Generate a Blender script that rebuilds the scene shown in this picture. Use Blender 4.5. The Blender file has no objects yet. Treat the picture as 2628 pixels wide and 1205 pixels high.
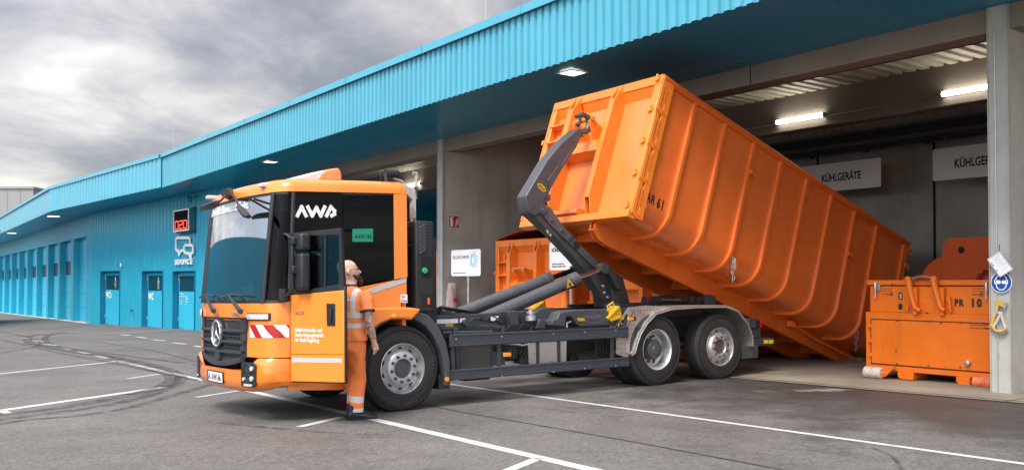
import bpy, bmesh, math, random
from mathutils import Vector, Matrix
R = math.radians
random.seed(7)
sc = bpy.context.scene
COL = sc.collection

# ------------------------------------------------------------------ camera
F_PX, CX_PX, HZ_PX, W_PX, H_PX = 2350.0, 1314.0, 720.0, 2628.0, 1205.0
PITCH = R(1.2); CAM_Z = 1.57
CY_PX = HZ_PX - F_PX * math.tan(PITCH)
cam_d = bpy.data.cameras.new('camera'); cam = bpy.data.objects.new('camera', cam_d); COL.objects.link(cam)
cam.location = (0, 0, CAM_Z); cam.rotation_euler = (R(90) + PITCH, 0, 0)
cam_d.sensor_width = 36; cam_d.lens = 36 * F_PX / W_PX
cam_d.shift_y = (CY_PX - H_PX / 2) / W_PX
cam_d.clip_start = .1; cam_d.clip_end = 3000
sc.camera = cam

# ------------------------------------------------------------------ world: overcast sky with layered clouds
SUN_EL, SUN_AZ = R(55), R(212)          # sun behind cloud, behind and left of the viewer
w = bpy.data.worlds.new('World'); sc.world = w; w.use_nodes = True
nt = w.node_tree; N = nt.nodes; L = nt.links; N.clear()
def nn(t, **k):
    n = N.new(t)
    for a, b in k.items(): setattr(n, a, b)
    return n
def wmath(op, a, b=None, c=None, clamp=False):
    m = nn('ShaderNodeMath', operation=op, use_clamp=clamp)
    for i, v in enumerate((a, b, c)):
        if v is None: continue
        if isinstance(v, (int, float)): m.inputs[i].default_value = v
        else: L.new(v, m.inputs[i])
    return m.outputs[0]
out = nn('ShaderNodeOutputWorld'); bg = nn('ShaderNodeBackground'); L.new(bg.outputs[0], out.inputs[0])
sky = nn('ShaderNodeTexSky', sky_type='NISHITA', sun_disc=False, sun_elevation=SUN_EL, sun_rotation=SUN_AZ)
geo = nn('ShaderNodeNewGeometry'); tc = nn('ShaderNodeTexCoord')
sep = nn('ShaderNodeSeparateXYZ'); L.new(tc.outputs['Generated'], sep.inputs[0])
zz = wmath('MAXIMUM', sep.outputs['Z'], 0.0)
zz = wmath('ADD', zz, 0.16)
cx = wmath('DIVIDE', sep.outputs['X'], zz); cy = wmath('DIVIDE', sep.outputs['Y'], zz)
cmb = nn('ShaderNodeCombineXYZ'); L.new(cx, cmb.inputs[0]); L.new(cy, cmb.inputs[1]); cmb.inputs[2].default_value = 3.7
def wnoise(scale, detail, rough, dist, off=(0, 0, 0), stretch=(1, 1, 1)):
    mp = nn('ShaderNodeMapping'); L.new(cmb.outputs[0], mp.inputs[0]); mp.inputs['Location'].default_value = off
    mp.inputs['Scale'].default_value = stretch
    t = nn('ShaderNodeTexNoise'); L.new(mp.outputs[0], t.inputs['Vector'])
    t.inputs['Scale'].default_value = scale; t.inputs['Detail'].default_value = detail
    t.inputs['Roughness'].default_value = rough; t.inputs['Distortion'].default_value = dist
    return t.outputs['Fac']
n1 = wnoise(.9, 8, .52, .3, (1.3, 2.0, 0), (1, .55, 1)); n2 = wnoise(2.6, 8, .58, .4, (5, 1, 0), (1, .6, 1))
mixv = wmath('MULTIPLY_ADD', wmath('ADD', wmath('MULTIPLY', n1, .62), wmath('MULTIPLY', n2, .38)), 1.32, -.18)
# the thin bright part of the cloud cover lies to the left (direction of the low sun glow)
dotl = nn('ShaderNodeVectorMath', operation='DOT_PRODUCT'); L.new(tc.outputs['Generated'], dotl.inputs[0])
dotl.inputs[1].default_value = Vector((-.62, .72, .30)).normalized()
glow = wmath('MULTIPLY', wmath('SUBTRACT', dotl.outputs['Value'], .88), .95, clamp=True)
cv = wmath('ADD', mixv, glow)
low = wmath('SUBTRACT', 1.0, wmath('MULTIPLY', sep.outputs['Z'], 7.0, clamp=True))   # brighter band on the horizon
cv = wmath('ADD', cv, wmath('MULTIPLY', low, .10))
ramp = nn('ShaderNodeValToRGB'); L.new(cv, ramp.inputs[0]); cr = ramp.color_ramp
cr.elements[0].position = .34; cr.elements[0].color = (.088, .080, .086, 1)
cr.elements[1].position = .82; cr.elements[1].color = (.56, .52, .45, 1)
for p, c in ((.43, (.112, .101, .103, 1)), (.50, (.165, .149, .145, 1)), (.57, (.235, .213, .196, 1)), (.67, (.36, .333, .298, 1))):
    e = cr.elements.new(p); e.color = c
skm = nn('ShaderNodeMix', data_type='RGBA', blend_type='ADD'); skm.inputs[0].default_value = .02
L.new(ramp.outputs[0], skm.inputs[6]); L.new(sky.outputs[0], skm.inputs[7])
# the cloud cover is thinnest where the sun stands, behind the viewer
dots = nn('ShaderNodeVectorMath', operation='DOT_PRODUCT'); L.new(tc.outputs['Generated'], dots.inputs[0])
dots.inputs[1].default_value = (math.sin(SUN_AZ) * math.cos(SUN_EL), math.cos(SUN_AZ) * math.cos(SUN_EL), math.sin(SUN_EL))
gain = wmath('MULTIPLY_ADD', wmath('POWER', wmath('MAXIMUM', wmath('MULTIPLY_ADD', dots.outputs['Value'], .62, .38), 0.0), 2.0), 5.2, 1.0)
L.new(skm.outputs[2], bg.inputs[0]); L.new(gain, bg.inputs[1])

sun_d = bpy.data.lights.new('sun', 'SUN'); sun = bpy.data.objects.new('sun', sun_d); COL.objects.link(sun)
sun_d.energy = 2.5; sun_d.angle = R(22); sun_d.color = (1, .93, .83)
sd = Vector((math.sin(SUN_AZ) * math.cos(SUN_EL), math.cos(SUN_AZ) * math.cos(SUN_EL), math.sin(SUN_EL)))
sun.rotation_euler = (-sd).to_track_quat('-Z', 'Y').to_euler()
sc.view_settings.view_transform = 'Standard'; sc.view_settings.look = 'None'
sc.view_settings.exposure = 0.80; sc.view_settings.gamma = 1
try:
    sc.cycles.max_bounces = 8; sc.cycles.transparent_max_bounces = 12; sc.cycles.use_denoising = True
except Exception: pass

# ------------------------------------------------------------------ survey helpers: real planes measured from the station point
def ray(x, y):
    a = (x - CX_PX) / F_PX; b = -(y - CY_PX) / F_PX
    return Vector((a, math.cos(PITCH) - b * math.sin(PITCH), math.sin(PITCH) + b * math.cos(PITCH)))
CAMP = Vector((0, 0, CAM_Z))
def hit(x, y, p0, n):
    r = ray(x, y); n = Vector(n); return CAMP + r * ((Vector(p0) - CAMP).dot(n) / r.dot(n))
GN = Vector((-.0129, .0119, 1)).normalized()      # the yard falls away gently
def gz(X, Y): return .0129 * X - .0119 * Y + .158
def ground(x, y): return hit(x, y, (0, 0, .158), GN)
class Frame:
    def __init__(s, o, yaw, slope=False):
        s.o = Vector(o); z = GN if slope else Vector((0, 0, 1))
        u = Vector((math.cos(yaw), math.sin(yaw), 0)); u = (u - z * u.dot(z)).normalized()
        v = z.cross(u); s.ax = (u, v, z)
        s.M = Matrix(((u.x, v.x, z.x, s.o.x), (u.y, v.y, z.y, s.o.y), (u.z, v.z, z.z, s.o.z), (0, 0, 0, 1)))
        s.Mi = s.M.inverted()
    def w(s, a, b, c=0): return s.M @ Vector((a, b, c))
    def l(s, p): return s.Mi @ p
    def onv(s, x, y, v): return s.l(hit(x, y, s.w(0, v, 0), s.ax[1]))
    def onu(s, x, y, u): return s.l(hit(x, y, s.w(u, 0, 0), s.ax[0]))
    def onz(s, x, y, z): return s.l(hit(x, y, s.w(0, 0, z), s.ax[2]))
P1 = ground(1035, 1054)
T = Frame(P1, R(36.8), slope=True)                # truck: u rearwards, v towards its far side
HO = Vector((6.35, 12.126, 0))
H = Frame(HO, math.atan2(-.8112, .5847))          # hall: x along the front (to the right), y into the hall

# ------------------------------------------------------------------ materials
MATS = {}
def mat(name, col, rough=.5, metal=0, var=.12, vscale=3, bump=0, bscale=40, coat=0, spec=.5, dirt=0, dirtcol=(.05, .04, .03), emit=0, grime_scale=1.2, rvar=.1, chips=0, streak=0):
    if name in MATS: return MATS[name]
    m = bpy.data.materials.new(name); m.use_nodes = True
    nt = m.node_tree; b = nt.nodes['Principled BSDF']; lk = nt.links
    b.inputs['Roughness'].default_value = rough; b.inputs['Metallic'].default_value = metal
    b.inputs['Specular IOR Level'].default_value = spec
    b.inputs['Coat Weight'].default_value = coat; b.inputs['Coat Roughness'].default_value = .06
    tc = nt.nodes.new('ShaderNodeTexCoord')
    n = nt.nodes.new('ShaderNodeTexNoise'); lk.new(tc.outputs['Object'], n.inputs['Vector'])
    n.inputs['Scale'].default_value = vscale; n.inputs['Detail'].default_value = 6; n.inputs['Roughness'].default_value = .6
    cr = nt.nodes.new('ShaderNodeValToRGB'); lk.new(n.outputs['Fac'], cr.inputs[0])
    cr.color_ramp.elements[0].position = .3; cr.color_ramp.elements[1].position = .7
    cr.color_ramp.elements[0].color = tuple(c * (1 - var) for c in col) + (1,)
    cr.color_ramp.elements[1].color = tuple(min(1, c * (1 + var)) for c in col) + (1,)
    colout = cr.outputs[0]
    if dirt:
        n2 = nt.nodes.new('ShaderNodeTexNoise'); mp2 = nt.nodes.new('ShaderNodeMapping'); lk.new(tc.outputs['Object'], mp2.inputs[0]); lk.new(mp2.outputs[0], n2.inputs['Vector'])
        if streak: mp2.inputs['Scale'].default_value = (streak, streak, .22)     # rain runs down
        n2.inputs['Scale'].default_value = grime_scale; n2.inputs['Detail'].default_value = 9; n2.inputs['Roughness'].default_value = .72
        r2 = nt.nodes.new('ShaderNodeMapRange'); lk.new(n2.outputs['Fac'], r2.inputs[0])
        r2.inputs[1].default_value = .52; r2.inputs[2].default_value = .78; r2.inputs[4].default_value = dirt
        mx = nt.nodes.new('ShaderNodeMix'); mx.data_type = 'RGBA'
        lk.new(r2.outputs[0], mx.inputs[0]); lk.new(colout, mx.inputs[6]); mx.inputs[7].default_value = (*dirtcol, 1)
        colout = mx.outputs[2]
    if chips:       # chipped paint and rust specks, gathered where the coat has suffered
        def nz(sc_, dt, rg):
            q = nt.nodes.new('ShaderNodeTexNoise'); lk.new(tc.outputs['Object'], q.inputs['Vector']); q.inputs['Scale'].default_value = sc_; q.inputs['Detail'].default_value = dt; q.inputs['Roughness'].default_value = rg; return q.outputs['Fac']
        a = nt.nodes.new('ShaderNodeMapRange'); lk.new(nz(26, 6, .75), a.inputs[0]); a.inputs[1].default_value = .60; a.inputs[2].default_value = .64
        c = nt.nodes.new('ShaderNodeMapRange'); lk.new(nz(1.3, 4, .6), c.inputs[0]); c.inputs[1].default_value = .50; c.inputs[2].default_value = .62; c.inputs[4].default_value = chips
        mm = nt.nodes.new('ShaderNodeMath'); mm.operation = 'MULTIPLY'; lk.new(a.outputs[0], mm.inputs[0]); lk.new(c.outputs[0], mm.inputs[1])
        mx = nt.nodes.new('ShaderNodeMix'); mx.data_type = 'RGBA'; lk.new(mm.outputs[0], mx.inputs[0]); lk.new(colout, mx.inputs[6]); mx.inputs[7].default_value = (.11, .045, .02, 1); colout = mx.outputs[2]
    lk.new(colout, b.inputs['Base Color'])
    if rvar:
        mr = nt.nodes.new('ShaderNodeMapRange'); lk.new(n.outputs['Fac'], mr.inputs[0])
        mr.inputs[1].default_value = .3; mr.inputs[2].default_value = .7
        mr.inputs[3].default_value = max(.02, rough - rvar); mr.inputs[4].default_value = min(1, rough + rvar)
        lk.new(mr.outputs[0], b.inputs['Roughness'])
    if bump:
        nb = nt.nodes.new('ShaderNodeTexNoise'); lk.new(tc.outputs['Object'], nb.inputs['Vector'])
        nb.inputs['Scale'].default_value = bscale; nb.inputs['Detail'].default_value = 5
        bp = nt.nodes.new('ShaderNodeBump'); bp.inputs['Strength'].default_value = bump; bp.inputs['Distance'].default_value = .02
        lk.new(nb.outputs['Fac'], bp.inputs['Height']); lk.new(bp.outputs[0], b.inputs['Normal'])
    if emit:
        b.inputs['Emission Color'].default_value = (*col, 1); b.inputs['Emission Strength'].default_value = emit
    MATS[name] = m; return m
def node(m, t, **k):
    n = m.node_tree.nodes.new(t)
    for a, v in k.items(): setattr(n, a, v)
    return n

cab_orange = mat('cab_orange', (.86, .25, .03), .28, var=.03, vscale=1.5, coat=.6, rvar=.04, dirt=.10, dirtcol=(.3, .12, .03), grime_scale=2)
box_orange = mat('box_orange', (.74, .155, .028), .26, var=.05, vscale=1.1, coat=.5, bump=.07, bscale=1.3, dirt=.22, dirtcol=(.42, .10, .015), grime_scale=1.6, chips=.55)
box_front = mat('box_front_orange', (.78, .205, .045), .34, var=.06, vscale=1.3, coat=.25, bump=.25, bscale=2.0, dirt=.35, dirtcol=(.52, .16, .05), chips=.35)
press_orange = mat('press_orange', (.68, .145, .004), .45, var=.06, dirt=.45, dirtcol=(.28, .07, .01), grime_scale=2.3, chips=.9, streak=1.3, bump=.05, bscale=8)
old_orange = mat('old_orange', (.80, .22, .03), .5, var=.08, dirt=.3, dirtcol=(.35, .1, .02))
dull_red = mat('rust_orange', (.45, .07, .01), .6, var=.12, dirt=.3)
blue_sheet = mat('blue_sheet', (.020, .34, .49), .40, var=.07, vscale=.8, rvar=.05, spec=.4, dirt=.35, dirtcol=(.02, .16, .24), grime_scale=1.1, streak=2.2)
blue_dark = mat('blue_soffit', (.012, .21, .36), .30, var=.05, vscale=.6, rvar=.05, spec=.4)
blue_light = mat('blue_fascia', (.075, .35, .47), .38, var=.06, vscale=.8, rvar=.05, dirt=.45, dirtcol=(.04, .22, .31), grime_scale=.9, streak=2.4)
blue_door = mat('blue_door', (.035, .44, .64), .42, var=.04)
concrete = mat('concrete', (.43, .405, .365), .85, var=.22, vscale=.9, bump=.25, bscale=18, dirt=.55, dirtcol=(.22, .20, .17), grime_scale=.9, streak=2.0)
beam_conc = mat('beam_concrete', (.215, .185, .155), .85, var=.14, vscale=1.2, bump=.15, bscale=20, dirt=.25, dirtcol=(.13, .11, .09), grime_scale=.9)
col_white = mat('column_paint', (.38, .38, .35), .7, var=.12, vscale=4, bump=.1, bscale=30, dirt=.5, dirtcol=(.30, .28, .22), grime_scale=5)
deck_metal = mat('deck_metal', (.50, .46, .38), .5, var=.08, metal=.1)
slab = mat('slab_concrete', (.215, .188, .15), .8, var=.25, vscale=1.3, bump=.15, bscale=30, dirt=.5, dirtcol=(.12, .10, .08), grime_scale=.9)
galv = mat('galvanised', (.50, .51, .52), .4, metal=.8, var=.15, vscale=12)
steel_dk = mat('chassis_grey', (.045, .05, .06), .38, var=.15, vscale=6, dirt=.3, dirtcol=(.10, .085, .07), grime_scale=5, spec=.5)
arm_grey = mat('arm_grey', (.058, .060, .068), .36, var=.15, vscale=4, dirt=.6, dirtcol=(.035, .03, .03), grime_scale=3, spec=.5)
cyl_grey = mat('cylinder_grey', (.085, .09, .10), .32, var=.12, vscale=5, dirt=.4, dirtcol=(.06, .05, .045), grime_scale=4)
chrome = mat('chrome', (.62, .60, .58), .16, metal=1, var=.05)
alu = mat('wheel_silver', (.62, .63, .64), .34, metal=.75, var=.1, vscale=14, dirt=.3, dirtcol=(.22, .19, .16), grime_scale=9)
tyre_m = mat('tyre_rubber', (.022, .021, .02), .75, var=.25, vscale=7, bump=.12, bscale=60, dirt=.5, dirtcol=(.055, .05, .045), grime_scale=4)
black_pl = mat('black_plastic', (.018, .019, .022), .42, var=.15, vscale=20, bump=.04, bscale=200)
grille_m = mat('grille_grey', (.035, .04, .047), .45, var=.1, vscale=15)
hole = mat('dark_gap', (.008, .008, .008), .8, var=0)
white_m = mat('white_print', (.80, .81, .82), .5, var=.03)
black_print = mat('black_print', (.012, .012, .012), .6, var=0)
red_m = mat('red_print', (.42, .012, .02), .4, var=.04)
lens_m = mat('lamp_lens', (.55, .55, .56), .18, var=.15, vscale=30, coat=.8)
amber = mat('amber_lens', (.95, .30, .01), .25, var=.05, coat=.7)
yellow_m = mat('yellow_plastic', (.60, .34, .01), .45, var=.06, dirt=.2, dirtcol=(.4, .2, .02))
refl_m = mat('reflective_tape', (.55, .55, .58), .35, var=.10, vscale=60, metal=.2)
skin = mat('skin', (.68, .43, .33), .5, var=.10, vscale=12)
wood = mat('wood', (.50, .34, .20), .6, var=.2, vscale=10)
lamp_warm = mat('lamp_warm', (1, .90, .72), .5, emit=2.0)
tube_m = mat('tube_light', (1, .93, .80), .5, emit=13.0)

# checkered aluminium plate
checker = mat('tread_plate', (.52, .50, .47), .34, metal=.65, var=.12, vscale=5, dirt=.25, dirtcol=(.25, .21, .17), grime_scale=4)
def _chk():
    m = checker; nt = m.node_tree; b = nt.nodes['Principled BSDF']
    t = node(m, 'ShaderNodeTexCoord'); mp = node(m, 'ShaderNodeMapping'); mp.inputs['Rotation'].default_value = (0, R(45), 0)
    nt.links.new(t.outputs['Object'], mp.inputs[0])
    c = node(m, 'ShaderNodeTexChecker'); c.inputs['Scale'].default_value = 21; nt.links.new(mp.outputs[0], c.inputs['Vector'])
    bp = node(m, 'ShaderNodeBump'); bp.inputs['Strength'].default_value = .9; bp.inputs['Distance'].default_value = .012
    src = b.inputs['Base Color'].links[0].from_socket; mx = node(m, 'ShaderNodeMix', data_type='RGBA', blend_type='MULTIPLY'); q = node(m, 'ShaderNodeMapRange'); q.inputs[3].default_value = .84; q.inputs[4].default_value = 1.06
    nt.links.new(c.outputs['Fac'], q.inputs[0]); mx.inputs[0].default_value = 1; nt.links.new(src, mx.inputs[6]); nt.links.new(q.outputs[0], mx.inputs[7]); nt.links.new(mx.outputs[2], b.inputs['Base Color'])
    nt.links.new(c.outputs['Fac'], bp.inputs['Height']); nt.links.new(bp.outputs[0], b.inputs['Normal'])
_chk()

def glass_mat(name, tint, tr, rough=.02, gain=1.0):
    m = bpy.data.materials.new(name); m.use_nodes = True; nt = m.node_tree; nt.nodes.clear()
    o = nt.nodes.new('ShaderNodeOutputMaterial'); g = nt.nodes.new('ShaderNodeBsdfGlossy'); g.inputs['Roughness'].default_value = rough
    g.inputs['Color'].default_value = (.92, .96, 1, 1)
    t = nt.nodes.new('ShaderNodeBsdfTransparent'); t.inputs['Color'].default_value = (*tint, 1)
    fr = nt.nodes.new('ShaderNodeFresnel'); fr.inputs['IOR'].default_value = 1.55
    a = nt.nodes.new('ShaderNodeMath'); a.operation = 'MULTIPLY_ADD'; nt.links.new(fr.outputs[0], a.inputs[0]); a.inputs[1].default_value = gain; a.inputs[2].default_value = tr; a.use_clamp = True
    mx = nt.nodes.new('ShaderNodeMixShader'); nt.links.new(a.outputs[0], mx.inputs[0])
    nt.links.new(t.outputs[0], mx.inputs[1]); nt.links.new(g.outputs[0], mx.inputs[2]); nt.links.new(mx.outputs[0], o.inputs[0])
    MATS[name] = m; return m
windscreen_m = glass_mat('windscreen_glass', (.42, .52, .54), .58)
door_glass = glass_mat('door_glass', (.45, .58, .60), .04, gain=.5)
dark_glass = glass_mat('dark_glass', (.05, .055, .055), .0, gain=.3)
clear_glass = glass_mat('clear_glass', (.20, .27, .28), .0, gain=.25)

# ------------------------------------------------------------------ mesh helpers
class MB:
    def __init__(s): s.v = []; s.f = []; s.m = []
    def add(s, verts, faces, mi=0):
        o = len(s.v); s.v += [Vector(p) for p in verts]
        for f in faces: s.f.append([i + o for i in f]); s.m.append(mi)
        return s
    def hexa(s, p, mi=0):       # 8 points: bottom ring 0-3, top ring 4-7
        return s.add(p, [(0, 3, 2, 1), (4, 5, 6, 7), (0, 1, 5, 4), (1, 2, 6, 5), (2, 3, 7, 6), (3, 0, 4, 7)], mi)
    def box(s, x0, x1, y0, y1, z0, z1, mi=0):
        return s.hexa([(x0, y0, z0), (x1, y0, z0), (x1, y1, z0), (x0, y1, z0), (x0, y0, z1), (x1, y0, z1), (x1, y1, z1), (x0, y1, z1)], mi)
    def prism(s, poly, f, a, b, mi=0):  # poly of 2-D points, f(p, t) -> 3-D
        n = len(poly)
        area = sum(poly[i][0] * poly[(i + 1) % n][1] - poly[(i + 1) % n][0] * poly[i][1] for i in range(n))
        if area < 0: poly = poly[::-1]
        vs = [f(p, a) for p in poly] + [f(p, b) for p in poly]
        fs = [tuple(range(n))[::-1], tuple(range(n, 2 * n))] + [(i, (i + 1) % n, n + (i + 1) % n, n + i) for i in range(n)]
        return s.add(vs, fs, mi)
    def side(s, poly, v0, v1, mi=0): return s.prism(poly, lambda p, t: (p[0], t, p[1]), v0, v1, mi)   # (u,z) outline
    def tube(s, path, r, n=12, mi=0, caps=True):
        path = [Vector(p) for p in path]; k = len(path); rr = r if isinstance(r, (list, tuple)) else [r] * k
        up = None; rings = []
        for i in range(k):
            d = (path[min(i + 1, k - 1)] - path[max(i - 1, 0)]).normalized()
            if up is None:
                up = Vector((0, 0, 1)) if abs(d.z) < .9 else Vector((1, 0, 0))
            a = d.cross(up)
            if a.length < 1e-4: a = d.cross(Vector((0, 1, 0)))
            a.normalize(); b = a.cross(d).normalized(); up = b
            q = rr[i]; qa, qb = q if isinstance(q, (tuple, list)) else (q, q)
            rings.append([path[i] + a * (qa * math.cos(t)) + b * (qb * math.sin(t)) for t in (2 * math.pi * j / n for j in range(n))])
        vs = [p for ring in rings for p in ring]; fs = []
        for i in range(k - 1):
            for j in range(n): fs.append((i * n + j, i * n + (j + 1) % n, (i + 1) * n + (j + 1) % n, (i + 1) * n + j))
        if caps: fs += [tuple(range(n))[::-1], tuple((k - 1) * n + j for j in range(n))]
        return s.add(vs, fs, mi)
    def lathe(s, prof, o, ax, n=32, mi=0, up=(0, 0, 1), a0=0, a1=2 * math.pi):
        o = Vector(o); ax = Vector(ax).normalized(); up = Vector(up); e1 = ax.cross(up)
        if e1.length < 1e-3: e1 = ax.cross(Vector((1, 0, 0)))
        e1.normalize(); e2 = e1.cross(ax); full = abs(a1 - a0 - 2 * math.pi) < 1e-6
        m = n if full else n + 1; vs = []; fs = []
        for r, h in prof:
            for j in range(m):
                t = a0 + (a1 - a0) * j / n; vs.append(o + ax * h + (e1 * math.cos(t) + e2 * math.sin(t)) * r)
        for i in range(len(prof) - 1):
            for j in range(n): fs.append((i * m + j, i * m + (j + 1) % m, (i + 1) * m + (j + 1) % m, (i + 1) * m + j))
        return s.add(vs, fs, mi)
    def grid(s, rows, mi=0, closed=False):
        n = len(rows[0]); vs = [p for r in rows for p in r]; fs = []
        for i in range(len(rows) - 1):
            for j in range(n if closed else n - 1): fs.append((i * n + j, i * n + (j + 1) % n, (i + 1) * n + (j + 1) % n, (i + 1) * n + j))
        return s.add(vs, fs, mi)
    def xf(s, M, start=0):
        for i in range(start, len(s.v)): s.v[i] = M @ s.v[i]
        return s
    def loose(s):
        """the separate lumps of this mesh, each as an MB of its own"""
        par = list(range(len(s.v)))
        def fd(i):
            while par[i] != i: par[i] = par[par[i]]; i = par[i]
            return i
        for f in s.f:
            for i in f[1:]: par[fd(i)] = fd(f[0])
        out = {}
        for f, mi in zip(s.f, s.m):
            k = fd(f[0]); q = out.setdefault(k, (MB(), {}))
            for i in f:
                if i not in q[1]: q[1][i] = len(q[0].v); q[0].v.append(s.v[i])
            q[0].f.append([q[1][i] for i in f]); q[0].m.append(mi)
        return [q[0] for q in out.values()]
    def build_each(s, name, m, parent=None, **k):
        return [q.build(name, m, parent, **k) for q in s.loose()]
    def build(s, name, m, parent=None, bevel=0, smooth=35, solid=0, merge=False, seg=2):
        me = bpy.data.meshes.new(name); me.from_pydata([tuple(p) for p in s.v], [], s.f)
        ms = m if isinstance(m, (list, tuple)) else [m]
        for q in ms: me.materials.append(q)
        me.polygons.foreach_set('material_index', s.m)
        bm = bmesh.new(); bm.from_mesh(me)
        if merge: bmesh.ops.remove_doubles(bm, verts=bm.verts, dist=1e-4)
        bmesh.ops.recalc_face_normals(bm, faces=bm.faces)
        if smooth:
            for f in bm.faces: f.smooth = True
            for e in bm.edges:
                if len(e.link_faces) != 2 or e.calc_face_angle(0) > R(smooth): e.smooth = False
        bm.to_mesh(me); bm.free(); me.update()
        ob = bpy.data.objects.new(name, me); COL.objects.link(ob)
        if parent: ob.parent = parent
        if solid:
            md = ob.modifiers.new('solid', 'SOLIDIFY'); md.thickness = solid; md.offset = 0
        if bevel:
            md = ob.modifiers.new('bevel', 'BEVEL'); md.width = bevel; md.segments = seg; md.limit_method = 'ANGLE'; md.angle_limit = R(35)
            md.harden_normals = False
        return ob
def empty(name, M=None, parent=None):
    o = bpy.data.objects.new(name, None); COL.objects.link(o); o.empty_display_size = .3
    if M is not None: o.matrix_world = M
    if parent: o.parent = parent
    return o
def tag(o, label, cat, group=None, kind=None):
    o['label'] = label
    if cat: o['category'] = cat
    if group: o['group'] = group
    if kind: o['kind'] = kind
    return o
def struct(o, label=None, cat=None):
    o['kind'] = 'structure'
    if label: o['label'] = label
    if cat: o['category'] = cat
    return o
def kids(o): return [c for c in bpy.data.objects if c.parent == o]
def copy_tree(o, parent=None):
    c = o.copy(); COL.objects.link(c); c.parent = parent
    for ch in kids(o): copy_tree(ch, c)
    return c
def plane_m(origin, right, up):
    r = Vector(right).normalized(); u = Vector(up); u = (u - r * u.dot(r)).normalized(); n = r.cross(u); o = Vector(origin)
    return Matrix(((r.x, u.x, n.x, o.x), (r.y, u.y, n.y, o.y), (r.z, u.z, n.z, o.z), (0, 0, 0, 1)))
def text(name, body, size, m, parent, M, ext=.002, bold=0, sx=1, align='LEFT', shear=0, space=1, line=1):
    c = bpy.data.curves.new(name, 'FONT'); c.body = body; c.size = size; c.extrude = ext; c.offset = bold; c.align_x = align
    c.shear = shear; c.space_character = space; c.space_line = line; c.resolution_u = 3
    o = bpy.data.objects.new(name + '_tmp', c); COL.objects.link(o)
    dg = bpy.context.evaluated_depsgraph_get(); me = bpy.data.meshes.new_from_object(o.evaluated_get(dg))
    bpy.data.objects.remove(o)
    S = Matrix.Diagonal((sx, 1, 1, 1)); me.transform(M @ S); me.materials.clear(); me.materials.append(m)
    me.name = name; ob = bpy.data.objects.new(name, me); COL.objects.link(ob)
    if parent: ob.parent = parent
    return ob
def strokes(mb, lines, w, M, t=.004, mi=0, closed=False):   # flat ribbons along 2-D polylines in plane M
    for ln in lines:
        pts = [Vector((p[0], p[1], 0)) for p in ln]; k = len(pts)
        for i in range(k - 1):
            a, b = pts[i], pts[i + 1]; d = (b - a).normalized(); n = Vector((-d.y, d.x, 0)) * (w / 2); a2 = a - d * (w * .45); b2 = b + d * (w * .45)
            mb.hexa([M @ p for p in (a2 - n, b2 - n, b2 + n, a2 + n, a2 - n + Vector((0, 0, t + i * 1e-5)), b2 - n + Vector((0, 0, t + i * 1e-5)), b2 + n + Vector((0, 0, t + i * 1e-5)), a2 + n + Vector((0, 0, t + i * 1e-5)))], mi)
def disc_poly(cx, cy, r, n=24, a0=0, a1=2 * math.pi): return [(cx + r * math.cos(a0 + (a1 - a0) * i / n), cy + r * math.sin(a0 + (a1 - a0) * i / n)) for i in range(n + (0 if abs(a1 - a0 - 2 * math.pi) < 1e-6 else 1))]
def flat(mb, poly, M, t=.004, mi=0): mb.prism(poly, lambda p, q: M @ Vector((p[0], p[1], q)), 0, t, mi)
def rrect(w, h, r, cx=0, cy=0, n=5):
    p = []
    for (sx, sy, a) in ((1, 1, 0), (-1, 1, 90), (-1, -1, 180), (1, -1, 270)):
        for i in range(n + 1):
            t = R(a + 90 * i / n); p.append((cx + sx * (w / 2 - r) + r * math.cos(t), cy + sy * (h / 2 - r) + r * math.sin(t)))
    return p
# ================================================================== SETTING
asphalt = mat('asphalt', (.134, .128, .119), .78, var=.16, vscale=.8, rvar=.12)
def _asph():
    m = asphalt; nt = m.node_tree; lk = nt.links; b = nt.nodes['Principled BSDF']
    base = b.inputs['Base Color'].links[0].from_socket
    t = node(m, 'ShaderNodeTexCoord')
    def noi(s, d=4, r=.6, sc=(1, 1, 1), rot=0):
        mp = node(m, 'ShaderNodeMapping'); mp.inputs['Scale'].default_value = sc; mp.inputs['Rotation'].default_value = (0, 0, rot); lk.new(t.outputs['Object'], mp.inputs[0])
        n = node(m, 'ShaderNodeTexNoise'); lk.new(mp.outputs[0], n.inputs[0]); n.inputs['Scale'].default_value = s; n.inputs['Detail'].default_value = d; n.inputs['Roughness'].default_value = r; return n.outputs['Fac']
    def mr(x, a, b2, c, d):
        q = node(m, 'ShaderNodeMapRange'); lk.new(x, q.inputs[0]); q.inputs[1].default_value = a; q.inputs[2].default_value = b2; q.inputs[3].default_value = c; q.inputs[4].default_value = d; return q.outputs[0]
    def mul(c, f):
        q = node(m, 'ShaderNodeMix', data_type='RGBA', blend_type='MULTIPLY'); q.inputs[0].default_value = 1; lk.new(c, q.inputs[6]); lk.new(f, q.inputs[7]); return q.outputs[2]
    c = mul(base, mr(noi(48, 3, .8), .3, .7, .42, 1.62))            # aggregate speckle
    c = mul(c, mr(noi(17, 4, .75), .3, .72, .66, 1.33))
    c = mul(c, mr(noi(.22, 6, .65), .35, .68, .80, 1.12))           # large patches of wear
    c = mul(c, mr(noi(1.4, 6, .7, (1, 3.2, 1), R(-35)), .5, .80, 1.0, .74))   # streaks dragged along the driving direction
    lk.new(c, b.inputs['Base Color'])
    bp = node(m, 'ShaderNodeBump'); bp.inputs['Strength'].default_value = .5; bp.inputs['Distance'].default_value = .008
    lk.new(noi(130, 3, .7), bp.inputs['Height']); lk.new(bp.outputs[0], b.inputs['Normal'])
_asph()
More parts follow.
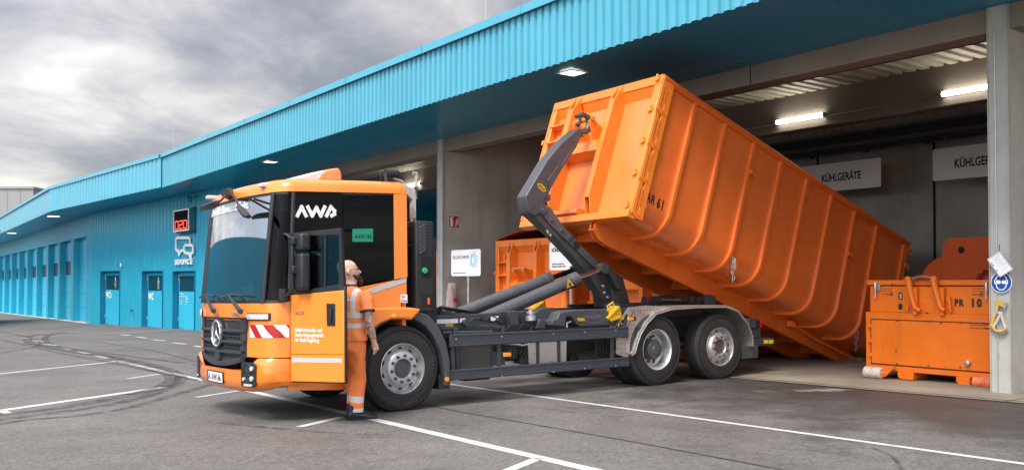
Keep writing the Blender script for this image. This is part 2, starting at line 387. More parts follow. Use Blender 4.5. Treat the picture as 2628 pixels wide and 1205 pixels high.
def gstrip(name, pts, width, m, lift, parent=None, taper=False):
    """ground ribbon through world points, laid lift metres above the yard"""
    mb = MB(); k = len(pts); rows = []
    for i in range(k):
        a = pts[max(i - 1, 0)]; b = pts[min(i + 1, k - 1)]; d = Vector((b.x - a.x, b.y - a.y, 0)).normalized(); n = Vector((-d.y, d.x, 0))
        ww = width[i] if isinstance(width, (list, tuple)) else width
        rows.append([Vector((q.x, q.y, gz(q.x, q.y) + lift)) for q in (pts[i] - n * ww / 2, pts[i] + n * ww / 2)])
    mb.grid(rows); return mb.build(name, m, parent, smooth=0)
def dens(pts, n=12):
    o = []
    for i in range(len(pts) - 1):
        for j in range(n): o.append(pts[i].lerp(pts[i + 1], j / n))
    return o + [pts[-1]]
def curve(pts, n=10):           # Catmull-Rom
    P = [pts[0]] + pts + [pts[-1]]; o = []
    for i in range(1, len(P) - 2):
        for j in range(n):
            t = j / n; a, b, c, d = P[i - 1], P[i], P[i + 1], P[i + 2]
            o.append(.5 * ((2 * b) + (c - a) * t + (2 * a - 5 * b + 4 * c - d) * t * t + (3 * b - a - 3 * c + d) * t ** 3))
    return o + [pts[-1]]
mb = MB(); S = 420
xs = [-S, -120, -60, -30, -15, 0, 15, 40, S]; ys = [-60, -10, 5, 15, 30, 60, 120, S]
mb.grid([[Vector((x, y, gz(x, y))) for x in xs] for y in ys])
struct(mb.build('ground', asphalt, smooth=0), 'grey asphalt yard with tyre marks and white parking lines')

paint = mat('road_paint', (.54, .535, .51), .6, var=.14, vscale=6, dirt=.75, dirtcol=(.28, .275, .26), grime_scale=7)
def G(*pp): return [ground(x, y) for x, y in pp]
for (pts, wd) in [(G((300, 925), (900, 1062), (1520, 1205), (1900, 1292)), .13), (G((-60, 965), (306, 926)), .13), (G((0, 1053), (421, 993)), .17),
                  (G((0, 1052), (22, 1060)), .10), (G((326, 971), (425, 957)), .09), (G((503, 1019), (612, 1002)), .09), (G((767, 1095), (875, 1070)), .10),
                  (G((1240, 1232), (1382, 1175)), .10), (G((1060, 971), (1200, 991.5), (2000, 1102.5), (2760, 1208)), .085),
                  (G((59, 865.6), (487, 843.5), (640, 836)), .13)]:
    struct(gstrip('parking_line', dens(pts, 4), wd, paint, .004), 'white painted parking line on the asphalt')
for a, b in [((59, 866), (82, 868)), ((89, 873), (111, 876)), ((120, 882), (147, 887)), ((157, 891), (183, 896)), ((197, 901), (228, 907)), ((243, 912), (277, 919)),
             ((311, 858), (334, 860)), ((351, 864), (377, 867)), ((394, 871), (424, 874)), ((444, 879), (478, 882.5)), ((499, 887), (520, 890))]:
    struct(gstrip('dashed_line', G(a, b), .14, paint, .0045), 'short white dash painted on the asphalt')
seam_m = mat('asphalt_seam', (.045, .045, .048), .55, var=.2)
struct(gstrip('asphalt_seam', dens(G((1060, 1032), (1200, 1059), (1600, 1128), (2060, 1214)), 6), .035, seam_m, .003))
struct(gstrip('asphalt_seam', curve(G((230, 874), (300, 884), (420, 905), (530, 936), (720, 985)), 6), .05, seam_m, .003))
# tyre marks: rubber, broken up by the aggregate
tm = bpy.data.materials.new('tyre_rubber_marks'); tm.use_nodes = True
def _tm():
    nt = tm.node_tree; b = nt.nodes['Principled BSDF']; b.inputs['Base Color'].default_value = (.04, .04, .04, 1); b.inputs['Roughness'].default_value = .6
    t = node(tm, 'ShaderNodeTexCoord'); n = node(tm, 'ShaderNodeTexNoise'); n.inputs['Scale'].default_value = 5; n.inputs['Detail'].default_value = 8; n.inputs['Roughness'].default_value = .75
    nt.links.new(t.outputs['Object'], n.inputs[0]); q = node(tm, 'ShaderNodeMapRange'); q.inputs[1].default_value = .38; q.inputs[2].default_value = .68; q.inputs[4].default_value = .75
    nt.links.new(n.outputs['Fac'], q.inputs[0]); nt.links.new(q.outputs[0], b.inputs['Alpha'])
_tm(); MATS['tm'] = tm
for i, (pp, wd) in enumerate([
    ([(-60, 1098), (60, 1078), (200, 1066), (330, 1046), (430, 1018), (500, 998), (545, 985)], .16),
    ([(-60, 1072), (40, 1060), (160, 1045), (290, 1022), (390, 1000), (438, 980), (440, 964), (400, 948), (330, 930), (250, 912), (150, 897), (90, 884), (70, 872), (80, 862), (130, 856)], .28),
    ([(-60, 1085), (60, 1068), (200, 1050), (330, 1027), (420, 1000), (462, 978), (455, 958), (400, 938), (300, 917), (200, 899), (140, 886), (115, 872), (125, 860), (165, 851)], .22),
    ([(0, 871), (60, 884), (150, 905), (260, 925), (380, 950), (520, 978)], .13), ([(60, 880), (170, 893), (300, 909), (420, 925), (540, 938)], .15),
    ([(560, 1085), (700, 1098), (850, 1110), (1000, 1116)], .07), ([(0, 850), (60, 862), (100, 875), (90, 890), (0, 905)], .12),
    ([(2240, 1150), (2290, 1172), (2320, 1215)], .035), ([(1700, 1040), (1850, 1022), (2100, 1040)], .05)]):
    struct(gstrip('tyre_mark', curve(G(*pp), 8), wd, tm, .0055 + i * .0004), 'dark curved tyre mark on the asphalt')
# pale spill of chalky dust by the floor edge
spm = mat('dust_spill', (.55, .55, .55), .8)
def _sp():
    nt = spm.node_tree; b = nt.nodes['Principled BSDF']; t = node(spm, 'ShaderNodeTexCoord')
    n = node(spm, 'ShaderNodeTexNoise'); n.inputs['Scale'].default_value = 2.6; n.inputs['Detail'].default_value = 9; n.inputs['Roughness'].default_value = .72; nt.links.new(t.outputs['Object'], n.inputs[0])
    g = node(spm, 'ShaderNodeTexGradient', gradient_type='SPHERICAL'); mp = node(spm, 'ShaderNodeMapping'); c = ground(2090, 1003)
    mp.inputs['Location'].default_value = (-c.x / 1.3, -c.y / .45, 0); mp.inputs['Scale'].default_value = (1 / 1.3, 1 / .45, 0); nt.links.new(t.outputs['Object'], mp.inputs[0]); nt.links.new(mp.outputs[0], g.inputs[0])
    a = node(spm, 'ShaderNodeMath', operation='MULTIPLY_ADD'); nt.links.new(g.outputs['Fac'], a.inputs[0]); a.inputs[1].default_value = .5; nt.links.new(n.outputs['Fac'], a.inputs[2])
    q = node(spm, 'ShaderNodeMapRange'); q.inputs[1].default_value = .78; q.inputs[2].default_value = 1.15; q.inputs[4].default_value = .8; nt.links.new(a.outputs[0], q.inputs[0]); nt.links.new(q.outputs[0], b.inputs['Alpha'])
_sp()
c = ground(2090, 1003); mb = MB(); mb.grid([[Vector((c.x + dx, c.y + dy, gz(c.x + dx, c.y + dy) + .013)) for dx in (-1.4, 1.4)] for dy in (-.5, .5)])
struct(mb.build('dust_spill', spm, smooth=0), 'pale dust spilled on the asphalt')

def hg(r, n, dz=0): p = H.w(r, n); return Vector((p.x, p.y, gz(p.x, p.y) + dz))
mb = MB(); mb.grid([[hg(r, n, .012) for n in (-.92, 0, 4, 9.5)] for r in (-28.4, -20, -14, -7, 0, 9)])
struct(mb.build('hall_floor', slab, smooth=0), 'concrete floor of the open hall')
mb = MB(); mb.grid([[hg(r, n, .016) for n in (-.80, -.775)] for r in (-28.4, -14, 0, 9)]); mb.grid([[hg(r, n, .016) for r in (-5.31, -5.29)] for n in (-.92, 9)])
mb.grid([[hg(r, n, .016) for r in (.6, .62)] for n in (-.92, 9)])
struct(mb.build('floor_joint', seam_m, smooth=0))
# dark wet-looking band along the floor edge
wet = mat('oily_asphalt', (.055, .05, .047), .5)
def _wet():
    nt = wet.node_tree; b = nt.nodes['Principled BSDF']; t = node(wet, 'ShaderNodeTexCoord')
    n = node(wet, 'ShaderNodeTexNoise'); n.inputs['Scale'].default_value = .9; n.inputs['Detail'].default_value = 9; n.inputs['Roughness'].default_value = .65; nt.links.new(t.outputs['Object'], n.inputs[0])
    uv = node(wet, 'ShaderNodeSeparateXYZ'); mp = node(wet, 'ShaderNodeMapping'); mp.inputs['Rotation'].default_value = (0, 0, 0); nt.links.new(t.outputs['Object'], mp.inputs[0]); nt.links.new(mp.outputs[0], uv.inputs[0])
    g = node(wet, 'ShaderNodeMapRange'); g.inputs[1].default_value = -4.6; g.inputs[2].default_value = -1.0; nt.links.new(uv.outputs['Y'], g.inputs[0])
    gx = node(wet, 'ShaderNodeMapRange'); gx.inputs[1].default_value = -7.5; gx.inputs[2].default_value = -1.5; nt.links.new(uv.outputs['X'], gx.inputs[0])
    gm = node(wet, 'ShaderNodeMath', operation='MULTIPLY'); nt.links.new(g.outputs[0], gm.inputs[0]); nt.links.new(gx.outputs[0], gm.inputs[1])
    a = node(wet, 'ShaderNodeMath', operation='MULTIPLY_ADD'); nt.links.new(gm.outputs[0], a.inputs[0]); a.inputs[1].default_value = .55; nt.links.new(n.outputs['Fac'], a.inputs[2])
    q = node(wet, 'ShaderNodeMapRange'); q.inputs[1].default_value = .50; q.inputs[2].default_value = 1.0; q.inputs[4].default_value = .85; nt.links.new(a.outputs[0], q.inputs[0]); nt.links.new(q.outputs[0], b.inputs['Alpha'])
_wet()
mb = MB(); mb.grid([[Vector((r, n, gz(*H.w(r, n).xy) + .0025)) for n in (-5.5, -3, -.93)] for r in (-12, -5, 1, 6)])
o = mb.build('oil_stain', wet, smooth=0); o.matrix_world = H.M; struct(o, 'dark oily stain on the asphalt before the hall')

# ------------------------------------------------------------------ corrugated sheet in a frame: x along, y into the building, z up
def corr(mb, x0, x1, z0, z1, period, depth, y=0, mi=0):
    n = max(1, round((x1 - x0) / period)); p = (x1 - x0) / n; prof = []
    for i in range(n):
        a = x0 + i * p; prof += [(a, y), (a + .30 * p, y), (a + .40 * p, y - depth), (a + .90 * p, y - depth)]
    prof.append((x1, y))
    mb.grid([[Vector((px, py, z0)) for px, py in prof], [Vector((px, py, z1)) for px, py in prof]], mi)
ZS, ZT = 5.19, 6.40
hall = empty('recycling_hall', H.M); tag(hall, 'open concrete recycling hall under the long corrugated light blue canopy', 'building')
mb = MB(); corr(mb, -30.55, 7, ZS - .03, ZT, .20, .045, -2.55)
fall = lambda r: (r + 30.55) * .0034          # the canopy rises slightly along the hall
for p in mb.v:
    if p.z < 6: p.z += fall(p.x)
mb.build('canopy_fascia', blue_light, hall, smooth=20)
mb = MB(); mb.box(-30.55, 7, -2.67, -2.40, ZT, ZT + .05); mb.box(-30.55, 7, -2.67, -2.645, ZT - .10, ZT)
for r in (-28, -24.5, -21, -17.5, -14, -10.4, -6.9, -3.4, 0): mb.box(r, r + .012, -2.68, -2.39, ZT - .102, ZT + .058)
mb.build('roof_flashing', blue_light, hall)
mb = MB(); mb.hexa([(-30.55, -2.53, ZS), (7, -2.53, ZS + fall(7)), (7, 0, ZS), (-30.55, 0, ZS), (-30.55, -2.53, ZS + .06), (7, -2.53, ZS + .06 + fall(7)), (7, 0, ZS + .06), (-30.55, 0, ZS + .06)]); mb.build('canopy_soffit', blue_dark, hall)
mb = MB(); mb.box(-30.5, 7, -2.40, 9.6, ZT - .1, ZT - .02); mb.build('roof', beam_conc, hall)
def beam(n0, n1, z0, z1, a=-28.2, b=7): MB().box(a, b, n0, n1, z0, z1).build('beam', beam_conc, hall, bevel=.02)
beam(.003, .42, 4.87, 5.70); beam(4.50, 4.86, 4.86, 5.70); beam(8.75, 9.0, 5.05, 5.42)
mb = MB()
for i in range(118):
    r = -28 + i * .28; mb.prism([(r, 5.62), (r + .26, 5.62), (r + .13, 5.46)], lambda p, t: (p[0], t, p[1]), 8.66, 8.67)
mb.box(-28, 5, 8.66, 8.67, 5.62, 5.68); mb.build('deck_end_trim', deck_metal, hall)
mb = MB(); mb.box(-28, 7, .43, .46, 4.87, 4.90)
for r in (-21.3, -13.93, -9.1, -4.0, .1): mb.box(r, r + .02, -.001, .01, 4.88, 5.18)   # joints between the beam elements
mb.build('beam_joint', hole, hall)
mb = MB(); n = 124; prof = []
for i in range(n):
    a = -28 + i * .28; prof += [(a, 5.86), (a + .07, 5.86), (a + .10, 5.64), (a + .25, 5.64)]
mb.grid([[Vector((px, y, pz)) for px, pz in prof] for y in (.42, 9.0)]); mb.build('roof_deck', deck_metal, hall, smooth=10)
for r0 in (-14.07, .0):
    MB().box(r0 + .01, r0 + .26, .01, 9.2, -.6, 5.70).build('partition_wall', concrete, hall)
    mb = MB(); mb.box(r0, r0 + .27, -.05, .01, -.05, ZS - .002)
    mb.box(r0, r0 + .012, -.07, -.05, 0, ZS - .004); mb.box(r0 + .258, r0 + .27, -.07, -.05, 0, ZS - .004)
    col = mb.build('column_face', col_white, hall, bevel=.004)
    mb = MB()
    for z in (.6, 1.15, 1.7, 2.3, 2.9, 3.5, 4.1, 4.7): mb.lathe([(0, -.012), (.013, -.012), (.013, 0), (.02, 0)], (r0 + .10, -.052, z), (0, -1, 0), 8)
    mb.tube([(r0 + .10, -.062, .05), (r0 + .10, -.062, 4.9)], .006, 6)
    mb.build('cable', galv, col)
mb = MB()
for r in (-9.3, -5.98, -2.2): mb.box(r, r + .05, 9.16, 9.185, -.5, 5.0)
mb.build_each('wall_joint', hole, hall)
mb = MB(); mb.box(-13.81, 7, 9.19, 9.4, -.6, 5.70); mb.build('back_wall', concrete, hall)
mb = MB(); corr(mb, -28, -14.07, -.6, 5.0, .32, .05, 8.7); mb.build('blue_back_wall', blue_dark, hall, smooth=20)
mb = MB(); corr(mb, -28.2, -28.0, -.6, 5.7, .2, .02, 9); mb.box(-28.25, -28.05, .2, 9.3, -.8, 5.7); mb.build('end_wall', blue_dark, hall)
mb = MB(); mb.tube([(-12, 8.5, 4.90), (6, 8.5, 4.90)], .045, 8); mb.box(-12, 6, 8.47, 8.53, 4.96, 5.0)
for r in (-10.6, -9.0, -7.4, -5.8, -4.2, -2.6): mb.box(r, r + .09, 8.42, 8.56, 4.82, 4.87); mb.box(r + .02, r + .06, 8.5, 9.19, 4.98, 5.03)
mb.build('ceiling_rail', steel_dk, hall, bevel=.005)
mb = MB(); mb.box(-28, 6, 8.60, 8.74, 5.16, 5.34); mb.build('steel_girder', steel_dk, hall)
mb = MB(); mb.tube([(-13.7, 4.47, 5.06), (6, 4.47, 5.06)], .012, 6); mb.build('cable_conduit', galv, hall)
for x, px, py in ((0, 1247, 40), (1, 445, 375)):
    p = hit(px, py, H.w(0, -1.5), H.ax[1]); q = H.l(p); MB().tube([(q.x, -1.5, ZT), (q.x, -1.5, ZT + 1.6)], .007, 6).build('lightning_rod', galv, hall)

# ------------------------------------------------------------------ service building
W0 = Vector((-22.547, 49.132, 0)); SW = Frame(W0, math.atan2(-.7693, .6389)); GW = Frame(W0, math.atan2(-.830, .558))
svc = empty('service_building', SW.M); tag(svc, 'blue corrugated service building with toilet doors and a row of tall garage doors', 'building')
def sb(mb, name, m, fr=SW, **k):
    mb.xf(SW.Mi @ fr.M); return mb.build(name, m, svc, **k)
LW = (H.w(-28.2, 0) - W0).dot(SW.ax[0])
doors = []
for (xa, xb, xj) in ((615, 730, 637), (868, 990, 890), (1055, 1185, 1078)):
    a = SW.onv(xa / 2.3625, 700, 0).x; b = SW.onv(xb / 2.3625, 700, 0); jd = SW.onu(xj / 2.3625, 750, a).y
    doors.append((a, b.x, SW.onv(xb / 2.3625, 400 + 697 / 2.3625, 0).z, max(.2, min(.6, jd))))
mb = MB(); x = 0
for a, b, zt, d in doors:
    corr(mb, x, a, -1.3, ZS, .42, .05); corr(mb, a, b, zt, ZS, .42, .05); x = b
corr(mb, x, LW, -1.3, ZS, .42, .05)
sb(mb, 'wall', blue_sheet, smooth=20)
mb = MB(); mb.box(0, LW, .9, 1.1, -1.5, ZS); mb.box(LW, LW + .05, -.04, 1.1, -1.3, ZS); sb(mb, 'inner_wall', blue_sheet)
sig = [('WC', 'woman'), ('WC', 'man'), None]
for i, (a, b, zt, d) in enumerate(doors):
    zb = -1.3
    mb = MB(); mb.box(a - .03, a, -.055, d + .05, zb, zt + .03); mb.box(b, b + .03, -.055, d + .05, zb, zt + .03); mb.box(a, b, -.055, d + .05, zt, zt + .03); mb.box(a, b, d + .05, d + .09, zb, zt)
    sb(mb, 'door_frame', blue_dark)
    p0 = SW.w(a, d, 0); zg = gz(p0.x, p0.y)
    dl = sb(MB().box(a + .05, b - .005, d, d + .045, zg + .02, zt - .05), 'door', blue_door, bevel=.004); dl['label'] = ('women\'s toilet door', 'men\'s toilet door', 'plain service door')[i] + ' in light blue with dark window'
    hz = zt - .05 - (zg + .02); wz0 = zt - .05 - hz * .33; wz1 = zt - .05 - hz * .06
    mm = MB().box(a + .17, b - .03, d - .012, d - .001, wz0, wz1).xf(SW.Mi @ SW.M); mm.build('window', mat('door_pane', (.008, .05, .07), .3, var=.1, spec=.2), dl)
    mm = MB()
    for z in (zt - .25, zt - .42, zg + .35): mm.tube([(a + .045, d - .02, z), (a + .045, d - .02, z + .14)], .02, 8)
    mm.build('hinge', galv, dl)
    M = plane_m((0, 0, 0), (1, 0, 0), (0, 0, 1)); xm = (a + .17 + b - .03) / 2 + .12; zc = (wz0 + wz1) / 2; s = (wz1 - wz0) / 1.25
    Mp = plane_m((xm, d - .014, zc), (1, 0, 0), (0, 0, 1)); mm = MB()
    if sig[i]:
        c1 = disc_poly(0, .38 * s, .10 * s, 14); strokes(mm, [c1 + [c1[0]]], .045 * s, Mp)
        if i == 0: strokes(mm, [[(-.07 * s, .24 * s), (-.22 * s, -.18 * s), (-.10 * s, -.18 * s), (-.10 * s, -.46 * s)], [(.07 * s, .24 * s), (.22 * s, -.18 * s), (.10 * s, -.18 * s), (.10 * s, -.46 * s)]], .045 * s, Mp)
        else: strokes(mm, [[(0, .0), (-.12 * s, .24 * s), (-.18 * s, .1 * s), (-.14 * s, -.12 * s), (-.10 * s, -.46 * s), (-.01 * s, -.46 * s)], [(0, 0), (.12 * s, .24 * s), (.18 * s, .1 * s), (.14 * s, -.12 * s), (.10 * s, -.46 * s), (.01 * s, -.46 * s)]], .045 * s, Mp)
        mm.build('pictogram', white_m, dl)
        text('lettering', 'WC', .42, white_m, dl, plane_m((a + .16, d - .006, wz0 - .42), (1, 0, 0), (0, 0, 1)), bold=.014)
        if i == 0:
            mm = MB(); Mq = plane_m((a + 1.0, d - .006, wz0 - .26), (1, 0, 0), (0, 0, 1)); strokes(mm, [[(-.02, .16), (-.02, 0), (.10, 0), (.16, -.14)], disc_poly(0, -.06, .10, 12, R(130), R(360))], .03, Mq); flat(mm, disc_poly(-.02, .2, .035, 10), Mq); mm.build('wheelchair_symbol', white_m, dl)
    else:
        for q in range(5): text('opening_hours', ('Öffnungszeiten', 'Mo Di Mi Do Fr', 'Sa', '8 - 12 Uhr', '13 - 17')[q], .085, white_m, dl, plane_m((a + .17, d - .006, wz0 - .14 - q * .11), (1, 0, 0), (0, 0, 1)))
        for q in range(4): text('opening_hours', ('Service', '8 - 18 Uhr', '8 - 16 Uhr', 'frei')[q], .085, white_m, dl, plane_m((a + .80, d - .006, wz0 - .25 - q * .11), (1, 0, 0), (0, 0, 1)))
# garage wing
bays = [(188.8, 222, 203), (153.6, 182.8, 167.4), (124, 149.5, 136.8), (95.3, 119.7, 108.3), (71.2, 93.4, 84), (50, 68.5, 62.3), (31, 48.2, 42), (13, 28.7, 25), (-4, 11.6, 8.1), (-20, -5, -8)]
zt = GW.onv(222, 604, 0).z; bb = []
for xa, xb, xj in bays:
    a = GW.onv(xa, 700, 0).x; b = GW.onv(xb, 700, 0).x; bb.append((a, b, max(.3, min(1.6, GW.onu(xj, 700, a).y))))
dep = sorted(q[2] for q in bb)[len(bb) // 2]
mb = MB(); x = 0.0; XE = -75
for a, b, _ in bb:
    corr(mb, b, x, -3, zt, .14, .02); x = a
    for (p, q) in ((a, b),): corr(mb, p, q, zt, ZS, .14, .02)
for i in range(len(bb)): pass
corr(mb, XE, x, -3, ZS, .14, .02)
x = 0.0
for a, b, _ in bb: corr(mb, b, x, zt, ZS, .14, .02); x = a
sb(mb, 'garage_wall', blue_sheet, GW, smooth=20)
garage_pane = mat('garage_pane', (.006, .03, .045), .3, var=.1, spec=.2)
for i, (a, b, _) in enumerate(bb):
    q = GW.w(a, 0, 0); zg = gz(q.x, q.y)
    mb = MB(); mb.box(a, a + .03, -.02, dep, zg - .3, zt); mb.box(b - .03, b, -.02, dep, zg - .3, zt); mb.box(a + .03, b - .03, -.02, dep, zt - .03, zt); sb(mb, 'door_recess', blue_sheet, GW)
    dr = sb(MB().box(a + .03, b - .03, dep, dep + .06, zg + .05, zt), 'garage_door', blue_door, GW)
    if i: dr['label'] = 'sectional garage door with a band of dark panes'
    else: dr['label'] = 'tall garage door without panes'
    hh = zt - zg
    mm = MB()
    for k in range(1, 6):
        if i and k in (3, 4): continue
        mm.box(a + .04, b - .04, dep - .003, dep - .0005, zg + hh * k / 6, zg + hh * k / 6 + .02)
    mm.box(a + .03, b - .03, dep - .01, dep - .001, zg, zg + .08); mm.xf(SW.Mi @ GW.M); mm.build('panel_joint', hole if 0 else mat('joint_blue', (.02, .16, .24), .6), dr)
    if i:
        mm = MB(); c = 3; ww = (b - a - .3) / c
        for k in range(c): mm.box(a + .15 + k * ww + .03, a + .15 + (k + 1) * ww - .03, dep - .02, dep - .004, zg + hh * .575, zg + hh * .745)
        mm.xf(SW.Mi @ GW.M); mm.build('window', garage_pane, dr)
    if i in (1, 4):
        mm = MB(); mm.box(b - .55, b - .50, dep - .06, dep - .002, zg + 1.05, zg + 1.3); mm.box(b - .68, b - .50, dep - .08, dep - .061, zg + 1.12, zg + 1.15); mm.xf(SW.Mi @ GW.M); mm.build('handle', black_pl, dr)
# kerb of pale concrete at the foot of the garage wall
mb = MB(); mb.grid([[Vector((px, y, 0)) for y in (-.35, dep)] for px in (XE, -40, -20, 0)])
mb.xf(GW.M)
for p in mb.v: p.z = gz(p.x, p.y) + .02
struct(mb.build('threshold_strip', mat('kerb_concrete', (.42, .42, .40), .8, var=.1), smooth=0), 'pale concrete strip before the garage doors')
# canopy over service building: two straight runs with a kink
K1 = Vector((-13.518, 35.19, 0)); K2 = Vector((-23.972, 47.474, 0)); K3 = K2 + (Vector((-39.1, 69.87, 0)) - K2) * 3.2
F2 = Frame(K2, math.atan2((K1 - K2).y, (K1 - K2).x)); F3 = Frame(K3, math.atan2((K2 - K3).y, (K2 - K3).x))
L2 = (K1 - K2).length; L3 = (K2 - K3).length
mb = MB(); corr(mb, 0, L2, ZS - .03, ZT, .46, .05); sb(mb, 'canopy_fascia', blue_light, F2, smooth=20)
mb = MB(); corr(mb, 0, L3, ZS - .03, ZT, 1.5, .012); sb(mb, 'canopy_fascia', blue_light, F3, smooth=20)
mb = MB(); mb.box(0, L2, -.08, .25, ZT, ZT + .05); mb.box(0, L2, -.1, -.075, ZT - .1, ZT + .05); sb(mb, 'roof_flashing', blue_light, F2)
mb = MB(); mb.box(0, L3, -.08, .25, ZT, ZT + .05); mb.box(0, L3, -.1, -.075, ZT - .1, ZT + .05); sb(mb, 'roof_flashing', blue_light, F3)
hk = H.w(-28.2, 1.0); e1 = GW.w(-115, .5); pl = [H.w(-30.55, -2.5), K1, K2, K3, e1, GW.w(0, .5), SW.w(0, .5), hk]
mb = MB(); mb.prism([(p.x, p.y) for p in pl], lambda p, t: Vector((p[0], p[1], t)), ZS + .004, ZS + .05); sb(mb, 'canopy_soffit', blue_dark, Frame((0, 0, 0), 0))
far = [H.w(-30.5, -2.4), K1 + Vector((.1, .1, 0)), K2 + Vector((.1, .1, 0)), K3, GW.w(-115, 9), GW.w(0, 12), H.w(-28, 9)]
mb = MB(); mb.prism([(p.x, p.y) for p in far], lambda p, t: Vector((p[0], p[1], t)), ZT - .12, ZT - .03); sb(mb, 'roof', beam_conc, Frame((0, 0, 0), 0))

# the yard is closed on the left by another blue wing, outside the picture but mirrored in the windscreen
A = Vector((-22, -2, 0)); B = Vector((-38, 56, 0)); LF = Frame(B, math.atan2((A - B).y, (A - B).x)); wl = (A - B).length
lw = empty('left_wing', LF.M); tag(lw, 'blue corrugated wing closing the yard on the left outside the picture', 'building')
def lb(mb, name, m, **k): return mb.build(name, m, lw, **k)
mb = MB(); corr(mb, 0, wl, -1, 3.8, .9, .10); lb(mb, 'wall', mat('wing_lit_blue', (.14, .58, .78), .45), smooth=20)  # wall and fascia colour brightened to stand in for light they lack
mb = MB(); corr(mb, 0, wl, 3.7, 4.7, .42, .05, -1.2); lb(mb, 'canopy_fascia', mat('wing_lit_blue', (.14, .58, .78), .45), smooth=20)
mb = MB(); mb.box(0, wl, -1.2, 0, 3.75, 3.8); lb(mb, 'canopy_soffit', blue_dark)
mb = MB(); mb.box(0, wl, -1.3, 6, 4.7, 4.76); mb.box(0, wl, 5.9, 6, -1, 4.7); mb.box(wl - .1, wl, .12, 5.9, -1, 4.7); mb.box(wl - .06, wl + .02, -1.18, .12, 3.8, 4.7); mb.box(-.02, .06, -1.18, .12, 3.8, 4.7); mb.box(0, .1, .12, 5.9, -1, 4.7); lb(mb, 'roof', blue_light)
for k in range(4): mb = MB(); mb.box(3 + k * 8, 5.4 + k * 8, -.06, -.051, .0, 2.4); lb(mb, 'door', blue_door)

# distant concrete building beyond the roofs
p = hit(0, 600, (0, 135, 0), (0, 1, 0)); fc = empty('concrete_building', Matrix.Translation((p.x, 135, -2)))
tag(fc, 'distant pale grey concrete building with a stained panel facade above the blue roof', 'building')
pale = mat('pale_concrete', (.27, .27, .28), .8, var=.1, vscale=.2, dirt=.5, dirtcol=(.22, .22, .24), grime_scale=.25)
px1 = hit(84, 600, (0, 135, 0), (0, 1, 0)).x - p.x; ztop = hit(20, 484, (0, 135, 0), (0, 1, 0)).z + 2
MB().box(-40, px1, 0, 30, 0, ztop).build('wall', pale, fc)
mb = MB()
for k in range(-12, 2): mb.box(px1 - 1.9 + k * 1.9, px1 - 1.84 + k * 1.9, -.02, .0, 0, ztop)
mb.build('panel_joint', mat('joint_grey', (.16, .16, .17), .8), fc)
MB().box(-40.2, px1 + .2, -.2, 30.2, ztop, ztop + .3).build('parapet', pale, fc)
# ================================================================== TRUCK  (local: x = u rearwards, y = v towards the far side, z up)
truck = empty('hook_lift_truck', T.M)
tag(truck, 'orange municipal hook-lift truck with its cab door open, raising the large container', 'truck')
WT = 2.36; VC = WT / 2
def S(x, y, v=0.0): q = T.onv(x, y, v); return (q.x, q.z)          # a point of a plane parallel to the truck's side
def SP(pts, v=0.0): return [S(x, y, v) for x, y in pts]
def lm(u, v, z, r, up=(0, 0, 1)): return plane_m((u, v, z), r, up)
RWZ = .505
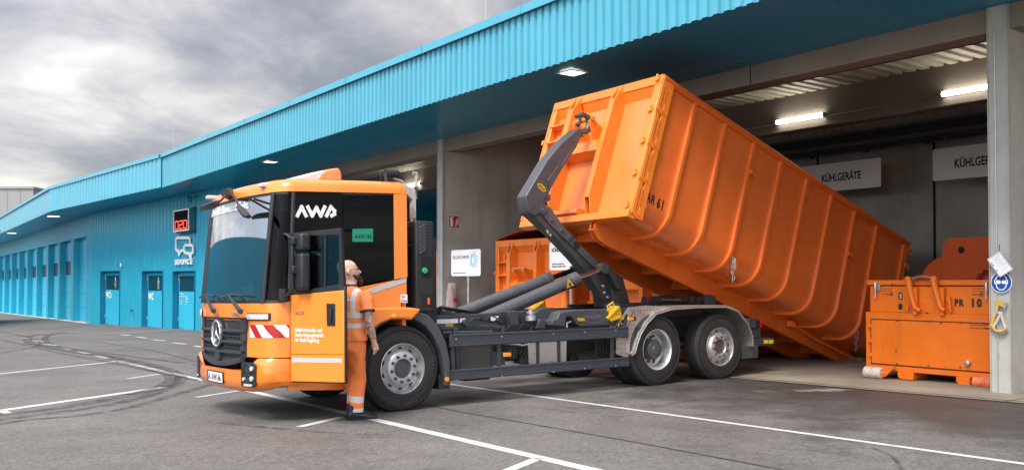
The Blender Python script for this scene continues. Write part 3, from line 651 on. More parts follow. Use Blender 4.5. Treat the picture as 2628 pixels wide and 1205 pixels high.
# ---- wheels
def wheel(name, kind, u, v, flip, z=None, Rt=.52, wd=.30, lettering=False):
    M = Matrix.Translation((u, v, Rt - .012 if z is None else z))
    if flip: M = M @ Matrix.Rotation(math.pi, 4, 'Z')
    e = empty(name, None, truck); e.matrix_local = M
    ax = (0, 1, 0)
    t = MB(); r = Rt
    t.lathe([(.288, .012), (.300, .002), (.335, -.004), (.40, -.002), (.45, .006), (r - .035, .016), (r - .012, .028), (r - .002, .045), (r, .06), (r, wd - .06), (r - .01, wd - .03), (r - .04, wd - .012), (.40, wd), (.30, wd), (.28, wd - .02)], (0, 0, 0), ax, 72)
    for q in (.335, .465): t.lathe([(q, .0015), (q + .002, -.007), (q + .006, -.007), (q + .008, .006)], (0, 0, 0), ax, 64)
    to = t.build('tyre', tyre_m, e, smooth=50)
    g = MB()
    for k in range(4): y = .075 + (wd - .15) * k / 3; g.lathe([(r + .0008, y), (r + .0008, y + .012)], (0, 0, 0), ax, 60)
    for k in range(48):
        a = 2 * math.pi * k / 48; c, s_ = math.cos(a), math.sin(a); tt = Vector((-s_, 0, c)); rr = Vector((c, 0, s_))
        for (y0, y1) in ((.036, .07), (wd - .07, wd - .036)):
            g.hexa([rr * (r - .004) + tt * d + Vector((0, y, 0)) for y in (y0, y1) for d in (-.004, .004)][:2] + [rr * (r - .004) + tt * d + Vector((0, y1, 0)) for d in (.004, -.004)] + [rr * (r + .0012) + tt * d + Vector((0, y, 0)) for y, d in ((y0, -.004), (y0, .004), (y1, .004), (y1, -.004))])
    g.build('tread_groove', hole, e, smooth=0)
    rm = MB()
    if kind == 'steer':
        prof = [(.300, .004), (.303, -.004), (.297, -.006), (.289, .012), (.283, .05), (.272, .085), (.262, .095), (.245, .085), (.205, .006), (.198, -.004), (.192, -.006), (.122, -.006), (.118, .0), (.114, .03), (.02, .03)]
    else:
        prof = [(.300, .004), (.303, -.004), (.297, -.006), (.286, .01), (.274, .05), (.268, .12), (.255, .150), (.20, .165), (.16, .165)]
    rm.lathe(prof, (0, 0, 0), ax, 56)
    rm.lathe([(.285, wd - .03), (.283, .1)], (0, 0, 0), ax, 40)
    rm.lathe([(.27, wd - .08), (0, wd - .08)], (0, 0, 0), ax, 24)
    rm.build('rim', alu, e, smooth=40)
    hh = MB(); nh = 10 if kind == 'steer' else 8
    for k in range(nh):
        a = 2 * math.pi * (k + .5) / nh
        if kind == 'steer':
            rr = Vector((math.cos(a), 0, math.sin(a))); nrm = (Vector((0, -.96, 0)) - rr * -.0 + rr * .45).normalized()
            c = rr * .236 + Vector((0, .066, 0)); tt = Vector((-math.sin(a), 0, math.cos(a))); b = nrm.cross(tt)
            hh.add([c + nrm * .002 + tt * (.030 * math.cos(q)) + b * (.022 * math.sin(q)) for q in (2 * math.pi * j / 12 for j in range(12))], [tuple(range(12))])
        else:
            rr = Vector((math.cos(a), 0, math.sin(a))); c = rr * .215 + Vector((0, .158, 0)); tt = Vector((-math.sin(a), 0, math.cos(a)))
            hh.add([c + tt * (.032 * math.cos(q)) + rr * (.022 * math.sin(q)) for q in (2 * math.pi * j / 12 for j in range(12))], [tuple(range(12))])
    hh.build('vent_hole', hole, e, smooth=0)
    hb = MB()
    if kind == 'steer':
        hb.lathe([(.113, .028), (.100, .018), (.06, .012), (0, .010)], (0, 0, 0), ax, 32)
        for k in range(8): a = 2 * math.pi * k / 8; hb.lathe([(.011, .02), (.011, .004), (0, .003)], (.075 * math.cos(a), 0, .075 * math.sin(a)), ax, 8)
    else:
        hb.lathe([(.155, .165), (.150, .10), (.142, .045), (.135, .036), (.07, .03), (.06, .018), (0, .016)], (0, 0, 0), ax, 32)
        for k in range(10): a = 2 * math.pi * k / 10; hb.lathe([(.010, .04), (.010, .026), (0, .025)], (.112 * math.cos(a), 0, .112 * math.sin(a)), ax, 8)
    hb.build('hub', mat('hub_grey', (.07, .075, .085), .4, var=.2, vscale=20, dirt=.4, dirtcol=(.12, .1, .08), grime_scale=12), e, smooth=40)
    nb = MB(); rn = .157 if kind == 'steer' else .18
    for k in range(10):
        a = 2 * math.pi * (k + .25) / 10; o = (rn * math.cos(a), 0, rn * math.sin(a)); y0 = -.006 if kind == 'steer' else .163
        nb.lathe([(.021, y0), (.021, y0 - .003), (.016, y0 - .004)], o, ax, 10); nb.lathe([(.0155, y0), (.0155, y0 - .028), (.008, y0 - .03), (.007, y0 - .042), (0, y0 - .042)], o, ax, 6)
    nb.build('wheel_nut', mat('nut_steel', (.10, .10, .10), .4, metal=.6), e, smooth=0)
    if lettering:
        tl = mat('tyre_lettering', (.055, .053, .05), .7)
        def arc(s, rad, a_mid, size):
            n = len(s); step = size * .80 / rad
            for i, ch in enumerate(s):
                if ch == ' ': continue
                a = a_mid - (i - (n - 1) / 2) * step * (1 if rad > 0 else -1)
                rr = Vector((math.cos(a), 0, math.sin(a))); tt = Vector((math.sin(a), 0, -math.cos(a)))
                yield ch, rr, tt
        ms = []
        for s, rad, am, size in (('CONTINENTAL', .425, R(-100), .062), ('HSW2', .425, R(170), .062), ('ContiHybrid', .43, R(15), .055), ('315/80 R22.5', .40, R(85), .035)):
            for ch, rr, tt in arc(s, rad, am, size):
                bot = rr * -1; up = rr
                ms.append(text('tyre_lettering', ch, size, tl, e, plane_m(rr * (rad - size * .35) + Vector((0, -.0045, 0)), tt, rr), ext=.002, align='CENTER', bold=.001, sx=1.1))
        # one mesh for the moulded lettering
        mb = MB()
        for o in ms:
            mb.add([v.co.copy() for v in o.data.vertices], [tuple(p.vertices) for p in o.data.polygons]); bpy.data.objects.remove(o)
        mb.build('moulded_lettering', tl, e, smooth=0)
    return e
U2, U3 = 4.33, 5.73
wf = wheel('wheel', 'steer', 0, 0, False, lettering=True)
wheel('wheel', 'drive', U2, 0, False, Rt=.54, wd=.28); wheel('wheel', 'drive', U2, .31, False, Rt=.54, wd=.28)
w3 = wheel('wheel', 'steer', U3, .0, False, wd=.31); w3.matrix_local = Matrix.Translation((U3, .0, .508)) @ Matrix.Rotation(R(-3), 4, 'Z')
for u, k in ((0, 'steer'), (U2, 'drive'), (U3, 'steer')): wheel('wheel', k, u, WT, True, Rt=.54 if k == 'drive' else .52)
wheel('wheel', 'drive', U2, WT - .31, True, Rt=.54)
for u in (0, U2, U3):
    mb = MB(); mb.tube([(u, .28, .5), (u, WT - .28, .5)], .07, 12); mb.lathe([(.0, -.2), (.16, -.16), (.2, 0), (.16, .16), (0, .2)], (u, VC, .5), (0, 1, 0), 18); mb.build('axle', steel_dk, truck)

# ---- cab: plan outline lofted between heights
def outline(z, ins=0.0, extra=0.0):
    """closed plan outline of the cab at height z; ins pulls it inwards"""
    t = max(0, min(1, (z - 1.25) / 1.35)); fx = .135 * t ** 1.1
    pts = [(-1.43, 0), (-1.545, .02), (-1.625, .075), (-1.678, .17), (-1.715, .34), (-1.75, .60), (-1.775, .90), (-1.782, VC)]
    pts = [(u + fx * min(1, max(0, (-1.30 - u) / .3)) - extra * (1 if u < -1.5 else 0), v) for u, v in pts]
    pts += [(u, WT - v) for u, v in pts[-2::-1]]
    full = [(.06, 0.0), (-.30, 0), (-.60, 0)] + pts + [(-.60, WT), (-.30, WT), (.06, WT)]
    r = []
    for u, v in full:
        cu, cv = -.86, VC; d = Vector((u - cu, v - cv)); r.append(((u + (.06 if False else 0)) if not ins else cu + d.x * (1 - ins / max(abs(d.x), .6) * .9), cv + d.y * (1 - ins / 1.18) if ins else v))
    return r
NO = len(outline(1.0))      # indices: 0..2 near rear side, 3 hinge, ..10 centre front.., mirrored
def zbelt(u): return 1.318 + max(0, (u + 1.55)) * .172
def loft(mb, i0, i1, zf0, zf1, nz, off=0.0, mi=0):
    rows = []
    for j in range(nz + 1):
        row = []
        for i in range(i0, i1 + 1):
            b = outline(1.0)[i]; za = zf0(b[0]) if callable(zf0) else zf0; zb = zf1(b[0]) if callable(zf1) else zf1
            z = za + (zb - za) * j / nz; p = outline(z)[i]; row.append(Vector((p[0], p[1], z)))
        rows.append(row)
    if off:
        c = Vector((-.6, VC, 0))
        for row in rows:
            for k, p in enumerate(row):
                a = row[max(k - 1, 0)]; b = row[min(k + 1, len(row) - 1)]; d = (b - a); n = Vector((d.y, -d.x, 0)).normalized()
                if n.dot(Vector((p.x + .8, p.y - VC, 0))) < 0: n = -n
                row[k] = p + n * off
    mb.grid(rows, mi); return rows
ZR = 2.555
cab = MB()
loft(cab, 3, NO - 4, lambda u: .72, lambda u: zbelt(u), 4)                                  # front and both corners up to the belt line
RQ = SP([(886, 768), (1020, 731), (1043, 727)])
# roof: shell rising from the window head
rows = []
for k, (z, ins) in enumerate(((ZR, 0), (2.60, .003), (2.64, .010), (2.665, .03), (2.685, .07), (2.70, .16), (2.705, .6))):
    o = outline(z, ins); zz = z
    rows.append([Vector((u, v, zz + .06 * max(0, min(1, (u + 1.6) / 1.7)) * (1 if k < 5 else 1))) for u, v in o])
cab.grid(rows, closed=True)
top = rows[-1]; cab.add(top, [tuple(range(len(top)))])
# rear pillars and rear wall, floor pan
for v0, v1 in ((0, .05), (WT - .05, WT)):
    cab.side([(-.10, zbelt(-.10) + .02), (.06, zbelt(.06) + .02), (.06, 2.62), (-.10, 2.62)], v0, v1)
cab.box(.03, .065, .05, WT - .05, .9, 2.62)
cabo = cab.build('cab', cab_orange, truck, smooth=40, solid=.03)
# floor, step and closed far side
mb = MB(); mb.box(-1.6, .0, .10, WT - .06, .50, .62); mb.box(-.62, .02, .25, WT - .25, .62, .95); mb.box(-1.43, -.60, .12, .30, .40, .62); mb.build('cab_floor', black_pl, cabo)
mb = MB(); mb.side([(-1.43, .45), (-.10, .45), (-.10, zbelt(-.1)), (-1.43, zbelt(-1.43))], WT - .045, WT - .004); mb.build('far_door', cab_orange, cabo)
# near rear quarter panel with wheel arch
arc = [(R_ * math.cos(a), RWZ + R_ * math.sin(a)) for R_, a in ((.66, R(t)) for t in range(118, 182, 8))]
qp = [(-.60, zbelt(-.6) - .0), (.062, zbelt(.06)), (.062, 1.35), (-.02, 1.30)] + [(-.02, 1.16)] + [(-.31 - .0, 1.09)] + [(x, z) for x, z in arc if z > .6] + [(-.665, .50), (-.70, .44), (-.72, .60), (-.60, .95)]
mb = MB(); mb.side(qp, .0, .05); mb.build('rear_quarter_panel', cab_orange, cabo, bevel=.004)
fl = SP([(925, 805), (950, 790), (985, 788), (1030, 787), (1058, 789), (1077, 792), (1072, 801), (1053, 821), (1030, 818), (1000, 819), (975, 829), (952, 845), (934, 865), (920, 890), (905, 900), (893, 880), (905, 830)], -.03)
mb = MB(); mb.side(fl, -.075, .0); mb.side([(-.10, 1.14), (.20, 1.20), (.14, 1.12), (-.02, 1.09)], 0, .5); mb.build('arch_flare', cab_orange, cabo, bevel=.028, seg=3)
# black band under the belt and lower sill on the near side
mb = MB(); mb.side(SP([(740, 974), (880, 975), (930, 962), (928, 990), (872, 1000), (740, 1001)], .03), .03, .10); mb.build('sill', cab_orange, cabo, bevel=.008)
# --- bumper
bo = MB(); rows = []
base = [(-1.36, .0), (-1.50, -.004), (-1.63, .02), (-1.715, .10), (-1.755, .22), (-1.80, .42), (-1.845, .66), (-1.868, .95), (-1.872, VC)]
base += [(u, WT - v) for u, v in base[-2::-1]]
for z, d, cut in ((.335, .10, 0), (.35, .045, 0), (.39, .015, 0), (.46, 0, 0), (.56, .004, 0), (.63, .012, 1), (.68, .026, 1), (.705, .05, 1)):
    row = []
    for u, v in base:
        zc = z; s_ = abs(v - VC)
        if cut:      # the top edge dips under the grille
            dip = max(0, min(1, (.92 - s_) / .28)); zc = z - dip * (.20 if z > .6 else 0) * ((z - .56) / .145)
        rise = .07 * max(0, (s_ - .7) / .48) ** 2 * (1 if z < .4 else 0)
        row.append(Vector((u + d * (1 if u < -1.5 else .3), v + (d * .3 if v < .1 else (-d * .3 if v > WT - .1 else 0)), zc + rise)))
    rows.append(row)
bo.grid(rows)
bump = bo.build('bumper', mat('bumper_orange', (.80, .22, .02), .24, var=.04, coat=.8, metal=.1, rvar=.03), cabo, smooth=50, solid=.02)
# dark recess behind the bumper and belly
mb = MB(); mb.box(-1.60, -1.0, .30, WT - .30, .36, .74); mb.box(-1.66, -1.40, .35, WT - .35, .60, .72); mb.build('front_underside', hole, cabo)
# --- grille: prism that follows the front, with slots
def fu(v, off=0):                        # front surface u at lateral v (lower body)
    o = outline(1.0); pts = sorted((q[1], q[0]) for q in o if q[0] < -1.40)
    for a, b in zip(pts, pts[1:]):
        if a[0] <= v <= b[0]: return a[1] + (b[1] - a[1]) * (v - a[0]) / max(1e-6, b[0] - a[0]) - off
    return -1.45 - off
gv0, gv1 = .43, WT - .43
def gz_out(v):   # lower edge of the grille (shield shape), upper edge level
    s_ = abs(v - VC) / (VC - gv0); return .60 + .10 * s_ ** 2
def gstrip_front(mb, v0, v1, zl, zu, off0, off1, n=14, mi=0):
    rows = [[], [], [], []]
    for i in range(n + 1):
        v = v0 + (v1 - v0) * i / n; a = zl(v) if callable(zl) else zl; b = zu(v) if callable(zu) else zu
        rows[0].append(Vector((fu(v, off0), v, a))); rows[1].append(Vector((fu(v, off1), v, a))); rows[2].append(Vector((fu(v, off1), v, b))); rows[3].append(Vector((fu(v, off0), v, b)))
    mb.grid(rows, mi)
    mb.add([r[0] for r in rows], [(0, 1, 2, 3)], mi); mb.add([r[-1] for r in rows], [(3, 2, 1, 0)], mi)
mb = MB()
gstrip_front(mb, gv0 + .03, gv1 - .03, lambda v: gz_out(v) + .02, 1.12, .004, .022)
go = mb.build('grille', grille_m, cabo, smooth=40)
mb = MB()
def taper(v, w0, w1, z): return None
lv = [(1.138, 1.150, .0, .045), (.990, 1.020, .02, .055), (.862, .892, .05, .06), (.745, .775, .09, .06)]
for k, (a, b, ins, off) in enumerate(lv): gstrip_front(mb, gv0 + ins, gv1 - ins, a, b, .01, off)
for s_ in (0, 1):                        # side cheeks
    v0, v1 = (gv0, gv0 + .13) if s_ == 0 else (gv1 - .13, gv1)
    for a, b, i0, i1 in ((1.02, 1.135, 0, .0), (.892, .99, .02, .0), (.775, .862, .05, 0), (.66, .745, .09, 0)):
        vv0, vv1 = (v0 + i0, v1) if s_ == 0 else (v0, v1 - i0); gstrip_front(mb, vv0, vv1, a, b, .01, .042, 4)
gstrip_front(mb, gv0 + .10, gv1 - .10, lambda v: gz_out(v) - .015, lambda v: gz_out(v) + .045, .01, .055)
gstrip_front(mb, VC - .075, VC + .075, .66, .775, .02, .062, 4)
mb.build('grille_bar', grille_m, go, smooth=40, bevel=.004)
mb = MB(); vv = gv0 + .15
while vv < gv1 - .15:                    # honeycomb mesh inserts, drawn as small sunken cells
    for z0_, z1_ in ((1.035, 1.125), (.905, .98), (.70, .735)):
        z = z0_; row = 0
        while z < z1_ - .01:
            o = .0085 if row % 2 else 0; u = fu(vv + o, .0228); mb.add([(u, vv + o, z), (u, vv + o + .010, z), (u, vv + o + .010, z + .009), (u, vv + o, z + .009)], [(0, 1, 2, 3)]); z += .015; row += 1
    vv += .017
mb.build('grille_mesh', hole, go, smooth=0)
mb = MB()
for z0_, z1_ in ((.90, .985), (.782, .852)):
    for a, b in ((gv0 + .14, VC - .16), (VC + .16, gv1 - .14)): gstrip_front(mb, a, b, z0_ + .01, z1_ - .01, .0232, .0236, 6)
mb.build_each('air_slot', hole, go, smooth=0)
mb = MB()
for z0_, z1_ in ((.90, .985), (.782, .852)):
    for a, b in ((gv0 + .14, VC - .16), (VC + .16, gv1 - .14)):
        gstrip_front(mb, a, b, (z0_ + z1_) / 2 - .005, (z0_ + z1_) / 2 + .005, .024, .034, 6); v = a + .06
        while v < b: mb.box(fu(v, .034), fu(v, .024), v, v + .009, z0_ + .01, z1_ - .01); v += .075
mb.build('slot_bar', grille_m, go, smooth=0)
mb = MB(); gstrip_front(mb, gv0 - .02, gv1 + .02, 1.150, 1.158, .0, .048); mb.build('trim', black_pl, go)
# three-pointed star in a ring
mb = MB(); zc = .965; uc_ = fu(VC, .060)
mb.lathe([(.160, .01), (.160, -.012), (.150, -.02), (.138, -.012), (.134, .01)], (uc_, VC, zc), (1, 0, 0), 48)
star = [];
for k in range(6):
    a = R(90 + 60 * k); rr = .135 if k % 2 == 0 else .026; star.append((rr * math.cos(a), rr * math.sin(a)))
MF = plane_m((uc_ - .004, VC, zc), (0, -1, 0), (0, 0, 1))
c0 = Vector((0, 0, .016)); vs = [MF @ c0] + [MF @ Vector((x, y, .002)) for x, y in star]
mb.add(vs, [(0, i + 1, (i + 1) % 6 + 1) for i in range(6)])
mb.build('badge', mat('badge_chrome', (.78, .79, .80), .15, metal=.9, var=.03), go, smooth=25)
mb = MB(); mb.lathe([(.168, .03), (.168, .006), (0, .006)], (uc_, VC, zc), (1, 0, 0), 40); mb.build('badge_base', grille_m, go, smooth=30)
# front lettering and small round emblem
MFt = lambda v, z, off=.006: plane_m((fu(v, off) - .0, v, z), (0, -1, 0) if abs(v - VC) < .4 else Vector((fu(v - .05) - fu(v + .05), -.1, 0)), (0, 0, 1))
text('lettering', 'ECONIC', .062, mat('chrome_letter', (.75, .75, .76), .2, metal=.9), cabo, MFt(.90, 1.178, .008), ext=.003, bold=.002, sx=1.15, shear=.2)
mb = MB(); mb.lathe([(.028, 0), (.028, -.008), (0, -.010)], (fu(VC), VC, 1.205), (1, 0, 0), 20); mb.build('small_emblem', chrome, cabo)
# --- plate
vpl = 1.05
MP = plane_m((-1.872, 1.42 - .02, .395), (0, -1, 0), (-.03, 0, 1))
pl_o = MB(); flat(pl_o, rrect(.54, .135, .012, .27, .0675), MP, .012); plate = pl_o.build('number_plate', black_pl, cabo)
p2 = MB(); flat(p2, rrect(.515, .110, .008, .27, .0675), MP @ Matrix.Translation((0, 0, .012)), .003); p2.build('plate_face', white_m, plate)
p3 = MB(); flat(p3, rrect(.045, .108, .006, .036, .0675), MP @ Matrix.Translation((0, 0, .0155)), .001); p3.build('plate_band', mat('plate_blue', (.01, .05, .35), .4), plate)
text('lettering', 'A', .112, black_print, plate, MP @ Matrix.Translation((.066, .028, .016)), ext=.001, bold=.002, sx=.82)
text('lettering', 'AW', .112, black_print, plate, MP @ Matrix.Translation((.180, .028, .016)), ext=.001, bold=.002, sx=.82)
text('lettering', '166', .112, black_print, plate, MP @ Matrix.Translation((.335, .028, .016)), ext=.001, bold=.002, sx=.92)
mb = MB(); flat(mb, disc_poly(.152, .085, .014, 12), MP @ Matrix.Translation((0, 0, .0155)), .001); flat(mb, disc_poly(.152, .050, .012, 12), MP @ Matrix.Translation((0, 0, .0155)), .001); mb.build('plate_seal', mat('seal_grey', (.35, .4, .45), .4), plate)
# --- corner lamps, headlights, hazard stripe laid on the curved corner
def wrap(mb, v_or_s, z0, z1, off, n=10, slant=0, mi=0):
    """patch along the front-corner outline between arclengths s0..s1 (measured from the hinge)"""
    o = outline(1.0)[3:11]; acc = [0]
    for a, b in zip(o, o[1:]): acc.append(acc[-1] + math.hypot(b[0] - a[0], b[1] - a[1]))
    def pt(s_, z):
        s_ = max(0, min(acc[-1] - 1e-6, s_)); zt_ = outline(z)[3:11]
        for i in range(len(acc) - 1):
            if acc[i] <= s_ <= acc[i + 1]:
                t = (s_ - acc[i]) / (acc[i + 1] - acc[i]); a = zt_[i]; b = zt_[i + 1]; p = Vector((a[0] + (b[0] - a[0]) * t, a[1] + (b[1] - a[1]) * t, z))
                d = Vector((b[0] - a[0], b[1] - a[1], 0)).normalized(); nrm = Vector((d.y, -d.x, 0))
                if nrm.dot(Vector((p.x + .8, p.y - VC, 0))) < 0: nrm = -nrm
                return p + nrm * off
    s0, s1 = v_or_s; rows = []
    for j in range(3):
        z = z0 + (z1 - z0) * j / 2; rows.append([pt(s0 + (s1 - s0) * i / n + slant * (z - z0) / (z1 - z0), z) for i in range(n + 1)])
    mb.grid(rows, mi)
    return pt
def s_of(px, py):       # arclength on the corner of what the photograph shows at (px,py)
    best = None; m_ = MB(); ptf = wrap(m_, (0, .1), 1, 1.1, 0)
    r_ = ray(px, py); Mi3 = T.Mi; o_ = Mi3 @ CAMP; d_ = (Mi3.to_3x3() @ r_).normalized()
    for i in range(200):
        s_ = .95 * i / 199
        for z in (.9 + .01 * k for k in range(0, 40)):
            p = ptf(s_, z); q = (p - o_); e = (q - d_ * q.dot(d_)).length
            if best is None or e < best[0]: best = (e, s_, z)
    return best[1], best[2]
sl0, zl0 = s_of(693, 820); sl1, zl1 = s_of(640, 804)
mb = MB(); wrap(mb, (sl0, sl1), zl0, zl1, .032); o = mb.build('corner_lamp', lens_m, cabo, solid=.02, bevel=.006)
mb = MB(); wrap(mb, (sl0 - .012, sl1 + .012), zl0 - .012, zl1 + .012, .020); mb.build('lamp_surround', black_pl, cabo, solid=.01)
sh0, zh0 = s_of(741, 864); sh1, zh1 = s_of(645, 832)
w_ = (sh1 - sh0); red_st = mat('hazard_red', (.42, .01, .015), .3, var=.03, coat=.3); whi_st = mat('hazard_white', (.78, .76, .74), .3, var=.03, coat=.3)
n_s = 5; sw = w_ / 4.2
for k in range(-1, 6):
    a = sh0 + (k - .6) * sw; b = a + sw; mb = MB(); ptf = wrap(MB(), (0, .1), 1, 1.1, .0195)
    # slanted parallelogram clipped to the panel
    rows = []
    for j in range(7):
        z = zh0 + (zh1 - zh0) * j / 6; sh_ = (1 - j / 6) * -sw * 1.0 + sw * .9; rows.append([ptf(max(sh0, min(sh1, a + sh_ * 1 + (b - a) * i / 6)), z) for i in range(7)])
    if all((rows[j][0] - rows[j][-1]).length < 1e-3 for j in range(7)): continue
    mb.grid(rows); mb.build('hazard_stripe', red_st if k % 2 else whi_st, cabo, smooth=60)
# headlight cluster in the bumper
hl = MB(); 
hp = [T.onu(x, y, -1.785) for x, y in ((639, 928), (664, 931), (671, 937), (672, 988), (664, 992), (638, 990))]
HB = Vector((sum(p.x for p in hp) / 6, sum(p.y for p in hp) / 6, sum(p.z for p in hp) / 6))
hv0, hv1 = min(p.y for p in hp), max(p.y for p in hp); hz0, hz1 = min(p.z for p in hp), max(p.z for p in hp)
def bu(v):
    pts = sorted((q[1], q[0]) for q in base)
    for a, b in zip(pts, pts[1:]):
        if a[0] <= v <= b[0]: return a[1] + (b[1] - a[1]) * (v - a[0]) / max(1e-6, b[0] - a[0])
    return -1.5
hc = (.30); MH = plane_m((bu(.30) - .012, .30, .53), Vector((bu(.12) - bu(.48), -.36, 0)), (0, 0, 1))
flat(hl, rrect(.27, .27, .03), MH, .014); ho = hl.build('headlight', black_pl, cabo, bevel=.006)
mb = MB()
for (x, y, r) in ((.02, .065, .052), (.02, -.045, .052)): mb.lathe([(r, .012), (r, .024), (r - .008, .028), (0, .022)], MH @ Vector((x, y, 0)), MH.to_3x3() @ Vector((0, 0, 1)), 24)
mb.build('lens', mat('projector_lens', (.02, .022, .025), .08, var=.1, coat=1), ho)
mb = MB()
for (x, y, r) in ((.075, .07, .026), (.075, -.04, .028), (-.07, -.05, .02)): mb.lathe([(r, .012), (r, .03), (0, .034)], MH @ Vector((x, y, 0)), MH.to_3x3() @ Vector((0, 0, 1)), 16)
flat(mb, rrect(.15, .025, .01, .0, -.112), MH, .02); mb.build('reflector', lens_m, ho)
MH2 = plane_m((bu(WT - .42) - .008, WT - .42, .53), Vector((bu(WT - .56) - bu(WT - .28), -.28, 0)), (0, 0, 1))
hl2 = MB(); flat(hl2, rrect(.20, .27, .03), MH2, .012); ho2 = hl2.build('headlight', black_pl, cabo, bevel=.006)
mb = MB(); flat(mb, rrect(.15, .02, .01, 0, -.1), MH2, .02); mb.build('reflector', lens_m, ho2)
mb = MB(); flat(mb, rrect(.17, .10, .03), plane_m((fu(WT - .26, .018), WT - .26, 1.19), Vector((fu(WT - .4) - fu(WT - .05), -.35, 0)), (0, 0, 1)), .02); mb.build('corner_lamp', lens_m, cabo)
mb = MB(); mb.add([(-1.43, WT + .022, .86), (-1.62, WT - .055, .86), (-1.62, WT - .055, 1.02), (-1.43, WT + .022, 1.02)], [(0, 1, 2, 3)]); mb.build('hazard_stripe', red_st, cabo, solid=.004)

# --- glazing
mb = MB(); loft(mb, 6, NO - 7, lambda u: zbelt(u) + .035, ZR - .02, 8, off=-.006)
ws = mb.build('windscreen', windscreen_m, cabo, smooth=80)
mb = MB(); loft(mb, 3, 6, lambda u: zbelt(u) + .03, ZR - .012, 6, off=-.004); mb.build('corner_window', clear_glass, cabo, smooth=80)
mb = MB(); loft(mb, NO - 7, NO - 4, lambda u: zbelt(u) + .03, ZR - .012, 6, off=-.004); mb.build('corner_window', clear_glass, cabo, smooth=80)
mb = MB()
for i in (6, NO - 7):       # A pillars
    pts = []
    for j in range(9):
        z = zbelt(-1.6) + (ZR - zbelt(-1.6)) * j / 8; p = outline(z)[i]; pts.append((p[0] + .004, p[1] + (-.0 if i == 6 else .0), z))
    mb.tube(pts, (.032), 8)
for i in (3, NO - 4):
    pts = []
    for j in range(9):
        z = zbelt(-1.43) + (ZR - zbelt(-1.43)) * j / 8; p = outline(z)[i]; pts.append((p[0] + .0, p[1] + (.02 if i == 3 else -.02), z))
    mb.tube(pts, (.035), 8)
o = outline(1.32)
mb.grid([[Vector((p[0], p[1], zbelt(p[0]) - .004)) + (Vector((p[0] + .8, p[1] - VC, 0)).normalized() * d) for p in outline(1.32)[3:NO - 3]] for d in (.006, -.05)])
mb.build('window_pillar', black_pl, cabo, smooth=60)
mb = MB(); loft(mb, 3, NO - 4, lambda u: zbelt(u) - .012, lambda u: zbelt(u) + .035, 1, off=.003); mb.build('window_seal', black_pl, cabo, solid=.008)
mb = MB(); loft(mb, 3, NO - 4, ZR - .022, ZR + .002, 1, off=.002); mb.build('window_seal', black_pl, cabo, solid=.008)
mb = MB()
for j0, v in ((0, WT),): mb.side([(-1.43, zbelt(-1.43)), (-.10, zbelt(-.1)), (-.10, 2.585), (-1.43, 2.555)], WT - .012, WT - .006)
mb.build('side_window', dark_glass, cabo)
BW = [(-1.40, 2.165), (-1.40, 2.545), (-.785, 2.575), (-.785, 2.20)]
mb = MB(); mb.side([(-1.44, 2.125), (-1.44, 2.553), (-.785, 2.575), (-.785, 2.16)], .0, .012); mb.side([(-1.43, 2.10), (-1.43, 2.13), (-.60, 2.17), (-.60, 2.13)], .0, .05)
blk = mat('black_glass_panel', (.004, .004, .004), .12, var=0, spec=.12)
pan = mb.build('upper_black_panel', blk, cabo)
mb = MB(); mb.side([(-.775, zbelt(-.775) + .03), (-.775, 2.577), (-.105, 2.604), (-.065, 1.595), (-.5, zbelt(-.5) + .03)], .0, .012)
sw_ = mb.build('side_window', dark_glass, cabo)
mb = MB(); mb.side([(-.79, zbelt(-.77)), (-.79, 2.57), (-.76, 2.57), (-.76, zbelt(-.77))], .012, .06); mb.side([(-.79, 2.555), (-.79, 2.60), (-.06, 2.62), (-.06, 2.59)], -.002, .02); mb.build('window_seal', black_pl, cabo)
# AWA logo strokes and number sticker
MS = plane_m((0, -.001, 0), (1, 0, 0), (0, 0, 1))
def ptl(*p): return [S(x, y) for x, y in p]
mb = MB(); strokes(mb, [ptl((763, 553), (774, 531), (785, 553)), ptl((790, 531), (801, 553), (812, 533), (823, 553), (833, 531)), ptl((838, 553), (849, 531), (858, 541), (858, 549), (851, 553))], .042, MS, .003)
for p in ptl((763, 553), (774, 531), (785, 553), (790, 531), (801, 553), (812, 533), (823, 553), (833, 531), (838, 553), (849, 531), (858, 541), (858, 549), (851, 553)): flat(mb, disc_poly(p[0], p[1], .021, 14), MS, .0029)
mb.build('lettering', white_m, pan)
stk = mat('green_sticker', (.008, .24, .15), .5)
q = SP([(904, 587), (957, 586), (957, 620), (904, 620)]); mb = MB(); mb.side(q, -.003, -.001); st = mb.build('sticker', stk, sw_)
a = S(910, 611); text('lettering', 'A-AW 166', .068, black_print, st, plane_m((a[0], -.004, a[1]), (1, 0, .03), (0, 0, 1)), ext=.0008, bold=.001, sx=.72)
# lettering bent round the front of the cab
def front_u(v, z):
    pts = sorted((q[1], q[0]) for q in outline(z) if q[0] < -1.3)
    for a, b in zip(pts, pts[1:]):
        if a[0] <= v <= b[0]: return a[1] + (b[1] - a[1]) * (v - a[0]) / max(1e-6, b[0] - a[0])
    return -1.4
def front_text(s, size, v0, v1, z0, m, off, bold=0, shear=0):
    o = text('lettering', s, size, m, cabo, Matrix.Identity(4), ext=.001, bold=bold, shear=shear)
    wd = max(v.co.x for v in o.data.vertices)
    for v in o.data.vertices:
        y = v0 + (v1 - v0) * v.co.x / wd; z = z0 + v.co.y; v.co = Vector((front_u(y, z) - off - v.co.z, y, z))
    o.data.update(); return o
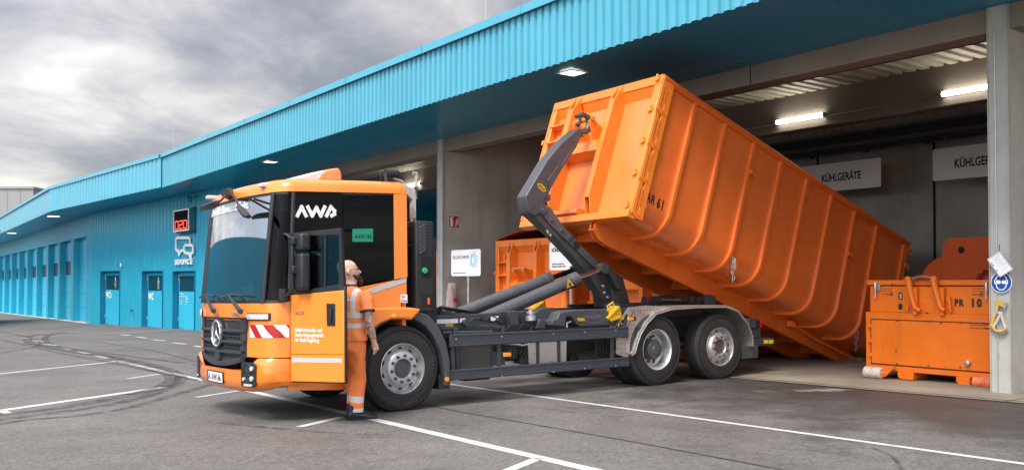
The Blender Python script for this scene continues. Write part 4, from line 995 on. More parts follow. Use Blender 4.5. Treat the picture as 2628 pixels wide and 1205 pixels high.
# windscreen slogan
def on_ws(px, py):
    r_ = ray(px, py); o_ = T.Mi @ CAMP; d_ = (T.Mi.to_3x3() @ r_)
    z = 2.4
    for _ in range(6):
        pts = sorted((q[1], q[0]) for q in outline(z) if q[0] < -1.3)
        best = None
        for a, b in zip(pts, pts[1:]):
            A_ = Vector((a[1], a[0])); B_ = Vector((b[1], b[0])); D_ = B_ - A_; den = d_.x * -D_.y + D_.x * d_.y
            if abs(den) < 1e-9: continue
            t = ((A_.x - o_.x) * -D_.y + D_.x * (A_.y - o_.y)) / den; s_ = (d_.x * (A_.y - o_.y) - d_.y * (A_.x - o_.x)) / den
            if -.001 <= s_ <= 1.001 and (best is None or t < best): best = t
        if best is None: return None
        z = o_.z + d_.z * best
    return o_ + d_ * best
pa, pb = on_ws(548, 534), on_ws(640, 519)
if pa and pb:
    d_ = (pb - pa); sz = .155
    front_text('Umwelt Bewusst.Sein.', .135, 2.08, .66, 2.415, white_m, .012, .003, .15)
# side lettering beside the door (cab rear quarter)
tape = MB(); tape.side(SP([(935, 745), (1043, 710), (1043, 723), (935, 759)]), -.003, .0); tape.build('reflective_stripe', refl_m, cabo)
q = SP([(1028, 755), (1045, 755), (1046, 776), (1028, 776)]); mb = MB(); mb.side(q, -.003, .0); st = mb.build('sticker', white_m, cabo)
a = S(1031, 764); text('lettering', 'E6', .042, black_print, st, plane_m((a[0], -.004, a[1]), (1, 0, 0), (0, 0, 1)), ext=.0005)
a = S(1029, 774); text('lettering', 'Diesel', .042, black_print, st, plane_m((a[0] - .003, -.004, a[1]), (1, 0, 0), (0, 0, 1)), ext=.0005, sx=.85)
a = S(1013, 811, -.09); mb = MB(); mb.lathe([(.034, 0), (.034, -.012), (.022, -.03), (0, -.034)], (a[0], -.073, a[1]), (0, 1, 0), 20); mb.build('marker_lamp', amber, cabo)
# roof furniture
a = T.onv(860, 450, .75)
mb = MB()   # light bar housing seen end-on: clear wedge with amber end
wd = [(-1.35, 2.78), (-.86, 3.0), (-.66, 3.02), (-.60, 2.98), (-.60, 2.80)]
mb.side(SP([(728, 466), (752, 455), (800, 443), (836, 435.5), (845, 466)], .75), .72, 1.05)
mb.build('beacon_bar', mat('beacon_housing', (.60, .60, .62), .25, coat=.4), cabo, bevel=.03)
mb = MB(); mb.side(SP([(808, 466), (816, 448), (834, 436), (866, 431), (872, 440), (875, 466)], .75), .70, 1.06); mb.build('beacon_lens', mat('beacon_amber', (.88, .26, .07), .15, coat=1), cabo, bevel=.03, seg=3)
mb = MB()
for px, py, v in ((677, 473, .35), (540, 504, 2.05)):
    q = T.onv(px, py, v); mb.box(q.x - .05, q.x + .09, v - .05, v + .05, q.z - .035, q.z + .012)
mb.build_each('clearance_lamp', lens_m, cabo, bevel=.012)
q = T.onv(992, 443, .4); mb = MB(); mb.tube([(q.x, .4, q.z - .12), (q.x, .4, q.z - .02)], .03, 10); mb.tube([(q.x - .02, .4, q.z - .01), (q.x + .16, .4, q.z + .0)], [.055, .05], 12); mb.tube([(q.x - .08, .4, q.z - .10), (q.x - .09, .4, q.z), (q.x - .02, .4, q.z + .03)], .006, 6)
mb.build('work_lamp', black_pl, cabo)
ps = [S(x, y, .25) for x, y in ((1011, 457), (1030, 463), (1065, 497), (1065, 560), (1056, 560), (1056, 513), (1035, 492), (1033, 470))]
mb = MB(); mb.side(ps, .22, .30); mb.build('air_duct', mat('grey_plastic', (.45, .45, .46), .5), cabo, bevel=.006)
# mirrors near side
def tb(pts, r, v, n=10): return MB().tube([(S(x, y, v)[0], v, S(x, y, v)[1]) for x, y in pts], r, n)
mv = -.22
mir = MB()
mir.tube([(-1.50, -.01, S(722, 600, 0)[1]), (S(740, 600, mv)[0], mv * .7, S(740, 600, mv)[1]), (S(750, 612, mv)[0], mv, S(750, 612, mv)[1]), (S(752, 740, mv)[0], mv, S(752, 740, mv)[1]), (S(742, 758, mv)[0], mv * .7, S(742, 758, mv)[1]), (-1.50, -.01, S(730, 762, 0)[1])], .016, 10)
mir.tube([(-1.52, -.03, S(728, 772, 0)[1]), (-1.52, -.03, S(728, 740, 0)[1])], [.05, .055], 10)
mo = mir.build('mirror_arm', black_pl, cabo)
for (x0, x1, y0, y1) in ((756, 783, 600, 644), (757, 782, 650, 744)):
    a, b = S(x0, y1, mv), S(x1, y0, mv); mb = MB(); mb.box(a[0], b[0], mv - .16, mv + .06, a[1], b[1]); mb.build('side_mirror', black_pl, cabo, bevel=.035, seg=4)
mb = MB()
for y in (618, 692): a = S(746, y + 10, mv); b = S(766, y - 10, mv); mb.box(a[0], b[0], mv - .05, mv + .05, a[1], b[1])
mb.build_each('mirror_clamp', black_pl, cabo, bevel=.012)
# front mirrors hanging from the roof edge
q0 = on_ws(583, 500); q0 = Vector((-1.62, 1.30, 2.66))
def fp(px, py, u): return T.onu(px, py, u)
m1 = MB(); b0 = fp(582, 498, -1.72); m1.tube([fp(588, 498, -1.66), fp(578, 495, -1.80)], [.07, .055], 12); m1.tube([fp(580, 500, -1.80), fp(566, 515, -1.98), fp(553, 520, -2.05)], .014, 8)
m1.tube([fp(596, 500, -1.78), fp(604, 506, -1.86), fp(609, 520, -1.90), fp(615, 530, -1.92)], .014, 8); m1.build('mirror_arm', black_pl, cabo)
m2 = MB(); m2.tube([fp(519, 537, -2.02), fp(530, 531, -2.03), fp(548, 525, -2.04), fp(556, 519, -2.05)], [(.03, .02), (.07, .03), (.07, .034), (.04, .02)], 14); m2.build('front_mirror', black_pl, cabo, smooth=60)
m3 = MB(); m3.tube([fp(613, 530, -1.92), fp(620, 538, -1.93), fp(632, 552, -1.94), fp(638, 556, -1.94)], [(.03, .02), (.045, .03), (.045, .032), (.03, .02)], 14); m3.build('front_mirror', black_pl, cabo, smooth=60)
# wipers
def wip(p0, p1, p2, name):
    mb = MB(); mb.tube([p0 + Vector((-.05, 0, 0)), p0 + Vector((-.075, 0, .01)), p1 + Vector((-.05, 0, 0)), p2 + Vector((-.03, 0, 0))], [.03, .026, .016, .011], 8); return mb
def on_front(px, py, u=-1.79): return fp(px, py, u)
for (a, b, c, d0, d1) in (((633, 799), (605, 768), (592, 757), (562, 765), (622, 758)), ((563, 798), (546, 775), (533, 759), (512, 762), (548, 760))):
    mb = wip(on_front(*a), on_front(*b), on_front(*c, -1.80), 'w'); 
    mb.build('wiper', black_pl, cabo)
    e0, e1 = on_front(*d0, -1.80), on_front(*d1, -1.80); mb = MB(); mb.tube([e0, (e0 + e1) / 2 + Vector((0, 0, .03)), e1], .012, 6); mb.build('wiper_blade', black_pl, cabo)
# interior
mb = MB(); mb.box(-1.60, -1.25, .25, WT - .2, 1.05, 1.33); mb.box(-1.35, -1.15, .5, 1.1, 1.1, 1.42); dash = mb.build('dashboard', mat('dash_grey', (.22, .23, .24), .6), cabo, bevel=.04)
mb = MB(); mb.lathe([(.205, 0), (.222, .016), (.238, 0), (.222, -.016), (.205, 0)], (-1.10, .62, 1.47), (-.55, 0, .83), 28); mb.tube([(-1.12, .42, 1.46), (-1.13, .62, 1.45), (-1.12, .82, 1.46)], .018, 8); mb.build('steering_wheel', black_pl, cabo)
for v in (.62, 1.30, 1.85):
    mb = MB(); mb.box(-.85, -.35, v - .24, v + .24, 1.0, 1.16); mb.side([(-.42, 1.1), (-.26, 1.12), (-.14, 1.85), (-.26, 1.87)], v - .22, v + .22); mb.box(-.24, -.12, v - .12, v + .12, 1.88, 2.08); mb.build('seat', mat('seat_cloth', (.03, .035, .045), .85), cabo, bevel=.04)
mb = MB(); mb.box(-1.52, -1.30, 1.45, 1.95, 1.33, 1.40); mb.box(-1.50, -1.47, 1.0, 1.3, 1.34, 1.52); mb.build('paperwork', white_m, cabo)
mb = MB(); mb.box(-1.5, -1.28, .55, .80, 1.36, 1.46); mb.box(-1.45, -1.25, 1.0, 1.25, 1.33, 1.43); mb.build('clipboard', mat('maroon', (.2, .02, .04), .6), cabo)

# ---- open driver's door: hinge at u=-1.45 near side
D = Vector((-1.45, -.005, 0)); ang = math.atan2(-.80, .28); DL = .86
dr = empty('door', None, truck); dr.matrix_local = Matrix.Translation(D) @ Matrix.Rotation(ang, 4, 'Z')
DF = Frame((0, 0, 0), 0); DF.M = T.M @ (Matrix.Translation(D) @ Matrix.Rotation(ang, 4, 'Z')); DF.Mi = DF.M.inverted(); DF.ax = tuple(DF.M.to_3x3().col[i] for i in range(3)); DF.o = DF.M.translation
def DS(x, y, v=0): q = DF.onv(x, y, v); return (q.x, q.z)
dz = lambda pts, v=0: [DS(x, y, v) for x, y in pts]
b1, b2, b3, b4 = dz([(746, 978), (883, 981), (881, 744), (745, 757)])
mb = MB(); mb.side([b1, b2, b3, b4], .0, .05); dpan = mb.build('door_panel', cab_orange, dr, bevel=.008)
mb = MB(); mb.side([(b1[0] + .003, b1[1] - .012), (b2[0] + .012, b2[1] - .012), (b3[0] + .012, b3[1] + .04), (b4[0], b4[1] + .02)], .012, .05); mb.build('door_lining', black_pl, dr, bevel=.01)
t1, t2 = dz([(735, 597), (872, 585)])
def ring(outer, inner, v0, v1):
    mb = MB(); n = len(outer)
    for i in range(n):
        j = (i + 1) % n; mb.hexa([(outer[i][0], v0, outer[i][1]), (outer[j][0], v0, outer[j][1]), (inner[j][0], v0, inner[j][1]), (inner[i][0], v0, inner[i][1]), (outer[i][0], v1, outer[i][1]), (outer[j][0], v1, outer[j][1]), (inner[j][0], v1, inner[j][1]), (inner[i][0], v1, inner[i][1])])
    return mb
outer = [b4, (b3[0], b3[1]), dz([(872, 585)])[0], dz([(736, 598)])[0]]; inner = dz([(757, 748), (867, 729), (869, 602), (758, 605)])
ring(outer, inner, .008, .05).build('window_frame', black_pl, dr, bevel=.003)
mb = MB(); mb.side([(inner[0][0] - .01, inner[0][1] - .01), (inner[1][0] + .01, inner[1][1] - .01), (inner[2][0] + .01, inner[2][1] + .01), (inner[3][0] - .01, inner[3][1] + .01)], .02, .026); mb.build('door_window', door_glass, dr)
c0, c1 = dz([(832, 736), (833, 603)]); MB().side([(c0[0] - .012, c0[1]), (c0[0] + .012, c0[1]), (c1[0] + .012, c1[1]), (c1[0] - .012, c1[1])], .006, .04).build('window_frame', black_pl, dr)
q = dz([(839, 778), (861, 778), (861, 835), (840, 835)]); mb = MB(); mb.side(q, -.012, .0); hd = mb.build('handle', black_pl, dr, bevel=.008)
q = dz([(848, 792), (855, 792), (855, 826), (848, 826)]); mb = MB(); mb.side(q, -.035, -.014); mb.build('grip', black_pl, hd, bevel=.006)
q = dz([(750, 916), (878, 919), (878, 930), (750, 929)]); mb = MB(); mb.side(q, -.003, 0); mb.build('reflective_stripe', refl_m, dr)
q = dz([(747, 907), (881, 908), (881, 909.2), (747, 908.2)]); mb = MB(); mb.side(q, -.0015, 0); mb.build('panel_line', hole, dr)
for k, (s, y) in enumerate((('Abfallwirtschafts- und', 850), ('Stadtreinigungsbetrieb', 862.7), ('der Stadt Augsburg', 875.4))):
    a = DS(757, y); b = DS(846, y); text('lettering', s, .062, white_m, dr, plane_m((a[0], -.003, a[1]), (1, 0, 0), (0, 0, 1)), ext=.0006, bold=.0008, sx=(DS((843, 847, 830)[k], y)[0] - a[0]) / (.062 * (10.7, 11.0, 9.15)[k]))
a = DS(757, 806); text('model_number', '2635', .05, mat('chrome_letter', (.7, .7, .7)), dr, plane_m((a[0], -.003, a[1]), (1, 0, 0), (0, 0, 1)), ext=.002, sx=1.5, bold=.001, shear=.2)
# ================================================================== CHASSIS, FENDERS, HOOK LIFT
mb = MB()
for v in (VC - .42, VC + .34): mb.box(-.9, 6.7, v, v + .08, .72, .98)
for u in (.6, 1.8, 3.0, 3.9, 5.0, 6.3): mb.box(u, u + .1, VC - .34, VC + .34, .76, .92)
mb.build('chassis_rail', steel_dk, truck, bevel=.006)
# side guard: two broad rails on posts
for (a, b, c, d) in (((1156, 860), (1613, 835), (1613, 866), (1156, 889)), ((1156, 952), (1615, 912), (1615, 936), (1156, 980))):
    q = SP([a, b, c, d]); mb = MB(); z1 = (q[0][1] + q[1][1]) / 2; z0 = (q[2][1] + q[3][1]) / 2
    x0, x1 = q[0][0], q[1][0]; mb.box(x0, x1, .0, .035, z0, z1); mb.box(x0, x1, -.008, .0, z0 + .012, z0 + .022); mb.box(x0, x1, -.008, .0, z1 - .022, z1 - .012); mb.box(x0, x1, .035, .06, z0, z0 + .01)
    mb.build('side_guard', mat('guard_grey', (.042, .05, .066), .42, var=.12, vscale=5, dirt=.3, dirtcol=(.08, .07, .06)), truck, bevel=.004)
zg0, zg1 = S(1156, 970)[1], S(1156, 880)[1]
for px in (1167, 1286, 1577):
    u = S(px, 920)[0]; mb = MB(); mb.box(u - .028, u + .028, .035, .065, .34, .86); mb.build('guard_post', steel_dk, truck, bevel=.004)
    mb = MB()
    for k in range(7): mb.lathe([(.006, 0), (0, -.0005)], (u, .034, .42 + k * .055), (0, 1, 0), 8)
    mb.build('bolt_hole', hole, truck)
# cooler box with ribs
a = S(1172, 960, .12); b = S(1264, 880, .12); mb = MB(); mb.box(a[0], b[0], .12, .60, .36, .84); cb = mb.build('cooler_box', steel_dk, truck)
mb = MB(); n = 46
for k in range(n): x = a[0] + .05 + (b[0] - a[0] - .1) * k / n; mb.box(x, x + (b[0] - a[0]) / n * .45, .108, .119, .40, .80)
mb.build('cooling_fins', mat('fin_grey', (.09, .085, .075), .6), cb)
# valve block, hoses, brackets between box and tank
mb = MB(); a = S(1270, 940, .35); b = S(1352, 880, .35); mb.box(a[0] + .35, b[0] - .02, .35, .60, .50, .82); mb.box(a[0], b[0] - .3, .45, .60, .42, .60)
random.seed(3)
for k in range(7): x = a[0] + .08 + k * .07; mb.tube([(x, .30, .82), (x + .02, .24, .70 + .02 * (k % 3)), (x + .10, .26, .60), (x + .12, .34, .50)], .012, 6)
for k in range(5): mb.tube([(a[0] + .05, .26 + k * .02, .78 - k * .035), (b[0] - .2, .24 + k * .02, .76 - k * .03)], .011, 6)
mb.build('valve_block', steel_dk, truck)
mb = MB(); mb.tube([(a[0] + .05, .22, .80), (a[0] + .2, .2, .76), (a[0] + .42, .22, .77), (a[0] + .6, .25, .72)], .014, 8); mb.tube([(a[0] + .1, .2, .72), (a[0] + .3, .2, .70), (a[0] + .5, .22, .66)], .012, 8); mb.build('hose', galv, truck)
a = S(1293, 912, .03); q = T.onv(1302, 909, .02)
for px, py in ((1302, 909),):
    c = S(px, py, .0); mb = MB(); mb.box(c[0] - .055, c[0] + .055, -.012, .02, c[1] - .025, c[1] + .025); mb.build('side_marker', amber, truck, bevel=.004)
# stainless urea/air tank with straps
a = S(1356, 930, .10); b = S(1452, 880, .10); x0, x1 = a[0], b[0]
mb = MB(); prof = rrect(.60, .50, .09, .40, .56, 6); mb.prism([(p[0], p[1]) for p in prof], lambda p, t: (t, p[0], p[1]), x0, x1)
tk = mb.build('tank', mat('brushed_steel', (.52, .49, .44), .34, metal=.55, var=.06, vscale=9), truck, bevel=.006)
mb = MB()
for x in (x0 + .16, x1 - .13): mb.prism([(p[0], p[1]) for p in rrect(.61, .51, .092, .40, .56, 6)], lambda p, t: (t, p[0], p[1]), x - .03, x + .03)
mb.build('tank_strap', steel_dk, tk)
mb = MB()
for x in (x0, x1): mb.prism([(p[0], p[1]) for p in rrect(.612, .512, .093, .40, .56, 6)], lambda p, t: (t, p[0], p[1]), x - .006, x + .006)
mb.build('tank_rim', chrome, tk)
# propeller area, brackets behind the guard rear part
mb = MB(); a = S(1470, 930, .5); mb.tube([(1.0, VC, .55), (4.2, VC, .55)], .06, 12); mb.tube([(a[0], .45, .42), (a[0] + .9, .45, .42)], .11, 14)
mb.side([(a[0] + .35, .80), (a[0] + .55, .80), (a[0] + .42, .42), (a[0] + .30, .42)], .35, .40); mb.side([(a[0] + .75, .80), (a[0] + .62, .40), (a[0] + .48, .40), (a[0] + .58, .80)], .35, .40)
mb.box(.75, 3.9, .62, .70, .45, .80); mb.box(1.1, 1.5, .3, .9, .26, .38)
mb.build('underframe', mat('underframe_dark', (.025, .025, .025), .6, var=.2), truck, bevel=.01)
# --- front fender behind the cab (dark plastic)
fo = SP([(1050, 806), (1070, 798), (1100, 808), (1125, 835), (1144, 875), (1155, 925), (1156, 990), (1142, 990), (1141, 950), (1132, 905), (1112, 862), (1090, 835), (1066, 820)], -.02)
mb = MB(); mb.side(fo, -.03, .34); mb.build('front_fender', mat('fender_grey', (.06, .065, .075), .5, var=.08), truck, bevel=.018, seg=3)
fi = SP([(1000, 838), (1060, 826), (1095, 848), (1125, 905), (1136, 960), (1138, 985), (1128, 985), (1118, 920), (1090, 865), (1050, 845)], .05)
mb = MB(); mb.side([(R_ * math.cos(R(t)), RWZ + R_ * math.sin(R(t))) for t in range(-8, 175, 6) for R_ in (.60,)] + [(.64 * math.cos(R(t)), RWZ + .64 * math.sin(R(t))) for t in range(174, -9, -6)], .02, .55); mb.build('wheel_housing', black_pl, truck)
mb = MB(); mb.box(.52, .68, .02, .40, .22, .40); mb.build('mud_flap', black_pl, truck)
a = S(1146, 972, -.03); mb = MB(); mb.lathe([(.030, 0), (.030, -.012), (0, -.014)], (a[0], -.035, a[1]), (0, 1, 0), 20); mb.lathe([(.008, -.0145), (0, -.016)], (a[0], -.035, a[1]), (0, 1, 0), 8, 0); mb.build('side_marker', amber, truck)
# --- intake tower behind the cab
zt_ = S(1090, 567)[1]
u0, u1 = S(1067, 600)[0], S(1113, 600)[0]
mb = MB(); mb.box(u0, u1, .0, .48, 1.18, zt_); tw = mb.build('intake_tower', black_pl, truck, bevel=.02, seg=3)
q = SP([(1072, 572), (1095, 572), (1094, 649), (1071, 648)]); mb = MB(); mb.side(q, -.006, .0); mb.build('louvre_frame', mat('tower_edge', (.035, .036, .042), .5), tw, bevel=.004)
mb = MB()
for k in range(9):
    y = 582 + k * 8; a = S(1076, y + 4, -.01); b = S(1091, y - 8, -.01); d = Vector((b[0] - a[0], 0, b[1] - a[1])); n_ = Vector((-d.z, 0, d.x)).normalized() * .009
    p = Vector((a[0], -.007, a[1])); mb.hexa([p - n_, p + d - n_, p + d - n_ + Vector((0, -.012, 0)), p - n_ + Vector((0, -.012, 0)), p + n_, p + d + n_, p + d + n_ + Vector((0, -.004, 0)), p + n_ + Vector((0, -.004, 0))])
mb.build('louvre', mat('louvre_dark', (.03, .03, .034), .5), tw, smooth=0)
mb = MB()
for (x0, x1, y0, y1) in ((1082, 1108, 658, 712), (1082, 1110, 752, 787)): mb.side(SP([(x0, y0), (x1, y0), (x1, y1), (x0, y1)]), -.004, -.001)
mb.build_each('recess', hole, tw, smooth=0)
mb = MB(); a = S(1088, 694); mb.lathe([(.036, 0), (.040, -.01), (.035, -.03), (0, -.034)], (a[0], -.006, a[1]), (0, 1, 0), 9); mb.build('filler_cap', mat('green_cap', (.02, .36, .12), .4), tw)
mb = MB(); a = S(1099, 772); mb.box(a[0] - .012, a[0] + .012, -.02, -.005, a[1] - .04, a[1] + .04); mb.build('red_tag', mat('tag_red', (.8, .12, .02), .4), tw)
mb = MB()
for y in (578, 590): pass
mb.tube([(u0 - .1, .1, S(1060, 578)[1]), (u0, .1, S(1060, 578)[1])], .012, 6); mb.tube([(u0 - .1, .1, S(1060, 628)[1]), (u0, .1, S(1060, 628)[1])], .01, 6); mb.box(.07, u1 + .25, .35, WT - .3, 1.0, 2.1); mb.build('cab_rear_unit', mat('rear_unit', (.02, .022, .026), .6), truck)
# --- rear fender of tread plate over both rear wheels
fpx = [(1607, 915), (1620, 912), (1629, 905), (1634, 884), (1644, 856), (1660, 830), (1683, 806), (1723, 794), (1790, 789), (1862, 788), (1891, 799), (1917, 832), (1929, 865), (1930, 888)]
arcp = SP(fpx[1:], -.02)
mb = MB(); n = len(arcp); th = .012
outer_ = []; 
for i, p in enumerate(arcp):
    a = Vector(arcp[max(i - 1, 0)]); b = Vector(arcp[min(i + 1, n - 1)]); d = (b - a).normalized(); nn_ = Vector((-d.y, d.x)); outer_.append((p[0] + nn_.x * .035, p[1] + nn_.y * .035))
mb.grid([[Vector((p[0], v, p[1] + (.0))) for p in outer_] for v in (-.03, .30, .66)])
mb.grid([[Vector((p[0], -.03, p[1])) for p in outer_], [Vector((p[0], -.03, p[1])) for p in arcp]])
fe = mb.build('rear_fender', checker, truck, smooth=60, solid=.006)
ap = SP([(1583, 842), (1606, 800), (1614, 788), (1660, 783), (1723, 786)] + fpx[:8][::-1] + [(1583, 908)], .03)
mb = MB(); mb.side(ap, .038, .05); mb.side(SP([(1543, 862), (1580, 862), (1580, 916), (1543, 916)], .4), .40, .41); mb.build('fender_apron', checker, fe)
far = MB(); far.grid([[Vector((p[0], v, p[1])) for p in outer_] for v in (WT - .62, WT + .02)]); far.build('rear_fender', checker, truck, smooth=60, solid=.006)
mb = MB()
for p in arcp: pass
mb.tube([(p[0], -.034, p[1] - .0) for p in arcp], .007, 6); mb.build('fender_edge', galv, fe)
# tail: lamp, bracket, bumper beam and flap
def sbx(x0, y0, x1, y1, v0, v1, name, m, parent=truck, bevel=.006, vv=None):
    a = S(x0, y1, v0 if vv is None else vv); b = S(x1, y0, v0 if vv is None else vv); mb = MB(); mb.box(a[0], b[0], v0, v1, a[1], b[1]); return mb.build(name, m, parent, bevel=bevel)
sbx(1921, 816, 1941, 842, .08, .5, 'lamp_bracket', steel_dk); tl = sbx(1938, 820, 1951, 841, .10, .48, 'tail_lamp', black_pl); sbx(1950, 821, 1956, 840, .10, .48, 'lamp_lens', mat('tail_red', (.6, .01, .02), .2, coat=.6), tl)
sbx(1930, 842, 1952, 868, .10, .40, 'tail_box', steel_dk); sbx(1932, 866, 1985, 888, .10, 2.2, 'rear_bumper_beam', steel_dk)
for x in (1961, 1974): sbx(x, 871, x + 11, 881, .094, .10, 'reflector', mat('yellow_reflector', (.85, .6, .02), .3))
sbx(1905, 884, 1945, 920, .06, .5, 'mud_flap', mat('flap_grey', (.07, .075, .08), .6))
mb = MB(); mb.tube([(6.3, .4, .72), (6.75, .4, .72), (6.8, .4, .5)], .03, 8); mb.box(6.2, 6.7, .5, WT - .5, .62, .9); mb.build('tail_frame', steel_dk, truck)
# tipping rollers at the tail
mb = MB(); 
for v in (VC - .52, VC + .38): mb.tube([(6.28, v, 1.22), (6.28, v + .14, 1.22)], .10, 18)
mb.side([(6.0, .95), (6.45, .95), (6.36, 1.3), (6.2, 1.3)], VC - .56, VC - .53); mb.side([(6.0, .95), (6.45, .95), (6.36, 1.3), (6.2, 1.3)], VC + .53, VC + .56); mb.build_each('tail_roller', steel_dk, truck)

# --- body rail / deck equipment seen above the guard
mb = MB()
z0 = .99
mb.side(SP([(1105, 812), (1180, 808), (1290, 800), (1300, 796), (1330, 796), (1330, 828), (1290, 845), (1105, 848)], .45), .45, .55)
mb.box(2.0, 5.9, .50, .60, .98, 1.14); mb.box(.9, 5.9, WT - .60, WT - .5, .98, 1.14)
mb.side(SP([(1303, 799), (1330, 797), (1332, 835), (1313, 838)], .3), .3, .45)
mb.side(SP([(1348, 815), (1372, 794), (1384, 790), (1410, 788), (1412, 800), (1400, 822), (1380, 840), (1350, 838)], .4), .3, .4)
mb.side(SP([(1385, 818), (1400, 818), (1400, 842), (1375, 842)], .2), .2, .35)
bf = mb.build('body_frame', steel_dk, truck, bevel=.008)
mb = MB(); 
for (x0, y0, x1, y1) in ((1121, 818, 1175, 829), (1180, 816, 1194, 826), (1260, 811, 1279, 822)): mb.side(SP([(x0, y0 + 1), (x1, y0 - 1), (x1, y1 - 1), (x0, y1 + 1)], .445), .442, .448)
mb.build('label_plate', white_m, bf)
mb = MB(); mb.side(SP([(1143, 829), (1163, 828), (1163, 837), (1143, 837)], .445), .442, .448); mb.build('warning_sticker', yellow_m, bf)
mb = MB(); mb.tube([(S(1195, 836, .4)[0], .4, S(1195, 836, .4)[1]), (S(1215, 815, .4)[0], .4, S(1215, 815, .4)[1]), (S(1260, 825, .4)[0], .4, S(1260, 825, .4)[1])], .012, 8)
mb.tube([(S(1135, 855, .2)[0], .2, S(1135, 855, .2)[1]), (S(1262, 852, .2)[0], .2, S(1262, 852, .2)[1])], .03, 12); mb.tube([(S(1200, 826, .35)[0], .35, S(1200, 828, .35)[1]), (S(1200, 826, .35)[0], .42, S(1200, 828, .35)[1])], .05, 16)
mb.side(SP([(1230, 833), (1292, 836), (1292, 842), (1230, 838)], .12), .08, .12); mb.side(SP([(1126, 836), (1170, 838), (1170, 857), (1160, 857), (1160, 843), (1126, 842)], .1), .06, .1); mb.side(SP([(1283, 838), (1292, 838), (1292, 856), (1283, 856)], .12), .08, .12)
mb.build('body_bracket', steel_dk, truck, bevel=.004)
c = T.onv(1362, 812, .25); mb = MB(); mb.lathe([(0, .10), (.03, .10), (.03, .075), (.062, .07), (.062, .04), (.04, .035), (.04, .02), (.075, .015), (.075, -.05), (.04, -.055)], (c.x, .25, c.z), (0, 0, 1), 20); mb.build('lubricant_cup', galv, truck)
# tool locker cover
cov = SP([(1430, 802), (1470, 797), (1548, 793), (1578, 828), (1576, 834), (1485, 838), (1474, 828), (1466, 810), (1447, 812), (1444, 838), (1412, 836), (1412, 818), (1430, 820)], .14)
cov = SP([(1433, 800), (1470, 795), (1548, 793), (1578, 828), (1576, 834), (1485, 838), (1474, 830), (1462, 812), (1450, 812), (1446, 838), (1412, 834), (1413, 820), (1425, 818)], .14)
mb = MB(); mb.side(cov, .10, .40); lk_ = mb.build('locker_cover', mat('cover_grey', (.055, .055, .062), .5, var=.1, bump=.1, bscale=90), truck, bevel=.016, seg=3)
mb = MB(); mb.side(SP([(1481, 815), (1498, 815), (1502, 823), (1484, 823)], .095), .092, .1); mb.build('warning_sticker', yellow_m, lk_)
mm = mat('moulded_mark', (.12, .12, .13), .5)
a = S(1500, 818, .09); text('embossed_lettering', 'MEILLER', .075, mm, lk_, plane_m((a[0] + .02, .098, a[1] - .01), (1, 0, .02), (0, 0, 1)), ext=.002, bold=.001, sx=1.1)
mb = MB(); q = SP([(1497, 812), (1520, 804), (1545, 812), (1545, 824), (1520, 829), (1498, 822)], .095); strokes(mb, [[(p[0], p[1]) for p in q] + [q[0]]], .008, plane_m((0, .099, 0), (1, 0, 0), (0, 0, 1)), .002); mb.build('embossed_mark', mm, lk_)
mb = MB(); mb.side(SP([(1543, 798), (1560, 796), (1578, 826), (1578, 834)], .12), .12, .18); mb.side(SP([(1566, 800), (1586, 800), (1586, 778), (1570, 778)], .5), .45, .6); mb.build('body_bracket', steel_dk, truck, bevel=.006)
mb = MB(); mb.tube([(S(1455, 836, .09)[0], .09, S(1455, 840, .09)[1]), (S(1455, 830, .09)[0], .09, S(1455, 828, .09)[1]), (S(1466, 824, .09)[0], .10, S(1466, 825, .09)[1])], .014, 8); mb.build('grab_handle', galv, lk_)
# yellow wheel chocks carried on the body (own things)
def chock(px, py, v, size, rot, label):
    q = T.onv(px, py, v); e = empty('wheel_chock', T.M @ Matrix.Translation((q.x, v, q.z)) @ Matrix.Rotation(rot, 4, 'Y'))
    tag(e, label, 'wheel chock', 'yellow wheel chocks on the truck'); s = size; mb = MB()
    for k in range(6): mb.tube([(-.15 * s + .05 * s * k, -.07, -.01 * s + .024 * s * k), (-.15 * s + .05 * s * k, .11, -.01 * s + .024 * s * k)], .027 * s, 10)
    for k in range(4): mb.tube([(-.10 * s + .06 * s * k, -.07, -.06 * s), (-.10 * s + .06 * s * k, .11, -.06 * s)], .027 * s, 10)
    mb.side([(-.16 * s, -.05 * s), (.16 * s, -.07 * s), (.15 * s, .10 * s), (.10 * s, .10 * s), (-.14 * s, -.01 * s)], -.05, .09); mb.build('wedge', yellow_m, e, bevel=.004)
    mb = MB(); mb.tube([(-.06 * s, .02, .1 * s), (-.06 * s, .02, .17 * s), (.08 * s, .02, .21 * s), (.10 * s, .02, .13 * s)], .014 * s, 8); mb.build('handle', yellow_m, e)
chock(1572, 808, .12, .85, R(-12), 'ribbed yellow wheel chock on a holder in front of the tread plate fender')
chock(1382, 790, 1.75, .75, R(-4), 'yellow wheel chock lying on the far side of the body frame')
mb = MB(); q = T.onv(1590, 815, .06); mb.side(SP([(1574, 838), (1590, 838), (1604, 804), (1608, 806), (1606, 838), (1578, 840)], .05), .03, .06); mb.build('chock_holder', steel_dk, truck, bevel=.004)
mb = MB()
for x, y, r in ((1599, 816, .022), (1588, 833, .018), (1595, 829, .014)): c = S(x, y, .028); mb.lathe([(r, 0), (0, -.001)], (c[0], .029, c[1]), (0, 1, 0), 14)
mb.build('holder_hole', yellow_m, truck)
q = S(1617, 817, -.02); mb = MB(); mb.box(q[0] - .055, q[0] + .05, -.05, -.02, q[1] - .022, q[1] + .022); mb.build('side_marker', amber, truck, bevel=.004); mb = MB(); mb.box(q[0] + .03, q[0] + .10, -.04, .0, q[1] - .03, q[1] + .03); mb.tube([(q[0] - .02, -.0, q[1] - .12), (q[0] + .09, -.0, q[1] + .12)], .006, 6); mb.build('marker_bracket', black_pl, truck)
